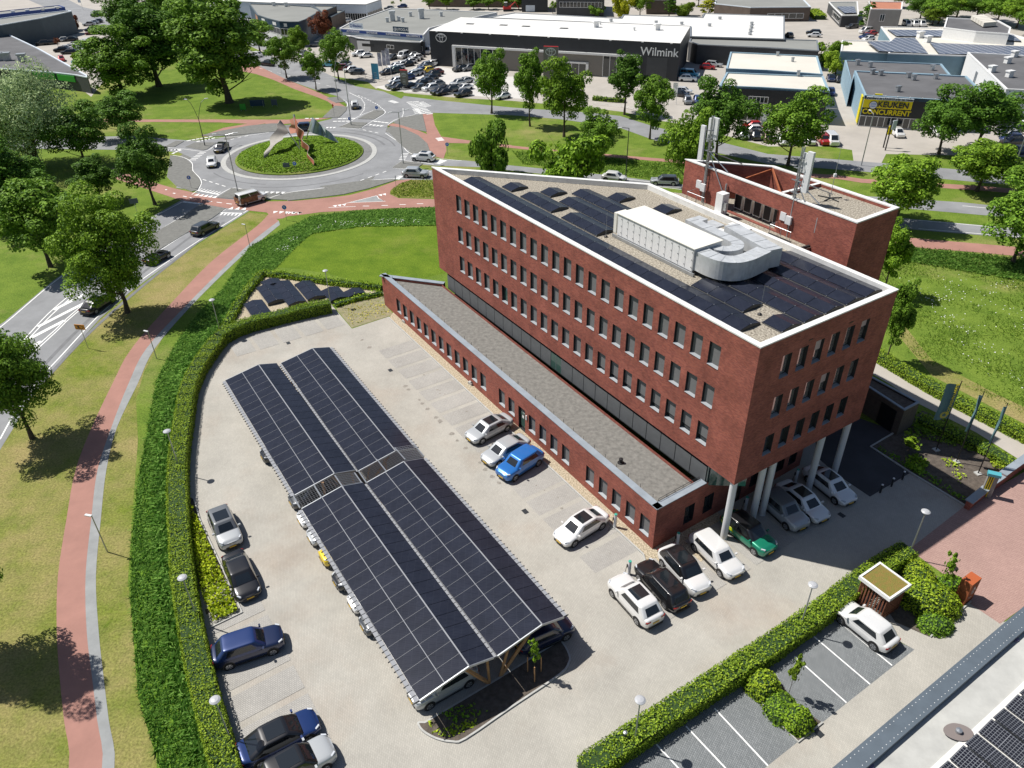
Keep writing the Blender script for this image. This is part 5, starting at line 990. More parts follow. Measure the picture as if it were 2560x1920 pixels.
yard((0, 0, 6.9125), srt([((1060, 855), 'suv', 'black'), ((1190, 890), 'wagon', 'black'), ((1320, 850), 'sedan', 'white'), ((1240, 800), 'hatch', 'white'), ((1120, 815), 'sedan', 'white'), ((1270, 765), 'hatch', 'grey'), ((1430, 740), 'suv', 'white'), ((1460, 705), 'hatch', 'white'), ((1550, 690), 'hatch', 'white'), ((1440, 800), 'hatch', 'dark blue'), ((1480, 830), 'suv', 'black')]), R(190), 'in the sunny middle rows of the left dealer yard', 'cars in the left dealer yard')
yard((0, 0, 6.9125), srt([((1060, 1010), 'hatch', 'red', R(300)), ((1360, 1050), 'hatch', 'light blue', R(200)), ((1470, 1090), 'suv', 'dark red', R(200)), ((1640, 1000), 'suv', 'silver', R(200)), ((1740, 1050), 'hatch', 'silver', R(200)), ((1860, 1080), 'sedan', 'white', R(200)), ((1540, 410), 'suv', 'silver', R(190)), ((1610, 380), 'hatch', 'silver', R(190)), ((1680, 360), 'hatch', 'dark grey', R(190)), ((1670, 250), 'suv', 'black', R(190)), ((1590, 560), 'sedan', 'dark red', R(195)), ((1560, 500), 'hatch', 'dark blue', R(195))]), 0, 'at the right side of the left dealer yard', 'cars in the left dealer yard')
yard((640, 0, 3.456), srt([((100, 545), 'suv', 'black', R(150)), ((0, 468), 'hatch', 'white', R(150)), ((405, 460), 'hatch', 'grey', R(260)), ((30, 370), 'hatch', 'white', R(170)), ((520, 380), 'sedan', 'grey', R(180)), ((840, 130), 'hatch', 'silver', R(200)), ((800, 155), 'sedan', 'dark grey', R(200)), ((780, 175), 'hatch', 'white', R(200)), ((910, 150), 'hatch', 'blue', R(200)), ((1050, 95), 'wagon', 'dark grey', R(215)), ((1265, 50), 'hatch', 'blue', R(180)), ((1150, 68), 'hatch', 'grey', R(180))]), 0, 'around the curved roof building at the top', 'cars around the curved roof building')
# ================================================================= vegetation
GREENS = {'mid': (1, 1, 1), 'fresh': (1.2, 1.12, .9), 'dark': (.62, .70, .8), 'olive': (1.15, .95, .8), 'grey': (2.3, 1.6, 8.0), 'purple': (1.5, .28, 1.4), 'gold': (2.6, 1.5, .7), 'lime': (1.5, 1.25, .9)}
def crown_points(R, z0, z1, nb, per, br=(.15, .30), irregular=.25, inner=.10, cone=0.):
    cz, hz = (z0+z1)/2, (z1-z0)/2; P = []; N = []
    for i in range(nb):
        d = RNG.normal(0, 1, 3); d /= np.linalg.norm(d); rr = RNG.uniform(.30, .86)**.8*(1+RNG.uniform(-irregular, irregular))
        taper = 1-cone*max(0, d[2]*rr)
        rr *= 1.02; c = np.array([d[0]*R*rr*taper, d[1]*R*rr*taper, cz+d[2]*hz*rr*.98]); rb = R*RNG.uniform(*br)
        n = int(per*(rb/R/.24)**2); q = RNG.normal(0, 1, (n, 3)); q /= np.linalg.norm(q, axis=1)[:, None]; q[:, 2] = np.where(q[:, 2] < -.75, -q[:, 2], q[:, 2])
        r = rb*(.62+.46*RNG.random(n)**.5); P.append(c+q*r[:, None]*[1, 1, .85]); N.append(q+[0, 0, .35])
    n = int(nb*per*inner); q = RNG.normal(0, .38, (n, 3)); q *= np.minimum(1, .8/np.linalg.norm(q, axis=1))[:, None]; P.append(q*[R, R, hz]+[0, 0, cz]); N.append(q)
    return np.concatenate(P), np.concatenate(N)
def trunk_mesh(H, R, z0, r0, nl=7, multi=1, hcrown=.75):
    b = MB()
    for m in range(multi):
        a = RNG.uniform(0, 6.28); off = (.35*math.cos(a), .35*math.sin(a)) if multi > 1 else (0, 0); pts = [Vector((off[0], off[1], -.1))]; k = 7
        lean = Vector((RNG.normal(0, .03), RNG.normal(0, .03)))+Vector(off)*.2*(multi > 1)
        for i in range(1, k+1): z = H*hcrown*i/k; pts.append(Vector((off[0]+lean.x*z+RNG.normal(0, .06), off[1]+lean.y*z+RNG.normal(0, .06), z)))
        rr = [r0*(1.45 if i == 0 else 1)*(1-.8*i/k) for i in range(k+1)]
        for i in range(k): b.tube(pts[i], pts[i+1], rr[i], rr[i+1], 9, 'trunk', cap=False)
        for j in range(nl):
            z = z0*.9+(H*hcrown-z0)*(j+.3)/nl*.9; i = min(k-1, int(z/(H*hcrown)*k)); p = pts[i]+(pts[i+1]-pts[i])*(z/(H*hcrown)*k-i); t = 2.4*j+RNG.uniform(0, 1); l = R*RNG.uniform(.5, .85)
            q = p+Vector((math.cos(t)*l*.5, math.sin(t)*l*.5, l*.35)); w = q+Vector((math.cos(t+.3)*l*.45, math.sin(t+.3)*l*.45, l*.4)); e = r0*.34*(1-.5*j/nl)
            b.tube(p, q, e, e*.7, 6, 'trunk', cap=False); b.tube(q, w, e*.7, e*.25, 5, 'trunk', cap=False)
            b.tube(q, q+Vector((math.cos(t-.7)*l*.4, math.sin(t-.7)*l*.4, l*.2)), e*.55, e*.2, 5, 'trunk', cap=False)
    return b
TP = {}
def proto(name, H, R, z0, nb, per, leaf, r0, **k):
    tk = {x: k.pop(x) for x in ('multi', 'hcrown') if x in k}; mt = k.pop('leafm', 'leaf')
    P, N = crown_points(R, z0, H, nb, per, **k); cm = leaf_mesh('crown', P, N, leaf, mt, .42)
    TP[name] = (H, R*1.2, trunk_mesh(H, R, z0, r0, **tk), cm, [None])
proto('avenue_a', 15, 5.0, 2.5, 62, 220, .36, .24, hcrown=.85); proto('avenue_b', 14, 5.4, 2.4, 56, 240, .36, .26, irregular=.35); proto('avenue_c', 15, 4.4, 2.6, 56, 220, .36, .22, irregular=.2, hcrown=.85, cone=.25)
proto('near_a', 14.5, 5.3, 2.2, 92, 420, .24, .26, irregular=.3, cone=.2); proto('near_b', 14.5, 5.2, 2.6, 84, 420, .24, .26, irregular=.4); proto('big', 24, 6.6, 2.0, 120, 260, .46, .5, irregular=.2); proto('big_b', 21, 7.0, 3.0, 90, 250, .46, .5, irregular=.35, cone=.2)
proto('willow', 15, 9.5, 1.5, 130, 300, .28, .4, irregular=.25, multi=5); proto('bush', 6, 5, .3, 26, 330, .40, .12, multi=3); proto('round', 5, 1.8, 1.6, 10, 160, .35, .09)
proto('column', 12, 2.2, .6, 18, 260, .4, .15, cone=.5); proto('young', 3.6, .75, 1.0, 9, 90, .20, .03, irregular=.4)
def hfor(g, top):       # height whose tip appears at photo row `top`
    best = (1e9, 5)
    for h in np.arange(1, 34, .2):
        v = Vector((g[0], g[1], h-CAMH)); y = 960-FPX*v.dot(CU)/v.dot(CF)
        if abs(y-top) < best[0]: best = (abs(y-top), h)
    return best[1]
ntree = [0]
def tree(pr, foot, top, width, tint, label, group=None, name='tree', H=None, z=0):
    g = G(*foot, z); h = H or hfor(g, top); dist = Vector((g[0], g[1], -CAMH*.8)).length; Rw = width/2/FPX*dist
    H0, R0, tb, cm, tr = TP[pr]; ntree[0] += 1; a = RNG.uniform(0, 6.28)
    root = thing(name, label, 'tree', (*g, z), a, group)
    if tr[0] is None: t = _build0(tb, 'trunk'); tr[0] = t.data; t.parent = root
    else: t = link_mesh('trunk', tr[0], root)
    c = link_mesh('crown', cm, root); f = RNG.uniform(.9, 1.1); c.color = (*[x*f for x in GREENS[tint]], 1)
    root.scale = (Rw/R0, Rw/R0, h/H0); return root
AV = 'trees along the approach road'; NV = 'trees along the road by the dealers'; PVG = 'trees on the verge between the far roads'
for a in [
 ('near_a', (319, 781), 478, 235, 'fresh', 'leaning avenue tree whose shadow crosses the red cycle path, in mid verge', AV),
 ('near_b', (81, 1096), 800, 215, 'mid', 'avenue tree at the left edge with a dark crown over the road', AV),
 ('avenue_a', (127, 667), 430, 200, 'mid', 'avenue tree on the far side of the approach road', AV),
 ('avenue_b', (388, 512), 318, 150, 'dark', 'dark round tree beside the red path left of the roundabout', AV),
 ('big_b', (40, 560), 365, 200, 'dark', 'dense tree at the left edge behind the far side avenue tree', 'dark trees at the left'),
 ('avenue_b', (215, 420), 262, 150, 'dark', 'dark tree in front of the grey green willow', 'dark trees at the left'),
 ('avenue_b', (305, 345), 235, 140, 'dark', 'dark tree between the willow and the dealer yard trees', 'dark trees at the left'),
 ('avenue_c', (255, 505), 385, 110, 'dark', 'lower dark tree between the willow and the road', 'dark trees at the left'),
 ('willow', (95, 415), 165, 265, 'grey', 'large grey green willow with feathery crown at the left edge', None),
 ('big_b', (312, 245), 78, 165, 'mid', 'tall tree with an open airy crown right of the left dealer yard', 'tall trees behind the roundabout'),
 ('big', (398, 216), -5, 170, 'dark', 'tall dark tree beside the broadest tree behind the roundabout', 'tall trees behind the roundabout'),
 ('big', (574, 257), -30, 215, 'mid', 'broadest tall tree standing on the lawn behind the roundabout', 'tall trees behind the roundabout'),
 ('big', (500, 150), -40, 130, 'mid', 'tall tree peeping out behind the broadest one', 'tall trees behind the roundabout'),
 ('big_b', (345, 110), -35, 140, 'dark', 'tall tree at the top beyond the left dealer yard', 'tall trees behind the roundabout'),
 ('big_b', (440, 120), -40, 120, 'mid', 'tall tree at the top between two bigger dark trees', 'tall trees behind the roundabout'),
 ('avenue_a', (716.7, 195), 78, 80, 'mid', 'dealer road tree, furthest from the roundabout on the near verge', NV),
 ('avenue_c', (751, 161), 60, 66, 'fresh', 'dealer road tree standing behind the pair on the near verge', NV),
 ('avenue_c', (790, 224), 118, 64, 'mid', 'small dealer road tree nearest the roundabout', NV),
 ('avenue_a', (847, 200), 62, 80, 'mid', 'dealer road tree at the edge of the repair shop yard', NV),
 ('avenue_a', (650, 130), 40, 80, 'mid', 'dealer road tree beside the curved roof building', NV),
 ('avenue_b', (808, 110), 28, 58, 'purple', 'purple leaved beech beside the curved roof building', None),
 ('avenue_b', (1229, 284), 122, 108, 'mid', 'verge tree in front of the left end of the black showroom', PVG),
 ('avenue_c', (1325, 316), 112, 92, 'mid', 'verge tree left of the pair before the showroom middle', PVG),
 ('avenue_b', (1410, 342), 143, 140, 'fresh', 'broad fresh green verge tree before the showroom middle', PVG),
 ('avenue_c', (1560.7, 287), 118, 108, 'dark', 'dark verge tree under the white lettering of the showroom', PVG),
 ('avenue_a', (1624, 348), 172, 108, 'mid', 'verge tree right of the white lettering of the showroom', PVG),
 ('avenue_b', (1495, 398), 275, 120, 'mid', 'smaller verge tree beside the tall lamp post', PVG),
 ('bush', (1425, 470), 335, 215, 'fresh', 'wide bushy tree low beside the road behind the roof parapet', PVG),
 ('bush', (1228, 440), 305, 130, 'mid', 'round dense tree left of the wide bushy one behind the parapet', PVG),
 ('avenue_b', (1708, 476), 272, 148, 'fresh', 'verge tree directly left of the left antenna mast', PVG),
 ('avenue_b', (1790, 400), 200, 175, 'dark', 'wide dark tree behind the left antenna mast', PVG),
 ('avenue_b', (1969, 415), 225, 175, 'mid', 'street tree in front of the dark hall with white roof', PVG),
 ('avenue_b', (2347, 386), 225, 150, 'dark', 'dark tree hiding the right end of the kitchen shop', PVG),
 ('avenue_b', (2440, 372), 208, 180, 'dark', 'larger dark tree right of the kitchen shop', PVG),
 ('avenue_b', (2235, 560), 385, 190, 'fresh', 'fresh green tree left of two below the kitchen shop', PVG),
 ('avenue_b', (2441, 478), 350, 180, 'fresh', 'fresh green tree right of two below the kitchen shop', PVG),
 ('avenue_a', (2530, 660), 440, 180, 'mid', 'tree at the right edge leaning over the shaded cycle path', None),
 ('avenue_a', (2560, 520), 395, 120, 'mid', 'tree cut by the right edge beyond the dual road', None),
 ('avenue_c', (2205, 735), 545, 100, 'fresh', 'tree half hidden behind the brick tower', 'trees behind the office'),
 ('avenue_c', (2215, 905), 690, 85, 'mid', 'tree half hidden behind the right office corner', 'trees behind the office'),
 ('bush', (2075, 165), 100, 80, 'fresh', 'bush between the white roofed hall and the solar hall', 'bushes between the halls'),
 ('bush', (2090, 185), 130, 70, 'lime', 'white blossoming shrub beside the dark parked cars', 'bushes between the halls'),
 ('bush', (2180, 150), 108, 100, 'mid', 'bush against the blue wall of the solar hall', 'bushes between the halls'),
 ('column', (2163, 75), -5, 42, 'dark', 'tall birch left of the orange tiled house', None),
 ('bush', (2213, 62), 36, 42, 'purple', 'dark red shrub before the orange tiled house', None),
 ('bush', (1554, 45), -15, 62, 'gold', 'yellow leaved tree at the top behind the white roofs', 'trees and shrubs at the top'),
 ('avenue_b', (1600, 42), -25, 62, 'fresh', 'green tree beside the yellow leaved one at the top', 'trees and shrubs at the top'),
 ('column', (1672, 42), -25, 36, 'dark', 'dark upright conifer at the top', 'trees and shrubs at the top'),
 ('bush', (1708, 40), 5, 60, 'olive', 'olive shrub right of the dark conifer', 'trees and shrubs at the top'),
 ('column', (1770, 38), -10, 50, 'gold', 'golden conifer at the top', 'trees and shrubs at the top'),
 ('avenue_b', (1745, 15), -40, 60, 'dark', 'dark tree behind the golden conifer', 'trees and shrubs at the top'),
 ('round', (1382, 34), 5, 26, 'fresh', 'first clipped round shrub behind the white roofs from the left', 'trees and shrubs at the top'),
 ('round', (1424, 36), 12, 22, 'mid', 'second clipped round shrub behind the white roofs from the left', 'trees and shrubs at the top'),
 ('bush', (1490, 40), 12, 50, 'mid', 'loose green shrub between round shrub and yellow tree', 'trees and shrubs at the top'),
 ('round', (983, 15), 3, 13, 'lime', 'tiny round tree beside the road at the top', 'trees and shrubs at the top'),
 ('round', (1003, 10), -3, 11, 'mid', 'tiny round tree right of another at the top', 'trees and shrubs at the top'),
 ('bush', (188, 40+35), 38, 32, 'purple', 'purple shrub at the end of the grey blue showroom', None),
 ('round', (146, 117), 96, 20, 'purple', 'small purple tree in the left dealer yard', None),
 ('bush', (192, 148), 132, 26, 'lime', 'yellow shrub among cars in the left dealer yard', None)]:
    tree(*a)
var = tree('near_a', (20, 1700), 0, 230, 'mid', 'avenue tree standing just left of the frame, seen by its shadow on the verge', AV, H=14.5); sx_ = Vector(G(100, 1690)); var.location = (sx_.x-8.6*.62, sx_.y+8.6*.226, 0)
for i, (x, top, w, t) in enumerate(((1075, -25, 30, 'mid'), (1117, -20, 30, 'fresh'), (1185, -12, 36, 'mid'), (1222, -18, 32, 'mid'), (1263, -20, 34, 'fresh'), (1297, -18, 34, 'mid'))):
    tree('avenue_c', (x, 24), top, w*1.3, t, '%s tree from the left in the line along the top edge' % ORD[i], 'line of young trees along the top edge')
for i, (x, y, top, w) in enumerate(((2300, 50, -20, 80), (2345, 60, -10, 80), (2390, 45, -25, 90), (2330, 62, 20, 60), (2440, 50, -20, 90), (2490, 60, -15, 90), (2540, 70, -10, 90), (2360, 20, -50, 90), (2460, 15, -55, 90), (2580, 90, 10, 90), (2540, 20, -50, 90), (2250, 20, -40, 60))):
    tree('avenue_b', (x, y), top, w, ('dark', 'mid', 'fresh', 'olive')[i % 4], '%s tree from the left in the wood behind the solar hall' % ORD[i], 'trees of the wood at the upper right') if i < 99 else None
tree('young', (1336, 1690), 1592, 42, 'fresh', 'young staked tree in the kerbed island under the carport', 'young trees by the car park'); 
tree('young', (1970, 1742), 1628, 46, 'olive', 'young thin tree between the visitor bays', 'young trees by the car park'); tree('young', (2345, 1490), 1350, 44, 'fresh', 'young tree beside the sedum roofed shelter', 'young trees by the car park', H=4.6)
tree('young', (2270, 1127), 1070, 66, 'lime', 'small bright shrub tree in the planting bed', None, H=1.7)
b = MB(); g0 = G(1336, 1690)
r = thing('tree_stake', 'three timber stakes round the young island tree', 'tree stake', (*g0, 0)); [b.tube((g0[0]+.5*math.cos(t), g0[1]+.5*math.sin(t), 0), (g0[0]+.5*math.cos(t), g0[1]+.5*math.sin(t), 1.6), .04, n=6, m='wood') for t in (.5, 2.6, 4.7)]; b.build('stake', r)
# ---------------- hedges
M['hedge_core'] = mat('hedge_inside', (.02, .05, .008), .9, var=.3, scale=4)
def hedge(label, pts, w, h, dens=70, leaf=.15, tint=(1, 1, 1), world=False, group='clipped hedges', hn=.12):
    P = smooth_line(pts, 3) if world else smooth_line(GG(pts), 3); q = strip(P, w*.86); n = len(q)//2
    r = thing('hedge', label, 'hedge', (*P[0], 0), 0, group); b = MB()
    for i in range(n-1): b.prism([q[i], q[i+1], q[len(q)-2-i], q[len(q)-1-i]], 0, h-.08, 'hedge_core', bottom=False)
    b.build('stems', r); PP = []; NN = []
    for a, c in zip(P, P[1:]):
        a, c = np.array(a), np.array(c); d = c-a; L = np.linalg.norm(d)+1e-6; d /= L; nn = np.array([-d[1], d[0]]); m = int(dens*L*(w+2*h)); s = RNG.uniform(-h, w+h, m); u = RNG.uniform(0, L, m)
        side = np.where(s < 0, -1, np.where(s > w, 1, 0)); off = np.where(side < 0, -w/2, np.where(side > 0, w/2, s-w/2)); z = np.where(side == 0, h, np.where(side < 0, h+s, h-(s-w)))
        wob = .10*np.sin(u*1.3+a[0])+RNG.normal(0, hn*.5, m)
        xy = a+d*u[:, None]+nn*(off+side*np.abs(wob)*.5)[:, None]; zz = z+np.where(side == 0, wob, 0)
        PP.append(np.c_[xy, np.maximum(zz, .05)]); NN.append(np.c_[nn*side[:, None], np.where(side == 0, 1., .3)])
    me = leaf_mesh('foliage', np.concatenate(PP), np.concatenate(NN), leaf, 'hedge_leaf', .6); o = link_mesh('foliage', me, r); o.location = -r.location; o.color = (*tint, 1); return r
hw = [(548, 838), (508, 895), (478, 960), (464, 1040), (452, 1133), (450, 1230), (456, 1330), (466, 1440), (490, 1585), (523, 1730), (576, 1920), (625, 2060)]
hedge('long curving hedge between the car park and the reeds', [(G(x, y, 1.25)) for x, y in [(545, 838), (502, 895), (470, 960), (456, 1040), (443, 1133), (441, 1230), (446, 1330), (455, 1440), (478, 1585), (511, 1730), (564, 1920), (612, 2060)]], 1.5, 1.25, 170, .11, (1.12, 1.05, .95), True)
hedge('short thick hedge in front of the ground mounted solar panels', [G(x, y, 1.4) for x, y in [(545, 834), (600, 806), (680, 784), (760, 765), (824, 752)]], 1.3, 1.4, 180, .11, (1.05, 1.05, 1), True)
hedge('long straight hedge between the car park and the visitor bays', [G(x, y, 1.15) for x, y in [(1462, 1915), (1700, 1755), (1920, 1612), (2060, 1515), (2132, 1458), (2205, 1408), (2274, 1365)]], 1.4, 1.15, 170, .12, (1.15, 1.1, 1.), True)
hedge('hedge between the pale path and the flowery meadow', [G(x, y, .9) for x, y in [(2165, 860), (2300, 940), (2400, 995), (2480, 1035), (2570, 1080), (2750, 1170)]], 1.3, .9, 150, .13, (1.1, 1.05, 1), True)
hedge('low hedge along the planting bed beside the path', [G(x, y, .7) for x, y in [(2300, 1040), (2390, 1080), (2460, 1110), (2545, 1160)]], 1.2, .7, 90, .16, (1, 1, 1), True)
hedge('ragged hedge along the top of the gravel triangle', [G(x, y, .6) for x, y in [(655, 678), (700, 682), (760, 690), (830, 700), (900, 708), (955, 715)]], .8, .6, 70, .2, (1.1, 1.1, .9), True, hn=.4)
hedge('ragged hedge on the reed side of the gravel triangle', [G(x, y, .6) for x, y in [(655, 678), (610, 730), (575, 790), (555, 820)]], .8, .6, 70, .2, (1, 1, .9), True, hn=.4)
hedge('low sparse hedge before the dry planting patch', [G(x, y, .5) for x, y in [(838, 757), (880, 745), (925, 735), (955, 728)]], .6, .5, 50, .2, (1.2, 1.2, .9), True, hn=.4)
hedge('clipped hedge strip in front of the showroom in the middle', [G(x, y, .8) for x, y in [(1483, 241), (1530, 245), (1562, 247)]], 1.5, .8, 20, .3, (.9, .9, 1), True)
hedge('box hedge beside the dark office at the upper right', [G(x, y, 1.5) for x, y in [(2033, 22), (2052, 38)]], 4, 1.5, 12, .4, (1.4, 1.3, .9), True)
def ball(label, p, rx, ry, h, tint=(1.3, 1.2, .9), name='shrub', group='clipped shrubs by the visitor bays', rot=0.):
    g = G(*p); n = int(240*(rx*ry+h*(rx+ry))); q = RNG.normal(0, 1, (n, 3)); q /= np.linalg.norm(q, axis=1)[:, None]; q[:, 2] = np.abs(q[:, 2]); r = .93+.12*RNG.random(n)
    me = leaf_mesh(name, q*r[:, None]*[rx, ry, h], q, .14, 'hedge_leaf', .5); root = thing(name, label, 'shrub', (*g, 0), rot, group); o = link_mesh('foliage', me, root); o.color = (*tint, 1)
    b = MB(); b.lathe((0, 0, 0), [(.92, 0), (.8, .5), (.5, .82), (0, .93)], 16, 'hedge_core'); o = _build0(b, 'stems'); o.parent = root; o.scale = (rx, ry, h); return root
ball('round clipped shrub at the top of the bed between visitor bays', (1905, 1722), 1.15, 1.1, 1.3, rot=.4)
ball('broad green shrub in the middle of the bed between visitor bays', (1950, 1775), 1.1, 1.3, .9, (.9, 1, .9)); ball('rounded shrub at the lower end of the bed between visitor bays', (1990, 1808), 1.0, .95, 1.25, (1.0, 1.05, .8))
ball('large bright clipped shrub beside the sedum roofed shelter', (2318, 1510), 2.1, 1.6, 1.7, (1.35, 1.25, .9), rot=R(-20)); ball('bright clipped shrub closest to the shelter corner', (2295, 1452), 1.1, 1.6, 1.4, (1.4, 1.25, .9)); ball('dark leafy shrub at the front of the shelter bed', (2335, 1565), 1.25, 1.0, .8, (.8, .95, .9)); ball('low shrub between shelter bed and steel sign', (2375, 1465), 1.1, .8, .8, (.9, 1.1, .8))
def cover(name, label, poly, dens, h, size, tint, cat='plants', lean=.5, m='hedge_leaf', keep=1.):
    P = np.array(poly); lo, hi = P.min(0), P.max(0); n = int(dens*abs(area([tuple(p) for p in poly]))*1.0); out = []
    from mathutils.geometry import tessellate_polygon
    tri = tessellate_polygon([[Vector((*p, 0)) for p in poly]]); A = np.array([abs(area([poly[i] for i in t])) for t in tri]); ks = RNG.choice(len(tri), n, p=A/A.sum()); u, v = RNG.random(n), RNG.random(n); f = u+v > 1; u[f] = 1-u[f]; v[f] = 1-v[f]
    T = np.array([[P[i] for i in t] for t in tri])[ks]; xy = T[:, 0]+(T[:, 1]-T[:, 0])*u[:, None]+(T[:, 2]-T[:, 0])*v[:, None]
    cl = np.sin(xy[:, 0]*1.7+3*np.sin(xy[:, 1]*.9))*np.cos(xy[:, 1]*1.3+2*np.sin(xy[:, 0]*.7)); kp = RNG.random(n) < keep+cl*.5*(keep < 1); xy = xy[kp]; cl = cl[kp]; z = h*(.25+.75*RNG.random(len(xy)))*(1+.35*cl)
    nn = RNG.normal(0, lean, (len(xy), 3))+[0, 0, 1]
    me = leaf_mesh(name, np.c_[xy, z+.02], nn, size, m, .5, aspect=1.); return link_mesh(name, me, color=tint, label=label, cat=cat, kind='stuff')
def blades(name, label, poly, dens, h, w, tint, keep=1., cat='grass', lean=(.5, 1.3)):
    P = np.array(poly); from mathutils.geometry import tessellate_polygon
    tri = tessellate_polygon([[Vector((*p, 0)) for p in poly]]); A = np.array([abs(area([poly[i] for i in t])) for t in tri]); n = int(dens*A.sum()); ks = RNG.choice(len(tri), n, p=A/A.sum()); u, v = RNG.random(n), RNG.random(n); f = u+v > 1; u[f] = 1-u[f]; v[f] = 1-v[f]
    T = np.array([[P[i] for i in t] for t in tri])[ks]; xy = T[:, 0]+(T[:, 1]-T[:, 0])*u[:, None]+(T[:, 2]-T[:, 0])*v[:, None]
    if keep < 1: cl = np.sin(xy[:, 0]*.55+2*np.sin(xy[:, 1]*.31))*np.cos(xy[:, 1]*.47+2*np.sin(xy[:, 0]*.23)); kp = RNG.random(n) < keep+cl*.45; xy = xy[kp]
    n = len(xy); hh = h*(.5+.7*RNG.random(n)); a = RNG.uniform(0, 6.28, n); ln = hh*RNG.uniform(*lean, n); d = np.c_[np.cos(a), np.sin(a)]; s = np.c_[-d[:, 1], d[:, 0]]*w/2
    V = np.stack([np.c_[xy-s, np.zeros(n)], np.c_[xy+s, np.zeros(n)], np.c_[xy+d*ln[:, None]*.45+s*.7, hh*.7], np.c_[xy+d*ln[:, None], hh*.85]], 1).reshape(-1, 3)
    me = bpy.data.meshes.new(name); me.vertices.add(4*n); me.vertices.foreach_set('co', V.ravel()); me.loops.add(4*n); me.loops.foreach_set('vertex_index', np.arange(4*n)); me.polygons.add(n); me.polygons.foreach_set('loop_start', np.arange(0, 4*n, 4)); me.polygons.foreach_set('loop_total', np.full(n, 4))
    ul = me.uv_layers.new(name='uv'); r = np.repeat(RNG.random(n), 4); ul.data.foreach_set('uv', np.stack([r, r*0], 1).ravel()); me.materials.append(M['reed']); me.update(); return link_mesh(name, me, color=tint, label=label, cat=cat, kind='stuff')
M['reed'] = leafmat('reed_blade_tinted', (.06, .15, .018), (.26, .40, .085), .4, tint=True)
M['reed_ground'] = grassmat('reed_ground', (.08, .165, .014), (.14, .24, .025), (.17, .22, .04), .3)
reed = GG([(390, 2000), (392, 1900), (345, 1740), (327, 1500), (330, 1350), (345, 1200), (368, 1080), (392, 950), (440, 860), (500, 780), (560, 720)]+TL(1, 1, [(-60, 480), (120, 390), (480, 215), (900, 165), (1560, 135), (1640, 135), (1640, 290), (900, 300), (480, 360), (320, 500), (180, 650), (0, 790)])+[(590, 760), (545, 825), (490, 890), (452, 970), (440, 1050), (425, 1135), (420, 1240), (425, 1340), (435, 1440), (455, 1590), (490, 1740), (545, 1930), (580, 2000)])
layer('reed_soil', [reed], .02, 'reed_ground')
blades('reeds', 'tall green reeds and grass in the ditch beside the long hedge', reed, 110, .32, .07, (1.15, 1.25, 1.25), lean=(.6, 1.6))
rk = GG([(480, 1900), (440, 1740), (400, 1500), (385, 1300), (388, 1150), (405, 1040), (430, 950), (480, 870), (560, 770), (600, 740), (560, 800), (500, 880), (455, 960), (425, 1050), (412, 1150), (410, 1300), (425, 1500), (465, 1740), (515, 1900)])
blades('reed_core', 'darker taller reeds in the middle of the ditch', rk, 70, .6, .085, (1.35, 1.45, 1.6))
mead = GG([(2190, 770), (2160, 700), (2300, 640), (2560, 680), (2900, 720), (2900, 1150), (2600, 1060), (2400, 960), (2230, 860)])
blades('meadow_grass', 'rough meadow grass with clumps on the right hand field', mead, 40, .3, .05, (1.25, 1.15, .8), keep=.35)
blades('shaded_meadow_grass', 'tall grass along the shaded cycle path', GG([(2190, 640), (2170, 610), (2560, 650), (2900, 690), (2900, 740), (2560, 705), (2300, 660)]), 60, .5, .06, (.9, 1, .9))
blades('verge_grass', 'tall grass between the dual road and the far cycle path', GG(TL(2, 0, [(0, 1310), (780, 1370), (1480, 1430), (1480, 1590), (830, 1500), (100, 1420)])), 30, .45, .09, (1.2, 1.15, .9))
blades('island_grass', 'long grass on the small verge at the office corner', GG(PB([(1300, 1290), (1400, 1212), (1560, 1160), (1850, 1165), (2000, 1170), (2000, 1380), (1390, 1372), (1290, 1330)])), 30, .35, .08, (1.4, 1.1, .8))
def flowers(name, label, spots, n, sp):
    P = []
    for x, y in spots: g = G(x, y); P.append(np.c_[RNG.normal(g[0], sp, n), RNG.normal(g[1], sp, n), RNG.uniform(.3, .5, n)])
    P = np.concatenate(P); me = leaf_mesh(name, P, np.tile([0, 0, 1.], (len(P), 1)), .13, 'flower', .3); link_mesh(name, me, label=label, cat='flowers', kind='stuff')
flowers('meadow_flowers', 'white wild flowers scattered in clumps on the meadow', TL(3, 1, [(1250, 790), (1280, 910), (1420, 920), (1430, 970), (1600, 890), (1640, 930), (1570, 790), (1890, 880), (1680, 1190), (1620, 1120), (1560, 1160), (1820, 1500), (1150, 870), (2100, 1050), (1710, 1330), (1940, 1390), (2150, 1640), (2050, 830), (1820, 990), (2180, 1190)]), 14, .9)
flowers('ditch_flowers', 'white flowers along the edge between reeds and lawn', TL(1, 1, [(520, 320), (740, 290), (780, 290), (900, 285), (1110, 270), (1200, 270), (1270, 265), (1380, 268), (260, 490), (330, 420), (220, 520), (1010, 285)]), 14, .55)
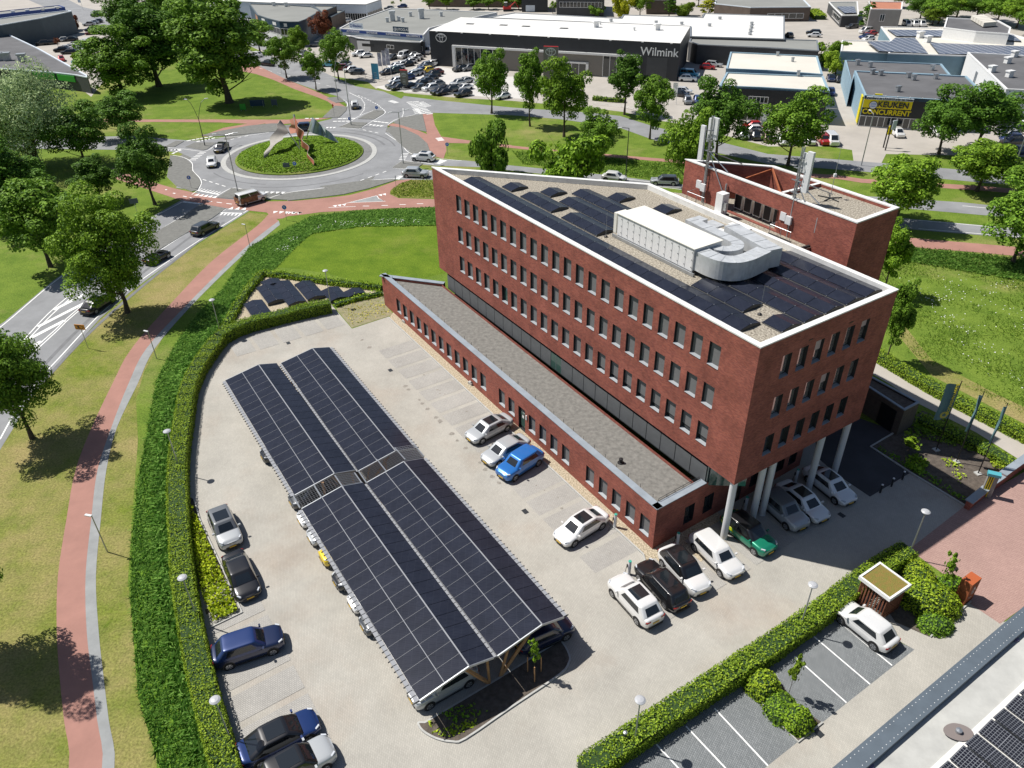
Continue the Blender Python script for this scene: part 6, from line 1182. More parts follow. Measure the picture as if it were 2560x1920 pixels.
# mound planting, beds
mound = []
rr = np.sqrt(RNG.random(16000))*11.4; aa = RNG.uniform(0, 6.283, 16000); zz = np.interp(rr, [0, 3, 6, 9, 11.3, 11.85], [1.6, 1.55, 1.35, .95, .45, .2])
link_mesh('mound_planting', leaf_mesh('mound_planting', np.c_[RC.x+rr*np.cos(aa), RC.y+rr*np.sin(aa), zz+.08], np.tile([0, 0, 1.], (16000, 1)), .30, 'hedge_leaf', .35), color=(.82, .92, .65), label='low green ground cover on the roundabout mound', cat='plants', kind='stuff')
cover('yellow_shrubs', 'bright yellow green low shrubs in the bed by the west hedge', GG([(478, 1262), (492, 1290), (545, 1415), (596, 1528), (535, 1558), (505, 1480), (484, 1380)]), 130, .5, .2, (1.5, 1.25, .5))
cover('bed_perennials', 'leafy perennials in the planting bed below the flag poles', GG(TL(3, 2, [(1180, 640), (1280, 620), (1400, 700), (1300, 790), (1200, 740)]))+[], 110, .35, .2, (1.0, 1.1, .8)); cover('bed_seedlings', 'rows of small pale plants in the planting bed', GG(TL(3, 2, [(1480, 640), (1600, 640), (1720, 780), (1660, 880), (1560, 760)])), 60, .25, .18, (1.6, 1.4, 1.2), keep=.6)
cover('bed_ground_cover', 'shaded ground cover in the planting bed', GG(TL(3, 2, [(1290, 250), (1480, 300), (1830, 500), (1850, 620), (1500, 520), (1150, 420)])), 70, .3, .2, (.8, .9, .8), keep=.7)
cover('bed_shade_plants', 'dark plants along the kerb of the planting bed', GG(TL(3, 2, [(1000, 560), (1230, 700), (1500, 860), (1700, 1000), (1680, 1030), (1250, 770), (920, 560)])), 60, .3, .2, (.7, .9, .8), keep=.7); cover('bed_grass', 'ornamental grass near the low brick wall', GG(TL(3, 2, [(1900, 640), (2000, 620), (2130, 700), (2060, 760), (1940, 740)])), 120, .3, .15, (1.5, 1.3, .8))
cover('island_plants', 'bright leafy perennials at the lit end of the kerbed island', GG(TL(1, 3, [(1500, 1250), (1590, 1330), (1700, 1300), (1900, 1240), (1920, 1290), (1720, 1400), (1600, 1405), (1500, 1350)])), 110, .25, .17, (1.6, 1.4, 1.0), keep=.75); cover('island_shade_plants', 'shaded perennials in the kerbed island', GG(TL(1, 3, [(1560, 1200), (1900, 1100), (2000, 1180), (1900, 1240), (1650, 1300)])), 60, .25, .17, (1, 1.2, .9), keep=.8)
cover('patch_weeds', 'dry weeds on the planting patch by the brick tip', GG(TL(1, 1, [(720, 1010), (1090, 880), (1120, 990), (1170, 1050), (840, 1150)])), 25, .12, .14, (2.6, 1.6, 2.2), keep=.6)
cover('visitor_bed_weeds', 'low weeds at the tip of the visitor bed', GG(TL(3, 3, [(210, 1330), (400, 1250), (440, 1290), (270, 1400)])), 90, .15, .13, (1.7, 1.3, .8)); cover('shelter_bed_weeds', 'low plants beside the rusty steel sign', GG(TL(3, 3, [(1530, 250), (1700, 220), (1720, 250), (1560, 380)])), 60, .15, .13, (1.5, 1.2, .8), keep=.7)
# ================================================================= buildings beyond the roads
M['blackclad'] = mat('black_cladding', (.018, .021, .028), .5, var=.15, scale=.5); M['whiteroof'] = mat('white_roof_membrane', (.70, .69, .66), .7, var=.06, scale=.08, detail=9)
M['creamroof'] = mat('cream_roof_membrane', (.62, .59, .52), .75, var=.07, scale=.1, detail=9); M['greyroof'] = mat('bitumen_roof', (.235, .24, .225), .9, var=.10, scale=.1, detail=9); M['darkroof'] = mat('dark_bitumen_roof', (.115, .115, .12), .9, var=.2, scale=.15, detail=9)
M['blueclad'] = mat('pale_blue_cladding', (.26, .38, .46), .6, var=.08, scale=.4); M['bluewall'] = mat('blue_green_wall', (.16, .26, .32), .7, var=.1, scale=.4); M['lightclad'] = mat('pale_cladding', (.60, .66, .72), .6, var=.05, scale=.5); M['greyclad'] = mat('slate_cladding', (.085, .11, .13), .6, var=.1, scale=.4)
M['anthra'] = mat('anthracite_wall', (.055, .058, .062), .7, var=.12, scale=.5); M['blueband'] = mat('blue_fascia', (.02, .06, .25), .5); M['brown'] = mat('brown_brick', (.13, .10, .08), .85, var=.15, scale=.6); M['orangewall'] = mat('orange_brick', (.40, .20, .11), .85, var=.12, scale=.8); M['tiles'] = mat('orange_roof_tiles', (.42, .17, .10), .8, var=.15, scale=.8)
M['yellow'] = mat('yellow_sign', (.80, .66, .0), .5); M['greenfascia'] = mat('green_fascia', (.03, .33, .03), .5); M['tealfascia'] = mat('dark_blue_fascia', (.012, .045, .085), .5); M['bluesign'] = mat('blue_sign', (.03, .20, .75), .5); M['lightblue'] = mat('light_blue_banner', (.10, .42, .62), .6); M['taupe'] = mat('taupe_panel', (.19, .175, .155), .6); M['greywall'] = mat('grey_render', (.30, .29, .27), .85, var=.08, scale=.5); M['redsign'] = mat('red_sign', (.50, .02, .02), .5); M['solar_far'] = brickmat('roof_solar_field', (.035, .055, .11), (.03, .045, .09), (.50, .52, .55), 1.7, 1.0, .10, rough=.35, dirt=.1, dscale=.3, offset=0, freq=1, bump=0)
def hall(label, polys, wall='lightclad', roof='whiteroof', cop='white', cat='building', name='building', ch=.25, pos=None, face_front=None):
    """polys: list of (pixel polygon of the roof edge, height[, wall, roof])"""
    first = GG(polys[0][0], polys[0][1]); r = thing(name, label, cat, (*first[0], 0))
    r['_w'] = 1; del r['_w']; W_ = []
    for q in polys:
        P = GG(q[0], q[1]); w = q[2] if len(q) > 2 else wall; rf = q[3] if len(q) > 3 else roof; b = MB(); b.prism(P, 0, q[1]-ch, w, bottom=False, topm=False); b.build('wall', r)
        b = MB(); b.sheet(P, q[1]-ch, rf); coping(b, P, q[1]-ch, .35, ch, cop, .04) if cop else 0; b.build('roof', r); W_.append(P)
    return r, W_
def band(r, A, B, f0, f1, z0, z1, m, off=.06, name='window', label=None, mull=0, depth=.05):
    A, B = Vector(A[:2]), Vector(B[:2]); t = (B-A).normalized(); n = Vector((t.y, -t.x)); mid = (A+B)/2; n = n if n.dot(-mid) > 0 else -n; L = (B-A).length
    b = MB(); p = A+t*L*f0+n*(off-depth); b.obox((*p, z0), (*(t*L*(f1-f0)), 0), (*(n*depth), 0), (0, 0, z1-z0), m)
    o = b.build(name, r, label)
    if mull:
        b = MB(); k = mull
        for i in range(k+1): q = A+t*(L*(f0+(f1-f0)*i/k)-.06)+n*(off); b.obox((*q, z0), (*(t*.12), 0), (*(n*.05), 0), (0, 0, z1-z0), 'white')
        for z in (z0-.06, z1-.06): b.obox((*(A+t*L*f0+n*off), z), (*(t*L*(f1-f0)), 0), (*(n*.05), 0), (0, 0, .12), 'white')
        b2 = b.build('frame', None); b2.parent = o
    return o, t, n
def sign(r, txt, A, B, f, z, size, m, off=.14, name='lettering', bold=.0, sx=1.):
    A, B = Vector(A[:2]), Vector(B[:2]); t = (B-A).normalized(); n = Vector((t.y, -t.x)); mid = (A+B)/2; n = n if n.dot(-mid) > 0 else -n
    if t.to_3d().cross(Vector((0, 0, 1))).dot(n.to_3d()) < 0: t = -t; f = 1-f; A, B = B, A
    p = A+(B-A)*f+n*off; o = text_mesh(name, txt, size, m, r, (p.x, p.y, z), t.to_3d(), (0, 0, 1), .03, bold=bold); return o
def oval(b, c, t, up, rx, rz, w, m, n=28, dz=0., dx=0.):
    c = Vector(c); f = lambda a, k: c+t*(dx+(rx-w*k)*math.cos(a))+up*(dz+(rz-w*k)*math.sin(a)); nn = t.cross(up)*.0
    for i in range(n): a, d = 2*math.pi*i/n, 2*math.pi*(i+1)/n; b.face([f(a, 0), f(d, 0), f(d, 1), f(a, 1)], m)
def emblem(r, c, t, n, s, m='white'):
    up = Vector((0, 0, 1)); t = t.to_3d(); b = MB(); c = Vector(c)
    oval(b, c, t, up, 1.45*s, 1.0*s, .15*s, m); oval(b, c+n.to_3d()*.01, t, up, .42*s, .92*s, .13*s, m, dz=0); oval(b, c+n.to_3d()*.02, t, up, 1.05*s, .36*s, .13*s, m, dz=.42*s); b.build('emblem', r)
def units(r, spots, z, m='white', h=.9, s=.9, name='roof_unit'):
    for p in spots: q = G(*p, z); b = MB(); b.box((*q, z), (s, s*.8, h*.8), m, .3); b.box((*q, z+h*.8), (s*1.25, s, h*.2), m, .3); b.build(name, r)
# black car showroom
r, Ws = hall('black clad car showroom with white roof, oval emblem and white lettering', [([(1072.6, 75.8), (1701, 107), (1725.6, 65), (1152, 42)], 9.0)], 'blackclad', 'whiteroof', None, 'car showroom', 'showroom', ch=.1)
A, B = Ws[0][0], Ws[0][1]
_, t, n = band(r, A, B, .100, .86, 5.15, 5.65, 'white', .5, 'white_frame', depth=.5); band(r, A, B, .100, .112, .1, 5.6, 'white', .55, 'white_frame', depth=.55); band(r, A, B, .850, .862, .1, 5.6, 'white', .55, 'white_frame', depth=.55)
band(r, A, B, .113, .30, .1, 5.1, 'glass', .08, 'shop_window', mull=7); band(r, A, B, .30, .72, .1, 5.1, 'taupe', .1, 'taupe_wall'); band(r, A, B, .56, .665, 2.9, 3.3, 'white', .45, 'entrance_frame', depth=.4); band(r, A, B, .56, .57, .1, 3.2, 'white', .45, 'entrance_frame', depth=.4); band(r, A, B, .655, .665, .1, 3.2, 'white', .45, 'entrance_frame', depth=.4); band(r, A, B, .57, .655, .1, 2.9, 'glass', .16, 'entrance_glass', mull=3)
band(r, A, B, .72, .85, .1, 5.1, 'glass', .08, 'shop_window', mull=5); band(r, A, B, .885, .96, .1, 5.3, 'anthra', .05, 'door')
c = Vector(A)+(Vector(B)-Vector(A))*.052+n*.1; emblem(r, (c.x, c.y, 7.3), t, n, 1.15); sign(r, 'Wilmink', A, B, .928, 6.6, 2.75, 'white', bold=.02)
for f in (.03, .14, .26, .38, .50, .62, .74, .86, .965): band(r, A, B, f, f+.008, 8.7, 8.85, 'white', .25, 'flood_light', depth=.2)
units(r, [(1489, 68), (1642, 75)], 8.9, 'white', 1.6, 1.4); units(r, [(1585, 76), (1500, 61)], 8.9, 'white', .8, .5); 
for p in ((1315, 66), (1410, 71), (1259, 63), (1175, 60)): b = MB(); q = G(*p, 8.92); b.box((*q, 8.9), (2.2, 1.2, .12), 'dark_metal', -.36); b.build('skylight', r)
# white hall behind, strip with dark roof
r, Ws = hall('large low white roofed hall behind the black showroom', [(TL(2, 0, [(-220, 150), (20, 108), (940, 155), (960, 125), (1640, 148), (1660, 113), (2212, 130), (2355, 135), (2355, 335), (1540, 312), (1540, 225), (700, 190)]), 5.5, 'anthra', 'whiteroof')], cop='steel', name='workshop_hall')
units(r, TL(2, 0, [(725, 235), (855, 185), (1245, 200), (1465, 210), (1705, 225), (1795, 165), (2070, 210), (2068, 240), (2060, 270), (2055, 300)])[1:], 5.3, 'steel', .7, .8)
r, Ws = hall('long dark roofed workshop strip right of the black showroom', [(TL(2, 0, [(1555, 305), (2212, 332), (2640, 345), (2652, 435), (2212, 408), (1605, 382), (1530, 355)]), 5.0, 'anthra', 'greyroof')], cop='steel', name='workshop_strip')
band(r, Ws[0][4], Ws[0][3], .02, .98, 1.2, 3.2, 'frame', .05, 'window')
# repair shop
r, Ws = hall('grey roofed car repair shop with blue lettered band', [(TL(1, 0, [(1165, 68), (2085, 105), (1700, 190), (1500, 240), (1450, 298), (720, 243), (830, 185)]), 5.2, 'lightclad', 'greyroof'), (TL(1, 0, [(780, 302), (1463, 335), (1420, 362), (1350, 360), (1100, 345), (930, 335)]), 3.6, 'anthra', 'greyroof')], cop='white', name='repair_shop')
A, B = Ws[0][5], Ws[0][4]; _, t, n = band(r, A, B, .02, .98, 4.15, 4.95, 'blueband', .12, 'blue_band')
for f, s_ in ((.17, 'AUTOSCHADE'), (.40, 'SPOTREPAIR'), (.65, 'RUITREPARATIE'), (.88, 'AIRCOSERVICE')): sign(r, s_, A, B, f, 4.55, .75, 'white', .18, bold=.01)
def board(r, A, B, f, z, w, h, m, txt, tm, size, off=-.4, legs=True):
    A, B = Vector(A), Vector(B); t = (B-A).normalized(); n = Vector((t.y, -t.x)); n = n if n.dot(-(A+B)/2) > 0 else -n; c = A+(B-A)*f+n*off
    b = MB(); b.obox((*(c-t*w/2), z), (*(t*w), 0), (*(-n*.12), 0), (0, 0, h), m); o = b.build('sign_board', r); tt = t if t.x > 0 else -t
    text_mesh('lettering', txt, size, tm, r, (*(c+n*.03+tt*w*.1), z+h/2), tt.to_3d(), (0, 0, 1), .02); b = MB(); q = c+n*.03-tt*w*.36; oval(b, (*q, z+h/2), tt.to_3d(), Vector((0, 0, 1)), h*.28, h*.28, h*.1, tm); b.build('sign_mark', r)
board(r, A, B, .20, 5.25, 5.2, 1.7, 'lightclad', 'Blaeker', 'blueband', 1.15); board(r, A, B, .73, 5.25, 5.6, 1.5, 'tealfascia', 'AUTOGLAZ', 'white', .95)
A2, B2 = Ws[1][5], Ws[1][2]; band(r, Ws[1][5], Ws[1][4], -.55, .35, .1, 2.9, 'white', .1, 'white_wall') if 0 else None
units(r, TL(1, 0, [(1180, 180), (1430, 160)]), 5.0, 'galv', 3.0, 1.6, 'vent_stack'); units(r, TL(1, 0, [(1135, 190), (1235, 180), (1270, 190), (1335, 140), (1600, 140)]), 5.0, 'galv', 1.3, .9)
band(r, Ws[1][4], Ws[1][3], .1, .35, 1.3, 2.3, 'glass', .06, 'window', mull=2)
r, Ws = hall('low anthracite repair shop front with a white entrance bay', [(TL(1, 0, [(783, 300), (1462, 335), (1455, 362), (1250, 352), (1080, 346), (870, 335)]), 3.5, 'anthra', 'greyroof')], cop='dark_metal', name='workshop_annex')
F = Ws[0]; band(r, F[5], F[4], 0, .95, .2, 3.0, 'white', .05, 'white_wall'); band(r, F[5], F[4], .2, .8, 1.5, 2.3, 'frame', .09, 'window'); band(r, F[3], F[2], .15, .9, 1.0, 2.2, 'glass', .06, 'window', mull=3)
# curved roof building
r, Ws = hall('curved dark roofed office with deep blue fascia', [(TL(1, 0, [(-60, 30), (240, 38), (480, 55), (545, 80), (535, 105), (490, 130), (430, 165), (370, 186), (290, 187), (200, 183), (100, 158), (10, 127), (-10, 100)]), 7.3, 'tealfascia', 'greyroof'), (TL(1, 0, [(490, 48), (695, 50), (570, 103), (540, 82)]), 6.2, 'brown', 'greyroof'), (TL(1, 0, [(585, 130), (690, 88), (765, 90), (650, 145)]), 4.2, 'brown', 'greyroof')], cop='greyclad', name='office')
F = Ws[0]
for i in range(7, 11): band(r, F[i], F[i+1], .03, .97, 3.4, 5.2, 'glass', .06, 'window_strip', mull=3); band(r, F[i], F[i+1], 0, 1, .1, 3.3, 'white' if i > 7 else 'anthra', .05, 'lower_wall')
for i in (8, 9, 10): band(r, F[i], F[i+1], .3, .6, 5.8, 6.7, 'white', .08, 'name_sign')
band(r, F[11], F[12], .0, 1, 1, 6.6, 'orangewall', .06, 'brick_wall')
units(r, TL(1, 0, [(155, 50), (260, 55)]), 7.1, 'white', 1.3, 1.1)
r, Ws = hall('long pale roofed glass fronted hall along the top edge', [(TL(1, 0, [(-300, -60), (1000, -60), (1082, -5), (950, 38), (700, 33), (270, 28), (-300, 5)]), 6.0, 'lightclad', 'whiteroof')], cop='steel', name='glass_hall'); F = Ws[0]
band(r, F[3], F[4], .02, .98, .6, 3.0, 'glass', .06, 'window_strip', mull=12); band(r, F[3], F[2], .02, .98, .6, 3.2, 'glass', .06, 'window_strip', mull=9)
# two white roofed halls
r, Ws = hall('dark fronted hall with cream roofs and pale blue side walls', [(TL(2, 0, [(1888, 447), (2640, 482), (2685, 640), (2212, 605), (1850, 590)]), 6.9, 'blueclad', 'creamroof'), (TL(2, 0, [(1855, 622), (2212, 638), (2690, 655), (2745, 785), (2150, 752), (1790, 738)]), 6.6, 'blueclad', 'creamroof')], cop='blueclad', name='hall')
F = Ws[1]; band(r, F[5], F[3], .005, .995, .0, 6.2, 'blackclad', .04, 'front_wall'); band(r, F[5], F[3], .29, .47, 3.6, 4.8, 'glass', .1, 'window_strip', mull=5); band(r, F[5], F[3], .24, .75, .1, 2.5, 'glass', .1, 'shop_window', mull=8)
units(r, TL(3, 0, [(80, 485), (210, 535), (260, 650), (320, 685), (320, 718), (325, 750)])[:3], 6.6, 'steel', 1.0, .5)
# kitchen shop
r, Ws = hall('kitchen shop with black front and big yellow sign', [(TL(3, 0, [(838, 822), (1490, 860), (1810, 870), (1835, 770), (1715, 655), (748, 610)]), 6.0, 'blueclad', 'darkroof'), (TL(3, 0, [(725, 705), (665, 518), (1500, 550), (1578, 645), (760, 612)]), 5.2, 'blueclad', 'darkroof')], cop='blueclad', name='kitchen_shop')
F = Ws[0]; A, B = F[0], F[1]; band(r, A, B, .0, 1, .0, 5.35, 'blackclad', .05, 'front_wall'); band(r, A, F[1], .0, 1, 5.35, 5.95, 'tealfascia', .09, 'fascia'); band(r, A, B, .03, .66, 5.35, 5.85, 'lightclad', .4, 'slogan_board', depth=.3); band(r, A, B, .0, .655, 3.75, 5.3, 'yellow', .3, 'yellow_board', depth=.2)
sign(r, 'Gegarandeerd de LAAGSTE prijs van Nederland', A, B, .345, 5.6, .52, 'frame', .43, bold=.012); sign(r, 'KEUKEN', A, B, .405, 4.5, 1.5, 'frame', .5, bold=.04); sign(r, 'CONCURRENT', A, B, .34, 2.95, 1.3, 'yellow', .12, bold=.04); band(r, A, B, .0, .85, .1, 2.1, 'glass', .1, 'shop_window', mull=10)
b = MB(); tA = (Vector(B)-Vector(A)).normalized(); nA = Vector((tA.y, -tA.x)); q = Vector(A)+tA*1.9+nA*.36; up = Vector((0, 0, 1))
for rad, mm, d in ((.8, 'frame', 0), (.7, 'white', .02)): c = q+nA*d; b.face([(*(c+tA*rad*math.cos(a)), 4.3+rad*math.sin(a)) for a in np.linspace(0, 6.28, 20)[:-1]], mm)
for dz in (-.3, 0, .3): c = q+nA*.05; b.face([(*(c-tA*.5), 4.3+dz-.06), (*(c+tA*.5), 4.3+dz+.06), (*(c+tA*.5), 4.3+dz+.16), (*(c-tA*.5), 4.3+dz+.04)], 'bluesign')
b.build('round_badge', r)
A3, B3 = F[0], F[5]; band(r, A3, B3, .02, .12, .4, 5.6, 'yellow', .3, 'yellow_side_board', depth=.2)
units(r, TL(3, 0, [(900, 640), (970, 650), (1210, 670), (1255, 690), (1445, 680), (1120, 790)]), 5.8, 'steel', 1.1, .8); units(r, TL(3, 0, [(770, 560), (880, 580), (1415, 605)]), 5.0, 'steel', 1.2, .8)
b = MB()
for i in range(9): q = Vector(A)+tA*(1.5+2.2*i); b.tube((*q, 6.0), (*(q+nA*.9), 6.35), .05, n=5, m='white')
b.build('sign_lamp_arm', r)
# solar hall
r, Ws = hall('blue walled hall with fields of solar panels on its pale roof', [(TL(3, 0, [(975, 228), (1525, 240), (2100, 290), (2240, 330), (2500, 430), (2400, 490), (1700, 480), (1040, 458), (1065, 350)]), 6.2, 'bluewall', 'creamroof'), (TL(3, 0, [(640, 345), (1060, 352), (1040, 456), (630, 438)]), 5.8, 'bluewall', 'creamroof'), (TL(3, 0, [(1545, 150), (1990, 175), (2100, 235), (2085, 290), (1800, 270), (1520, 235)]), 8.6, 'white', 'darkroof')], cop='white', name='solar_hall')
for i, (p, h) in enumerate(((TL(3, 0, [(1035, 255), (1700, 262), (2120, 300), (2190, 355), (1600, 315), (1110, 310)]), 6.05), (TL(3, 0, [(1100, 325), (1270, 325), (1385, 462), (1180, 450), (960, 440), (860, 358), (1060, 358)]), 6.08), (TL(3, 0, [(1400, 368), (2212, 400), (2400, 420), (2400, 480), (1720, 468), (1480, 465)]), 6.05))):
    b = MB(); P = GG(p, h+.25); b.sheet(P, h+.25, 'solar_far'); b.prism(P, h, h+.2, 'dark_metal', bottom=False, topm=False); b.build('solar_field', r)
units(r, TL(3, 0, [(1600, 305), (1690, 310), (1375, 365), (1310, 325)]), 6.0, 'white', 1.6, 1.4)
b = MB(); q = [G(*p, 8.7) for p in TL(3, 0, [(1750, 165), (1860, 230)])]; w = Vector(q[1])-Vector(q[0]); 
for i in range(5): a = Vector(q[0])+w*i/5; b.prism([tuple(a), tuple(a+w/5.5), tuple(a+w/5.5+Vector((4, 1.2))), tuple(a+Vector((4, 1.2)))], 8.6, 9.6-.0*i, 'creamroof')
b.build('skylight', r)
r, Ws = hall('white walled hall with dark weathered roof at the right edge', [(TL(3, 0, [(1725, 450), (2600, 500), (2900, 800), (2060, 768)]), 7.2, 'white', 'darkroof')], cop='white', name='white_hall'); F = Ws[0]; band(r, F[3], F[2], .01, .99, .2, 6.9, 'lightclad', .06, 'front_wall'); band(r, F[3], F[2], .01, .99, 4.6, 5.6, 'glass', .1, 'window_strip', mull=10); band(r, F[3], F[2], .01, .99, .2, 2.4, 'greyclad', .1, 'lower_wall'); units(r, TL(3, 0, [(2125, 490), (2065, 545), (2080, 665), (1930, 620)]), 7.0, 'white', 1.3, 1.2)
for f in (.2, .4, .62): band(r, F[3], F[0], f, f+.05, 1.5, 5.5, 'steel', .06, 'window')
# houses and offices at the top right
r, Ws = hall('grey house with orange tiled roof at the top right', [(TL(3, 0, [(870, 10), (1165, 15), (1158, 80), (890, 76)]), 7.0, 'greywall', 'tiles')], cop='white', name='tiled_house'); F = Ws[0]; band(r, F[3], F[2], .35, .5, 3.5, 5.5, 'glass', .06, 'window', mull=2)
r, Ws = hall('small white rimmed office with solar panels on its roof', [(TL(3, 0, [(525, 15), (775, 12), (785, 130), (640, 132), (560, 55)]), 3.6, 'anthra', 'greyroof')], cop='white', name='small_office'); b = MB(); P = GG(TL(3, 0, [(590, 55), (745, 55), (765, 110), (660, 112)]), 3.75); b.sheet(P, 3.75, 'solar_far'); b.build('solar_field', r); F = Ws[0]; band(r, F[3], F[4], .1, .9, .8, 2.6, 'glass', .06, 'window', mull=5)
r, Ws = hall('dark brick office with grey roof above the white hall', [(TL(3, 0, [(-440, -60), (260, -60), (372, 58), (-150, 62), (-460, 30)]), 4.6, 'brown', 'greyroof')], cop='lightclad', name='dark_office'); F = Ws[0]; band(r, F[3], F[2], .3, .9, 1, 2.6, 'glass', .06, 'window', mull=5)
r, Ws = hall('flat roofed pavilion between golden conifer and dark office', [(TL(3, 0, [(-420, 20), (-60, 20), (-20, 72), (-440, 60)]), 3.4, 'anthra', 'greyroof')], cop='lightclad', name='pavilion')
r, Ws = hall('dark building with lattice windows behind the white roofs', [(TL(2, 0, [(380, -90), (790, -90), (800, -12), (390, -15)]), 6.0, 'anthra', 'greyroof')], name='dark_house'); F = Ws[0]; band(r, F[3], F[2], .05, .95, 3.0, 4.8, 'glass', .06, 'window', mull=12)
r, Ws = hall('dark shed at the top with a white door', [(TL(2, 0, [(80, -60), (310, -60), (310, -20), (85, -20)]), 5, 'blackclad', 'greyroof')], name='dark_shed'); F = Ws[0]; band(r, F[3], F[2], .15, .5, .2, 2.4, 'lightclad', .06, 'door')
r, Ws = hall('red trimmed dark building behind the yellow leaved tree', [(TL(2, 0, [(1160, -60), (1400, -60), (1420, -5), (1170, -5)]), 5, 'brown', 'redsign')], name='red_house')
r, Ws = hall('dark long building along the top edge in the middle', [(TL(1, 0, [(1480, -70), (2300, -70), (2300, -30), (1480, -35)]), 4, 'brown', 'darkroof')], name='long_house')
b = MB(); q = G(1336, 22); r = thing('waste_container', 'red waste container heaped with white rubbish at the top', 'container', (*q, 0)); b.box((*q, 0), (4.2, 2.4, 2.2), 'redsign', .1); b.build('bin', r); me = leaf_mesh('rubbish', np.c_[RNG.normal(q[0], 1.1, 150), RNG.normal(q[1], .6, 150), RNG.uniform(2.1, 2.9, 150)], np.tile([0, 0, 1.], (150, 1)), .6, 'white', .6); o = link_mesh('rubbish', me, r); o.location = (-q[0], -q[1], 0)
b = MB(); q = G(1268, 28); r = thing('excavator', 'small red and black excavator at the top beside the container', 'excavator', (*q, 0)); b.box((*q, 0), (3, 2.4, .7), 'black', .1); b.build('tracks', r); b = MB(); b.box((*q, .7), (3, 2, 1.0), 'redsign', .1); b.build('engine_body', r); b = MB(); b.box((q[0]-.6, q[1], 1.7), (1.3, 1.4, 1.5), 'glass', .1, top='white'); b.build('cab', r); b = MB(); b.tube((q[0]+1, q[1], 1.5), (q[0]+3.2, q[1]-.5, 3.4), .18, n=6, m='redsign'); b.tube((q[0]+3.2, q[1]-.5, 3.4), (q[0]+4.5, q[1]-.7, 1.0), .14, n=6, m='redsign'); b.build('arm', r)
# left dealer buildings
r, Ws = hall('slate blue car showroom with pale lettering at the upper left', [(ZO(0, 0, 6.9125, [(-300, 460), (0, 430), (700, 310), (1235, 187), (1255, 235), (1200, 190), (440, 260), (0, 320), (-300, 340)][:4]+[(1180, 175), (430, 255), (0, 315), (-300, 350)]), 7.2, 'greyclad', 'greyroof')], cop='lightclad', name='showroom'); F = Ws[0]
band(r, F[1], F[3], .18, .80, 3.9, 5.2, 'glass', .08, 'window_strip', mull=14)
r2, Ws2 = hall('projecting lower slab of the slate showroom with pale letters', [(ZO(0, 0, 6.9125, [(165, 560), (1290, 330), (1290, 350), (1240, 345), (330, 520)][:0]+[(150, 560), (1290, 335), (1270, 300), (230, 500)]), 3.9, 'greyclad', 'greyclad')], cop=None, name='showroom_canopy'); F = Ws2[0]
sign(r2, 'VAN MOSSEL', F[0], F[1], .53, 3.05, 1.25, 'lightclad', .1, bold=.03)
r, Ws = hall('long blue rimmed canopy building behind the slate showroom', [(ZO(0, 0, 6.9125, [(-200, 215), (0, 190), (1020, 88), (1120, 122), (0, 245), (-200, 265)]), 4.5, 'blueband', 'greyroof')], cop='blueband', name='canopy_building'); units(r, ZO(0, 0, 6.9125, [(480, 200), (740, 178), (990, 150), (230, 225)]), 4.2, 'white', .8, 1.2)
r, Ws = hall('dark flat roofed shop with bright green fascia at the left', [(ZO(0, 0, 6.9125, [(-600, 640), (170, 600), (660, 830), (1510, 1300), (1500, 1330), (1300, 1290), (950, 1250), (0, 1180), (-600, 1140)]), 4.0, 'anthra', 'darkroof')], cop='lightclad', name='green_shop'); F = Ws[0]; band(r, F[6], F[5], .1, .95, 2.2, 3.6, 'greenfascia', .3, 'green_fascia', depth=.2); band(r, F[7], F[6], .6, .99, 2.2, 3.6, 'greenfascia', .3, 'green_fascia', depth=.2)
units(r, ZO(0, 0, 6.9125, [(130, 1040), (400, 1060), (20, 1040)]), 3.8, 'steel', 2.0, 1.8)
# light roofed hall cut off by the lower right corner
SZ = 6.0; o0 = Vector(G(*TL(3, 3, [(560, 1659)])[0], SZ)); o1 = Vector(G(*TL(3, 3, [(2212, 265)])[0], SZ)); st = (o1-o0).normalized(); sn_ = Vector((st.y, -st.x)); sn_ = sn_ if sn_.y < 0 else -sn_
a0 = o0-st*12; a1 = o1+st*12
r = thing('corner_hall', 'pale flat roofed hall with slate roof edge in the lower right corner', 'building', (*o0, 0)); b = MB(); b.prism([tuple(a0), tuple(a1), tuple(a1+sn_*30), tuple(a0+sn_*30)], 0, SZ-.3, 'greyclad', bottom=False, topm=False); b.build('wall', r)
M['cream_old'] = mat('stained_pale_roofing', (.36, .36, .34), .8, col2=(.50, .50, .47), scale=.5, detail=10)
b = MB(); b.sheet([tuple(a0), tuple(a1), tuple(a1+sn_*30), tuple(a0+sn_*30)], SZ-.35, 'cream_old'); L = (a1-a0).length
for d in (2.6,): b.obox((*(a0+sn_*d), SZ-.35), (*(st*L), 0), (*(sn_*.35), 0), (0, 0, .06), 'whiteroof')
b.obox((*(a0+sn_*2.95), SZ-.35), (*(st*L), 0), (*(sn_*27), 0), (0, 0, .10), 'whiteroof'); b.build('roof', r)
b = MB(); b.obox((*(a0-sn_*.02), SZ-.5), (*(st*L), 0), (*(sn_*.92), 0), (0, 0, .5), M.setdefault('slate_edge', mat('slate_roof_edge', (.10, .125, .15), .5, var=.08, scale=1))); b.build('roof_edge', r)
b = MB()
for i in range(130):
    for d in (.16, .72): q = a0+st*(L*(i+.5*(d > .3))/130)+sn_*d; b.box((*q, SZ), (.035, .035, .012), 'white')
b.build('rivets', r)
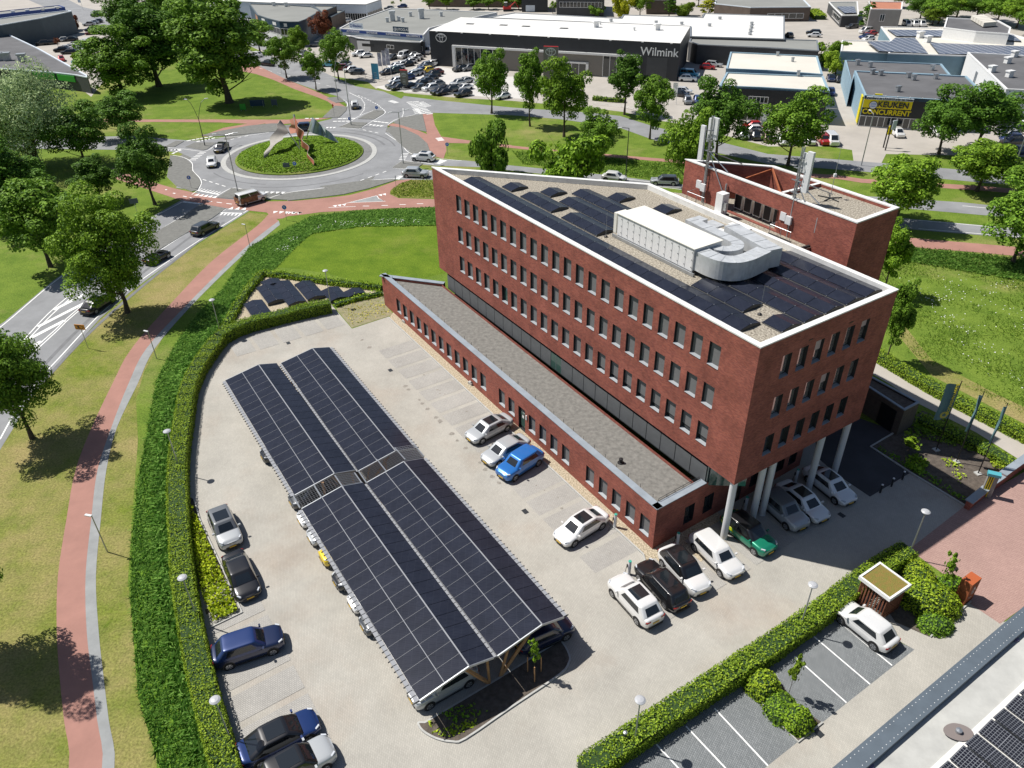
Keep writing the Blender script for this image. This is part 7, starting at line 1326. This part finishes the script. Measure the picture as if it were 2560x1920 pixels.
for lb, p in (('round purple roof drain cap near the bottom edge', (875, 1630)), ('round purple roof drain cap near the right edge', (2130, 540))):
    q = G(*TL(3, 3, [p])[0], SZ-.3); rr_ = thing('roof_drain', lb, 'roof drain', (*q, SZ-.35), 0, 'round drain caps on the pale roof'); b = MB(); b.lathe((*q, SZ-.35), [(.22, 0), (.22, .1), (.12, .14), (0, .14)], 16, M.setdefault('capp', mat('purple_cap', (.10, .09, .16), .5))); b.build('cap', rr_)
q = Vector(G(*TL(3, 3, [(1640, 1355)])[0], SZ-.3)); rr_ = thing('roof_drain', 'grey roof outlet sitting on a dark oval patch', 'roof drain', (*q, SZ-.35)); b = MB(); b.sheet([(q.x+.75*math.cos(t)*abs(math.cos(t))**.2, q.y+.5*math.sin(t)) for t in np.linspace(0, 6.28, 24)[:-1]], SZ-.22, M.setdefault('patch', mat('dark_patch', (.20, .17, .16), .8))); b.build('patch', rr_); b = MB(); b.lathe((*q, SZ-.25), [(.16, 0), (.16, .2), (0, .24)], 12, 'steel'); b.build('outlet', rr_)
M['cells'] = brickmat('black_cells', (.012, .013, .02), (.010, .011, .018), (.20, .21, .23), .16, .16, .012, rough=.3, dirt=.1, offset=0, freq=1, bump=0, rot=-math.atan2(st.y, st.x))
e0 = Vector(G(*TL(3, 3, [(1390, 1640)])[0], SZ)); k = 0
for i in range(-1, 16):
    for j in range(4):
        if j*2.05 > 6.5: continue
        p = e0+st*(1.28*i)+sn_*(.35+2.05*j); z0, z1 = (SZ-.15, SZ+.0) if i % 2 else (SZ+.0, SZ-.15)
        lb = 'black solar module, %s across in row %s on the corner hall' % (ORD[i+1] if i+1 < 15 else 'last', ORD[j]); m = MB(); P = [(*p, z0), (*(p+st*1.14), z1), (*(p+st*1.14+sn_*1.0), z1), (*(p+sn_*1.0), z0)]; m.obox(P[0], Vector(P[1])-Vector(P[0]), (*(sn_*.98), 0), (0, 0, .035), 'cells', ); m.obox((*(p+sn_*1.02), z0), Vector(P[1])-Vector(P[0]), (*(sn_*.98), 0), (0, 0, .035), 'cells')
        m.obox((*(p-sn_*.02), z0-.01), Vector(P[1])-Vector(P[0]), (*(sn_*2.02), 0), (0, 0, .03), 'solar_line'); m.build('solar_module', r)
# ================================================================= street furniture
def disc_lamp(label, head, hz=4.75, foot_in=0.):
    q = G(*head, hz); r = thing('street_lamp', label, 'street lamp', (*q, 0), 0, 'disc headed lamps round the car park'); b = MB(); b.tube((*q, 0), (*q, hz-.12), .055, .04, 10, 'steel'); b.build('post', r)
    b = MB(); b.lathe((*q, hz-.1), [(.06, -.2), (.10, -.05), (.31, .04), (.31, .08), (.2, .15), (0, .18)], 22, 'lamp_grey'); b.build('lamp_head', r)
disc_lamp('disc headed lamp between the building shade and the pink plaza', (2315, 1278)); disc_lamp('disc headed lamp in the hedge above the white hatchback', (2033, 1461)); disc_lamp('disc headed lamp standing alone in the middle of the south hedge', (1600.6, 1749))
for lb, h in (('disc headed lamp in the hedge, lowest on the left', (536.7, 1749)), ('disc headed lamp in the hedge beside the yellow shrubs', (455, 1443)), ('disc headed lamp in the hedge opposite the carport middle', (416.7, 1077)), ('disc headed lamp at the corner where two hedges meet', (529, 749)), ('disc headed lamp in front of the ground mounted panels', (812.7, 676))): disc_lamp(lb, h)
def flat_lamp(label, foot, top, arm=(-1, 0)):
    q = G(*foot); h = hfor(q, top); r = thing('street_lamp', label, 'street lamp', (*q, 0), 0, 'flat headed lamps along the red cycle path'); b = MB(); b.tube((*q, 0), (*q, h), .055, .035, 8, 'steel'); b.build('post', r)
    b = MB(); a = Vector(arm); b.obox((*(Vector(q)-Vector((-a.y, a.x))*.1), h-.03), (*(a*.55), .03), (*(Vector((-a.y, a.x))*.2), 0), (0, 0, .07), 'column'); b.build('lamp_head', r)
flat_lamp('flat headed lamp beside the cycle path, nearest the camera', (269, 1380), 1290, (-.95, .2)); flat_lamp('flat headed lamp in the tree shadow on the cycle path', (392, 897), 828, (-.9, .3)); flat_lamp('flat headed lamp at the top of the cycle path', (626, 622), 562, (-.9, .3))
def tall_lamp(label, foot, h, arms, col='steel', curved=False):
    q = G(*foot); r = thing('street_lamp', label, 'street lamp', (*q, 0), 0, 'tall road lamps'); b = MB(); b.tube((*q, 0), (*q, h*.97 if not curved else h*.6), .10, .06, 10, col); b.build('post', r)
    for a in arms:
        d = Vector((math.cos(a), math.sin(a))); b = MB(); z0 = h*.97 if not curved else h*.6; L = 1.3 if not curved else 2.0; pts = [(*(Vector(q)+d*L*s), z0+(h-z0)*(1-(1-s)**2) if curved else z0+.25*s) for s in (0, .3, .6, 1)]; b.path(pts, .045, 7, col); b.build('arm', r)
        b = MB(); e = Vector(pts[-1]); n = Vector((-d.y, d.x, 0)); b.obox(e-n*.12-Vector((0, 0, .04)), d.to_3d()*.7, n*.24, (0, 0, .1), 'column'); b.build('lamp_head', r)
tall_lamp('black curved two armed lamp left of the roundabout', (512.6, 364.8), 8.6, (R(150), R(40)), 'dark_metal', True); tall_lamp('tall two armed lamp at the lower left of the roundabout', (594.6, 478.6), 9.6, (R(190), R(10)))
tall_lamp('tall two armed lamp at the right exit of the roundabout', (1008.6, 410), 9.4, (R(30), R(215))); tall_lamp('tallest lamp on the splitter island behind the roundabout', (878.5, 313.5), 12, (R(60),)); tall_lamp('tall curved lamp at the roundabout entry by the dealers', (845.3, 250.8), 10.5, (R(20),), 'steel', True)
tall_lamp('dark tall lamp on the verge seen above the roof parapet', (1563.6, 452), 9.0, (R(200),), 'dark_metal'); tall_lamp('lamp at the mouth of the kitchen shop drive', (2153, 414), 9.0, (R(90),)); tall_lamp('lamp beside the far road near the right edge', (2522, 457), 9.5, (R(90),)); tall_lamp('lamp on the kitchen shop car park near its right edge', (2502, 378), 8.0, (R(80),))
def rsign(label, foot, top, kind, ang, z0=0.):
    q = G(*foot, z0); h = hfor(q, top); r = thing('road_sign', label, 'road sign', (*q, 0)); b = MB(); b.tube((*q, 0), (*q, h), .035, n=8, m='steel'); b.build('post', r); t = Vector((math.cos(ang), math.sin(ang), 0)); n = Vector((t.y, -t.x, 0)); c = Vector((*q, h))+n*.05; up = Vector((0, 0, 1)); b = MB()
    if kind == 'blue':
        for rad, m, d in ((.36, 'white', 0), (.32, 'bluesign', .01)): b.face([c+n*d+t*rad*math.cos(a)+up*(rad*math.sin(a)-.3) for a in np.linspace(0, 6.283, 20)[:-1]], m)
        b.face([c+n*.02+t*x+up*(z-.3) for x, z in ((-.14, .08), (.02, -.16), (.14, -.1), (.02, .02), (.1, .12), (-.1, .2))], 'white')
    elif kind == 'arrow':
        b.obox(c-t*.6-up*.35, t*1.2, n*.04, up*.62, 'sign_orange'); b.face([c+n*.05+t*x+up*z for x, z in ((-.5, .2), (.2, .2), (.5, -.04), (.2, -.28), (-.5, -.28), (-.5, -.24), (.18, -.24), (.43, -.04), (.18, .16), (-.5, .16))], 'frame')
    elif kind == 'board': b.obox(c-t*.6-up*.45, t*1.2, n*.04, up*.8, 'greyclad')
    elif kind == 'red': b.face([c+t*.3*math.cos(a)+up*(.3*math.sin(a)-.3) for a in (1.571, 3.665, 5.76)], 'redsign'); b.obox(c-t*.1-up*.9, t*.2, n*.03, up*.5, 'redsign')
    b.build('sign_plate', r)
    if kind == 'arrow': text_mesh('lettering', 'K', .42, 'frame', r, tuple(c+n*.055-t*.12-up*.04), tuple(t), (0, 0, 1), .01, bold=.02)
M['sign_orange'] = mat('orange_sign', (.80, .30, .0), .5)
rsign('orange arrow sign with the letter K on the verge', (221, 871), 817, 'arrow', R(-10)); rsign('blue cycle path sign on the paved corner left of the roundabout', (479, 471), 440, 'blue', R(0)); rsign('blue cycle path sign where the red path meets the ring', (717, 551), 512, 'blue', R(0)); rsign('blue sign by the grass right of the roundabout', (1119.5, 389), 357, 'blue', R(-10))
rsign('grey back of a road sign on the verge by the dark round tree', (347, 545), 503, 'board', R(20)); rsign('brown back of a road sign beside the small grass verge', (991, 475), 440, 'blue', R(90)); rsign('red triangle sign on the island behind the roundabout', (836, 292), 258, 'red', R(0)); rsign('round blue sign at the foot of the tallest lamp', (876, 312), 292, 'blue', R(10)); rsign('blue topped bollard sign at the tip of the far island', (942.5, 279), 264, 'blue', R(0)); rsign('grey back of a sign beside the dealer road', (704, 184), 164, 'board', R(20))
rsign('blue roundabout arrow sign on the front of the mound', (738, 419), 403, 'blue', R(0), .75); rsign('small dark plate low on the roundabout mound', (717, 421), 413, 'board', R(0), .75)
# sculpture of four waving sheets
def sheet_sculpt(parent, name, pts0, pts1, m, th=.07):
    def s3(P, k=5):
        P = [Vector(p) for p in P]; out = []
        for i in range(len(P)-1):
            p0, p1, p2, p3 = P[max(i-1, 0)], P[i], P[i+1], P[min(i+2, len(P)-1)]
            for j in range(k): t = j/k; out.append(.5*((2*p1)+(p2-p0)*t+(2*p0-5*p1+4*p2-p3)*t*t+(3*p1-p0-3*p2+p3)*t**3))
        return out+[P[-1]]
    b = MB(); P0 = s3(pts0); P1 = s3(pts1)
    for i in range(len(P0)-1):
        n = (P0[i+1]-P0[i]).cross(P1[i]-P0[i]).normalized()*th
        for k in (0, 1): b.face([P0[i]+n*k, P0[i+1]+n*k, P1[i+1]+n*k, P1[i]+n*k], m, True)
        b.face([P0[i], P0[i+1], P0[i+1]+n, P0[i]+n], 'wood_edge'); b.face([P1[i], P1[i+1], P1[i+1]+n, P1[i]+n], 'wood_edge')
    b.face([P0[0], P1[0], P1[0]+n, P0[0]+n], m); b.face([P0[-1], P1[-1], P1[-1]+n, P0[-1]+n], m); b.build(name, parent)
M['wood_edge'] = mat('pale_steel_edge', (.52, .47, .38), .5, .3); M['grey_sheet'] = mat('grey_steel_sheet', (.30, .28, .245), .6, .1, var=.15, scale=1); M['blue_sheet'] = mat('blue_grey_sheet', (.38, .45, .50), .4, .4, col2=(.24, .30, .20), scale=.5, detail=1); M['red_sheet'] = mat('rusty_sheet', (.36, .12, .07), .6, .1, var=.15, scale=1); M['pink_sheet'] = mat('salmon_sheet', (.55, .24, .17), .6)
def PZ(x, y, Y):      # point seen at photo pixel on the vertical plane Y = const
    d = CR*((x-1280)/FPX)+CU*((960-y)/FPX)+CF; t = Y/d.y; return Vector((d.x*t, Y, CAMH+d.z*t))
sc = thing('sculpture', 'steel sculpture of four waving flag sheets on the roundabout mound', 'sculpture', (RC.x, RC.y, 1.4)); SZp = lambda p: ZO(640, 280, 5.773, p)
def two(A, B, Ya, Yb):
    n = len(A); return [PZ(*SZp([p])[0], Ya+(Yb-Ya)*i/(n-1)) for i, p in enumerate(A)], [PZ(*SZp([p])[0], Ya+(Yb-Ya)*i/(n-1)+B[1]) for i, p in enumerate(B[0])]
YF = lambda p: G(*SZp([p])[0], 1.0)[1]
a, c = two([(345, 112), (300, 190), (300, 250), (200, 370), (205, 480), (120, 590), (118, 700)], ([(345, 112), (440, 235), (465, 300), (395, 345), (385, 400), (260, 490), (130, 700)], .9), 146.5, YF((118, 700))); sheet_sculpt(sc, 'grey_sheet', a, c, 'grey_sheet')
a, c = two([(810, 75), (760, 230), (720, 380), (700, 420)], ([(810, 75), (800, 250), (740, 350), (700, 420)], .1), 147.5, YF((700, 420))+.3); sheet_sculpt(sc, 'mast_edge', a, [q+Vector((.18, .1, 0)) for q in a], 'blue_sheet')
a = [PZ(*SZp([p])[0], y) for p, y in (((810, 75), 147), ((870, 120), 146.6), ((930, 180), 147.4), ((1010, 250), 146.7), ((1090, 310), 147.5), ((1190, 430), 147))]; c = [PZ(*SZp([p])[0], y) for p, y in (((757, 260), 146), ((830, 310), 145.6), ((920, 335), 146.4), ((1000, 365), 145.7), ((1090, 405), 146.5), ((1190, 445), 146.8))]; sheet_sculpt(sc, 'blue_sheet', a, c, 'blue_sheet')
a = [PZ(*SZp([p])[0], y) for p, y in (((598, 160), 143.5), ((600, 215), 142.5), ((690, 290), 141.3), ((660, 400), 139.8), ((760, 500), 138), ((740, 600), 136.3), ((830, 700), YF((832, 762))+.5), ((832, 762), YF((832, 762))))]; c = [PZ(*SZp([p])[0], y) for p, y in (((545, 60), 146), ((590, 330), 144), ((650, 400), 143), ((660, 500), 140.6), ((745, 555), 138.6), ((735, 640), 137), ((800, 725), YF((832, 762))+.9), ((828, 762), YF((832, 762))+.15))]; sheet_sculpt(sc, 'rusty_sheet', a, c, 'red_sheet')
a = [PZ(*SZp([p])[0], y) for p, y in (((485, 115), 148.6), ((510, 180), 148.1), ((478, 225), 148.8), ((500, 315), 148))]; c = [PZ(*SZp([p])[0], y) for p, y in (((545, 85), 147.6), ((570, 180), 147.1), ((575, 225), 147.6), ((580, 300), 147))]; sheet_sculpt(sc, 'salmon_sheet', a, c, 'pink_sheet')
b = MB(); b.tube(PZ(*SZp([(455, 270)])[0], 145), PZ(*SZp([(640, 545)])[0], 141.5), .09, n=7, m='dark_metal'); b.tube(PZ(*SZp([(545, 40)])[0], 147.5), PZ(*SZp([(600, 330)])[0], 145), .22, .1, 7, 'blue_sheet'); b.tube(PZ(*SZp([(625, 390)])[0], 144), PZ(*SZp([(635, 500)])[0], 143), .1, n=7, m='dark_metal'); b.build('prop', sc)
# flag poles, pillar, wall, bollards
FM = {1: M.setdefault('flag', mat('dark_teal_flag', (.11, .22, .24), .8))}
for k, (foot, top, lb, w, ang) in enumerate((((2339.4, 1126), 952, 'flag pole with the fully spread dark teal flag', 1.25, R(185)), ((2390, 1156), 979, 'middle flag pole with narrow hanging flag', .4, R(200)), ((2444.3, 1185), 1007, 'flag pole with a twisted flag, nearest the low brick wall', .45, R(215)))):
    q = G(*foot); h = hfor(q, top); r = thing('flag_pole', lb, 'flag pole', (*q, 0), 0, 'flag poles in the planting bed'); b = MB(); b.tube((*q, 0), (*q, h), .05, .035, 8, 'black'); b.build('pole', r); b = MB(); b.box((*q, 0), (.5, .5, .12), 'kerb', .3); b.build('footing', r)
    t = Vector((math.cos(ang), math.sin(ang))); b = MB(); n_ = 8; z0, z1 = h-.25, h-3.9
    for i in range(n_):
        for j in range(6):
            f = lambda i, j: Vector((*(Vector(q)+t*(.06+w*j/6*(1 if k == 0 else .35+.65*abs(math.cos(i*.45))))+Vector((-t.y, t.x))*.10*math.sin(j*1.1+i*.4)), z0+(z1-z0)*i/n_)); b.face([f(i, j), f(i+1, j), f(i+1, j+1), f(i, j+1)], 'flag', True)
    fl = b.build('flag', r)
    if k == 0:
        c = Vector(q)+t*.62; nrm = Vector((t.y, -t.x)); s_ = 1 if nrm.dot(-c) > 0 else -1; c2 = c+nrm*s_*.16; text_mesh('lettering', 'DOUWENAWEELE', .38, 'yellow', r, (*(c2-t*.25), h-1.75), (0, 0, 1), (*(t*1), 0) if s_ > 0 else (*(-t), 0), .01)
        b = MB(); [oval(b, (*(c2), h-3.35), Vector((*t, 0)), Vector((0, 0, 1)), .34-.1*i, .34-.1*i, .05, 'yellow', 12) for i in range(2)]; b.build('flag_mark', r)
q = G(2462, 1240); r = thing('info_pillar', 'sign pillar with yellow stripes and a turquoise top', 'sign pillar', (*q, 0)); ang = R(-25); b = MB(); b.box((*q, 0), (.75, .35, 2.2), 'greywall', ang); b.build('body', r); b = MB(); ex = Vector((math.cos(ang), math.sin(ang))); ey = Vector((-ex.y, ex.x))
for d in (-.30, -.15, 0): b.obox((*(Vector(q)+ex*d-ey*.185), .05), (*(ex*.07), 0), (*(-ey*.01), 0), (0, 0, 2.1), 'yellow')
for d in (-.23, -.08): b.obox((*(Vector(q)+ex*d-ey*.185), .05), (*(ex*.07), 0), (*(-ey*.008), 0), (0, 0, 2.1), 'frame')
b.build('stripes', r); b = MB(); b.box((*q, 2.2), (.95, .5, .25), M.setdefault('teal', mat('turquoise_cap', (.08, .36, .42), .5)), ang); b.build('top_cap', r)
wl = [Vector(G(*p, .9)) for p in ((2424, 1252), (2473, 1212), (2505, 1190), (2560, 1150), (2700, 1050))]; r = thing('low_wall', 'low stepped brick wall with grey coping beside the plaza', 'wall', (*wl[0], 0))
for (a, c, h) in ((wl[0], wl[1], .75), (wl[1], wl[2], .95), (wl[2], wl[4], 1.1)):
    d = (c-a).normalized(); n = Vector((-d.y, d.x)); b = MB(); b.obox((*(a-n*.2), 0), (*(c-a), 0), (*(n*.4), 0), (0, 0, h), 'brick'); b.build('wall_section', r); b = MB(); b.obox((*(a-n*.32), h), (*(c-a), 0), (*(n*.64), 0), (0, 0, .08), 'coping_grey'); b.build('coping_slab', r)
for lb, p in (('white topped bollard nearest the shaded cars', (2200, 1232)), ('white topped bollard in the middle of the three', (2228, 1216)), ('white topped bollard nearest the planting bed kerb', (2255, 1199))): q = G(*p); r = thing('bollard', lb, 'bollard', (*q, 0), 0, 'bollards at the entrance plaza'); b = MB(); b.tube((*q, 0), (*q, .85), .08, n=12, m='dark_metal'); b.build('post', r); b = MB(); b.lathe((*q, .85), [(.09, 0), (.09, .06), (0, .09)], 12, 'white'); b.build('cap', r)
def charger(lb, p, h=1.35): 
    q = G(*p); r = thing('charging_post', lb, 'charging post', (*q, 0), 0, 'electric charging posts'); b = MB(); b.tube((*q, 0), (*q, h), .12, n=14, m='column'); b.build('post', r); b = MB(); b.lathe((*q, h), [(.125, 0), (.125, .05), (0, .06)], 14, M.setdefault('mint', mat('mint_cap', (.05, .36, .27), .4))); b.build('cap', r); b = MB(); b.obox((q[0]-.14, q[1]-.05, .8), (-.08, 0, 0), (0, .1, 0), (0, 0, .25), 'black'); b.build('plug_holder', r); b = MB(); b.path([(q[0]-.2, q[1], .9), (q[0]-.35, q[1]-.15, .3), (q[0]-.6, q[1]-.4, .05)], .02, 5, 'black'); b.build('cable', r)
charger('charging post behind the lone white saloon', (1537, 1318)); charger('mint capped charging post in the gravel bulb', (1572, 1436)); charger('charging post behind the white car with black roof', (1692, 1365)); charger('charging post by the shaded brick wall', (1862, 1275)); charger('charging post next to the tail of the shaded white saloon', (1988, 1205))
# shelter with sedum roof
sr = [Vector(G(*p, 2.5)) for p in ZO(2100, 1380, 3.175, [(315, 82), (148, 197), (397, 382), (568, 265)])]; r = thing('shelter', 'slatted bicycle shelter with brown sedum roof and white rim', 'shelter', (*sr[0], 0)); b = MB(); b.sheet([tuple(q) for q in sr], 2.52, 'sedum'); b.build('sedum_roof', r); b = MB(); coping(b, [tuple(q) for q in sr], 2.3, .14, .28, 'white', .0); b.sheet([tuple(q) for q in sr], 2.31, 'dark_metal'); b.build('roof_rim', r)
ii = inset([tuple(q) for q in sr], .22)
for e in range(4):
    a, c = Vector(ii[e]), Vector(ii[(e+1) % 4]); k = int((c-a).length/.2); b = MB()
    if e == 2 and False: continue
    for i in range(k+1): q = a+(c-a)*i/k; b.box((*q, .05), (.05, .10, 2.24), 'rustwood', math.atan2((c-a).y, (c-a).x)+math.pi/2)
    b.tube((*a, .4), (*c, .4), .03, n=4, m='rustwood'); b.build('slat_wall', r)
# rusty steel sign
q = G(2406, 1497); r = thing('steel_sign', 'tall weathered orange steel sign block with white mark', 'sign', (*q, 0)); an_ = R(33); b = MB(); b.box((*q, 0), (1.15, .75, 2.1), 'rust', an_, top=M.setdefault('orange_top', mat('orange_sheet', (.42, .10, .03), .6))); b.build('block', r); t = Vector((math.cos(an_), math.sin(an_))); n = Vector((t.y, -t.x)); c = Vector(q)+n*.39; b = MB(); b.face([(*(c+t*x), z) for x, z in ((-.25, 1.2), (.25, 1.2), (0, 1.65))], 'white'); b.face([(*(c+n*.004+t*x), z) for x, z in ((-.12, 1.24), (.12, 1.24), (0, 1.46))], 'rust'); b.build('white_mark', r); b = MB(); [b.face([(*(c+t*x0), z), (*(c+t*x1), z), (*(c+t*x1), z+.06), (*(c+t*x0), z+.06)], 'white') for x0, x1, z in ((-.2, .2, 1.05), (-.15, .2, .92), (-.25, .1, .55))]; b.build('white_lines', r)
# manholes, gravel ramps, spots
for lb, p in (('square drain grate in the shade of the office', (2104, 1288)), ('drain grate in front of the east bays', (1313, 1279)), ('drain grate by the visitor bed kerb', (2047, 1833)), ('drain grate beside the shelter bed', (2378, 1567)), ('drain grate at the north end of the car park', (976, 926)), ('drain grate beside the north bays', (721, 858))):
    g_ = G(*p); b = MB(); b.box((*g_, .012), (.55, .4, .016), 'dark_metal', BANG); o = b.build('drain_grate', None, lb, 'drain grate', 'drain grates in the paving')
q = G(1559, 1870); r = thing('bollard_lamp', 'low dark bollard lamp inside the south hedge', 'bollard lamp', (*q, 0)); b = MB(); b.tube((*q, 0), (*q, 1.5), .09, n=12, m='dark_metal'); b.build('post', r); b = MB(); b.lathe((*q, 1.5), [(.12, 0), (.13, .12), (0, .18)], 12, 'steel'); b.build('lamp_head', r)
for lb, p in (('concrete wheel stop shaped block on the gravel near the brick tip', (1011, 806)), ('concrete block on the gravel before the eleventh low window', (1177, 961))): q = G(*p); b = MB(); b.box((*q, .02), (.55, .32, .28), 'kerb', BANG+.2); r = thing('concrete_block', lb, 'concrete block', (*q, 0), 0, 'small concrete blocks on the gravel border'); b.build('block', r); b = MB(); b.box((q[0]+.1, q[1]-.1, .301), (.25, .2, .01), 'black', BANG+.2); b.build('opening', r)
# dealer totems, banners, flags
def totem(lb, foot, top, w, m, ang, em=True, cap='redsign', d=.5):
    q = G(*foot); h = hfor(q, top); r = thing('totem_sign', lb, 'sign pillar', (*q, 0)); b = MB(); b.box((*q, 0), (w, d, h), m, ang); b.build('pillar', r); b = MB(); b.box((*q, h), (w, d, .12), cap, ang); b.build('cap', r); t = Vector((math.cos(ang), math.sin(ang))); n = Vector((t.y, -t.x)); c = Vector(q)+n*(d/2+.03)
    if em: emblem(r, (c.x, c.y, h-1.0), t, n, w*.25)
    b = MB(); [b.face([(*(c-t*w*.2), z), (*(c+t*w*.2), z), (*(c+t*w*.2), z+.08), (*(c-t*w*.2), z+.08)], 'white') for z in (h-2.2, h-2.55, h-2.9, h-3.3)]; b.build('text_lines', r)
totem('grey totem sign with red cap between the two dealer yards', (1013, 223), 176, 1.9, 'taupe', R(-12)); totem('tall grey totem sign with emblem before the showroom front', (1376, 240), 117, 3.4, 'taupe', R(-15))
totem('blue and white number board at the yard corner', (940, 198), 160, 1.9, 'lightblue', R(-15), False, 'white', .15); totem('dark green pillar sign before the kitchen shop', (2228, 330), 305, 1.1, 'greyclad', R(-25), False, 'frame', .2)
def banner(lb, foot, top, m, w=1.1, group='banner flags at the dealers'):
    q = G(*foot); h = hfor(q, top); r = thing('banner_flag', lb, 'banner flag', (*q, 0), 0, group); b = MB(); b.tube((*q, 0), (*q, h), .05, n=6, m='white'); b.build('pole', r); b = MB(); a = R(-200); t = Vector((math.cos(a), math.sin(a)))
    for i in range(6): z0, z1 = h-.1-(h*.62)*i/6, h-.1-(h*.62)*(i+1)/6; p0 = Vector(q)+Vector((0, .08*math.sin(i))); p1 = Vector(q)+Vector((0, .08*math.sin(i+1))); b.face([(*p0, z0), (*(p0+t*w), z0), (*(p1+t*w), z1), (*p1, z1)], m)
    b.build('flag', r)
M['violet'] = mat('violet_banner', (.22, .21, .30), .7, col2=(.6, .6, .66), scale=1.5)
banner('leftmost violet banner flag at the repair shop yard', (957, 185), 130, 'violet'); banner('middle violet banner flag at the repair shop yard', (968, 186), 126, 'violet'); banner('rightmost violet banner flag at the repair shop yard', (978, 187), 121, 'violet')
banner('white banner flag before the dark hall', (1909, 340), 270, 'white', .9); banner('white banner flag beside the verge tree at the showroom passage', (1690, 262), 205, 'white', 1.0); banner('tall pale banner at the top left road', (208, 25), -25, 'lightclad', 1.5)
def fence(lb, pts, h=1.1, step=2.5, m='steel'):
    P = [Vector(p) for p in GG(pts)]; r = thing('fence', lb, 'fence', (*P[0], 0)); b = MB()
    for a, c in zip(P, P[1:]):
        for z in (h, h*.5): b.tube((*a, z), (*c, z), .03, n=5, m=m)
        k = max(1, int((c-a).length/step))
        for i in range(k+1): q = a+(c-a)*i/k; b.tube((*q, 0), (*q, h), .035, n=5, m=m)
    b.build('rails', r)
fence('low wire fence along the edge of the repair shop yard', ZO(780, 90, 6.9125, [(460, 580), (700, 680), (1160, 790), (1500, 660)]), m='dark_metal'); fence('low white rail along the showroom forecourt', ZO(780, 90, 6.9125, [(1320, 915), (1750, 965), (2212, 1010), (2800, 1050)]), .5, m='white'); fence('white rail in front of the pale paving before the showroom', TL(2, 0, [(700, 905), (950, 930), (1250, 1000), (1400, 1030)]), .5, m='white')
r = thing('yellow_pillar_sign', 'yellow pillar signs at the corner of the kitchen shop', 'sign', (*G(2150, 312), 0)); q = Vector(G(2143, 312)); b = MB(); b.obox((*q, .5), (1.6, -.5, 0), (.2, .5, 0), (0, 0, 5.0), 'yellow'); b.build('yellow_board', r); b = MB(); b.obox((q.x+1.9, q.y-.6, .5), (1.3, -.4, 0), (.2, .4, 0), (0, 0, 5.6), 'yellow'); b.build('yellow_board', r); b = MB(); [b.tube((q.x+dx, q.y+.1, 0), (q.x+dx, q.y+.1, 5.5), .07, n=6, m='dark_metal') for dx in (0, 1.5, 3.1)]; b.build('post', r)
for lb, f, t_ in (('black pole sign with yellow disc, left of two at the kitchen shop', (2208, 369), 318), ('black pole sign with white board, right of two at the kitchen shop', (2213, 376), 305)):
    q = G(*f); h = hfor(q, t_); r = thing('pole_sign', lb, 'sign', (*q, 0), 0, 'pole signs before the kitchen shop'); b = MB(); b.tube((*q, 0), (*q, h), .12, n=8, m='black'); b.build('post', r); b = MB(); b.box((q[0]+.5, q[1], h-1.4), (.9, .15, 1.6), 'yellow' if 'yellow' in lb else 'lightclad', .3); b.build('sign_plate', r)
q = G(720, 268); 
for lb, p, m in (('small green poster board in the shade of the broad tree', (609, 278), 'greenfascia'), ('dark lettered banner board on the lawn behind the roundabout', (645, 268), 'tealfascia'), ('grey box on the lawn behind the roundabout', (687, 266), 'greyclad')): q = G(*p); r = thing('poster_board', lb, 'poster board', (*q, 0), 0, 'boards on the lawn behind the roundabout'); b = MB(); w = 3.2 if 'lettered' in lb else 1.3; b.box((*q, .3), (w, .1, 1.3), m, R(8)); b.build('board', r); b = MB(); [b.box((q[0]+dx*w/2, q[1]+.1, 0), (.08, .08, 1.4), 'steel', R(8)) for dx in (-.8, .8)]; b.build('legs', r)
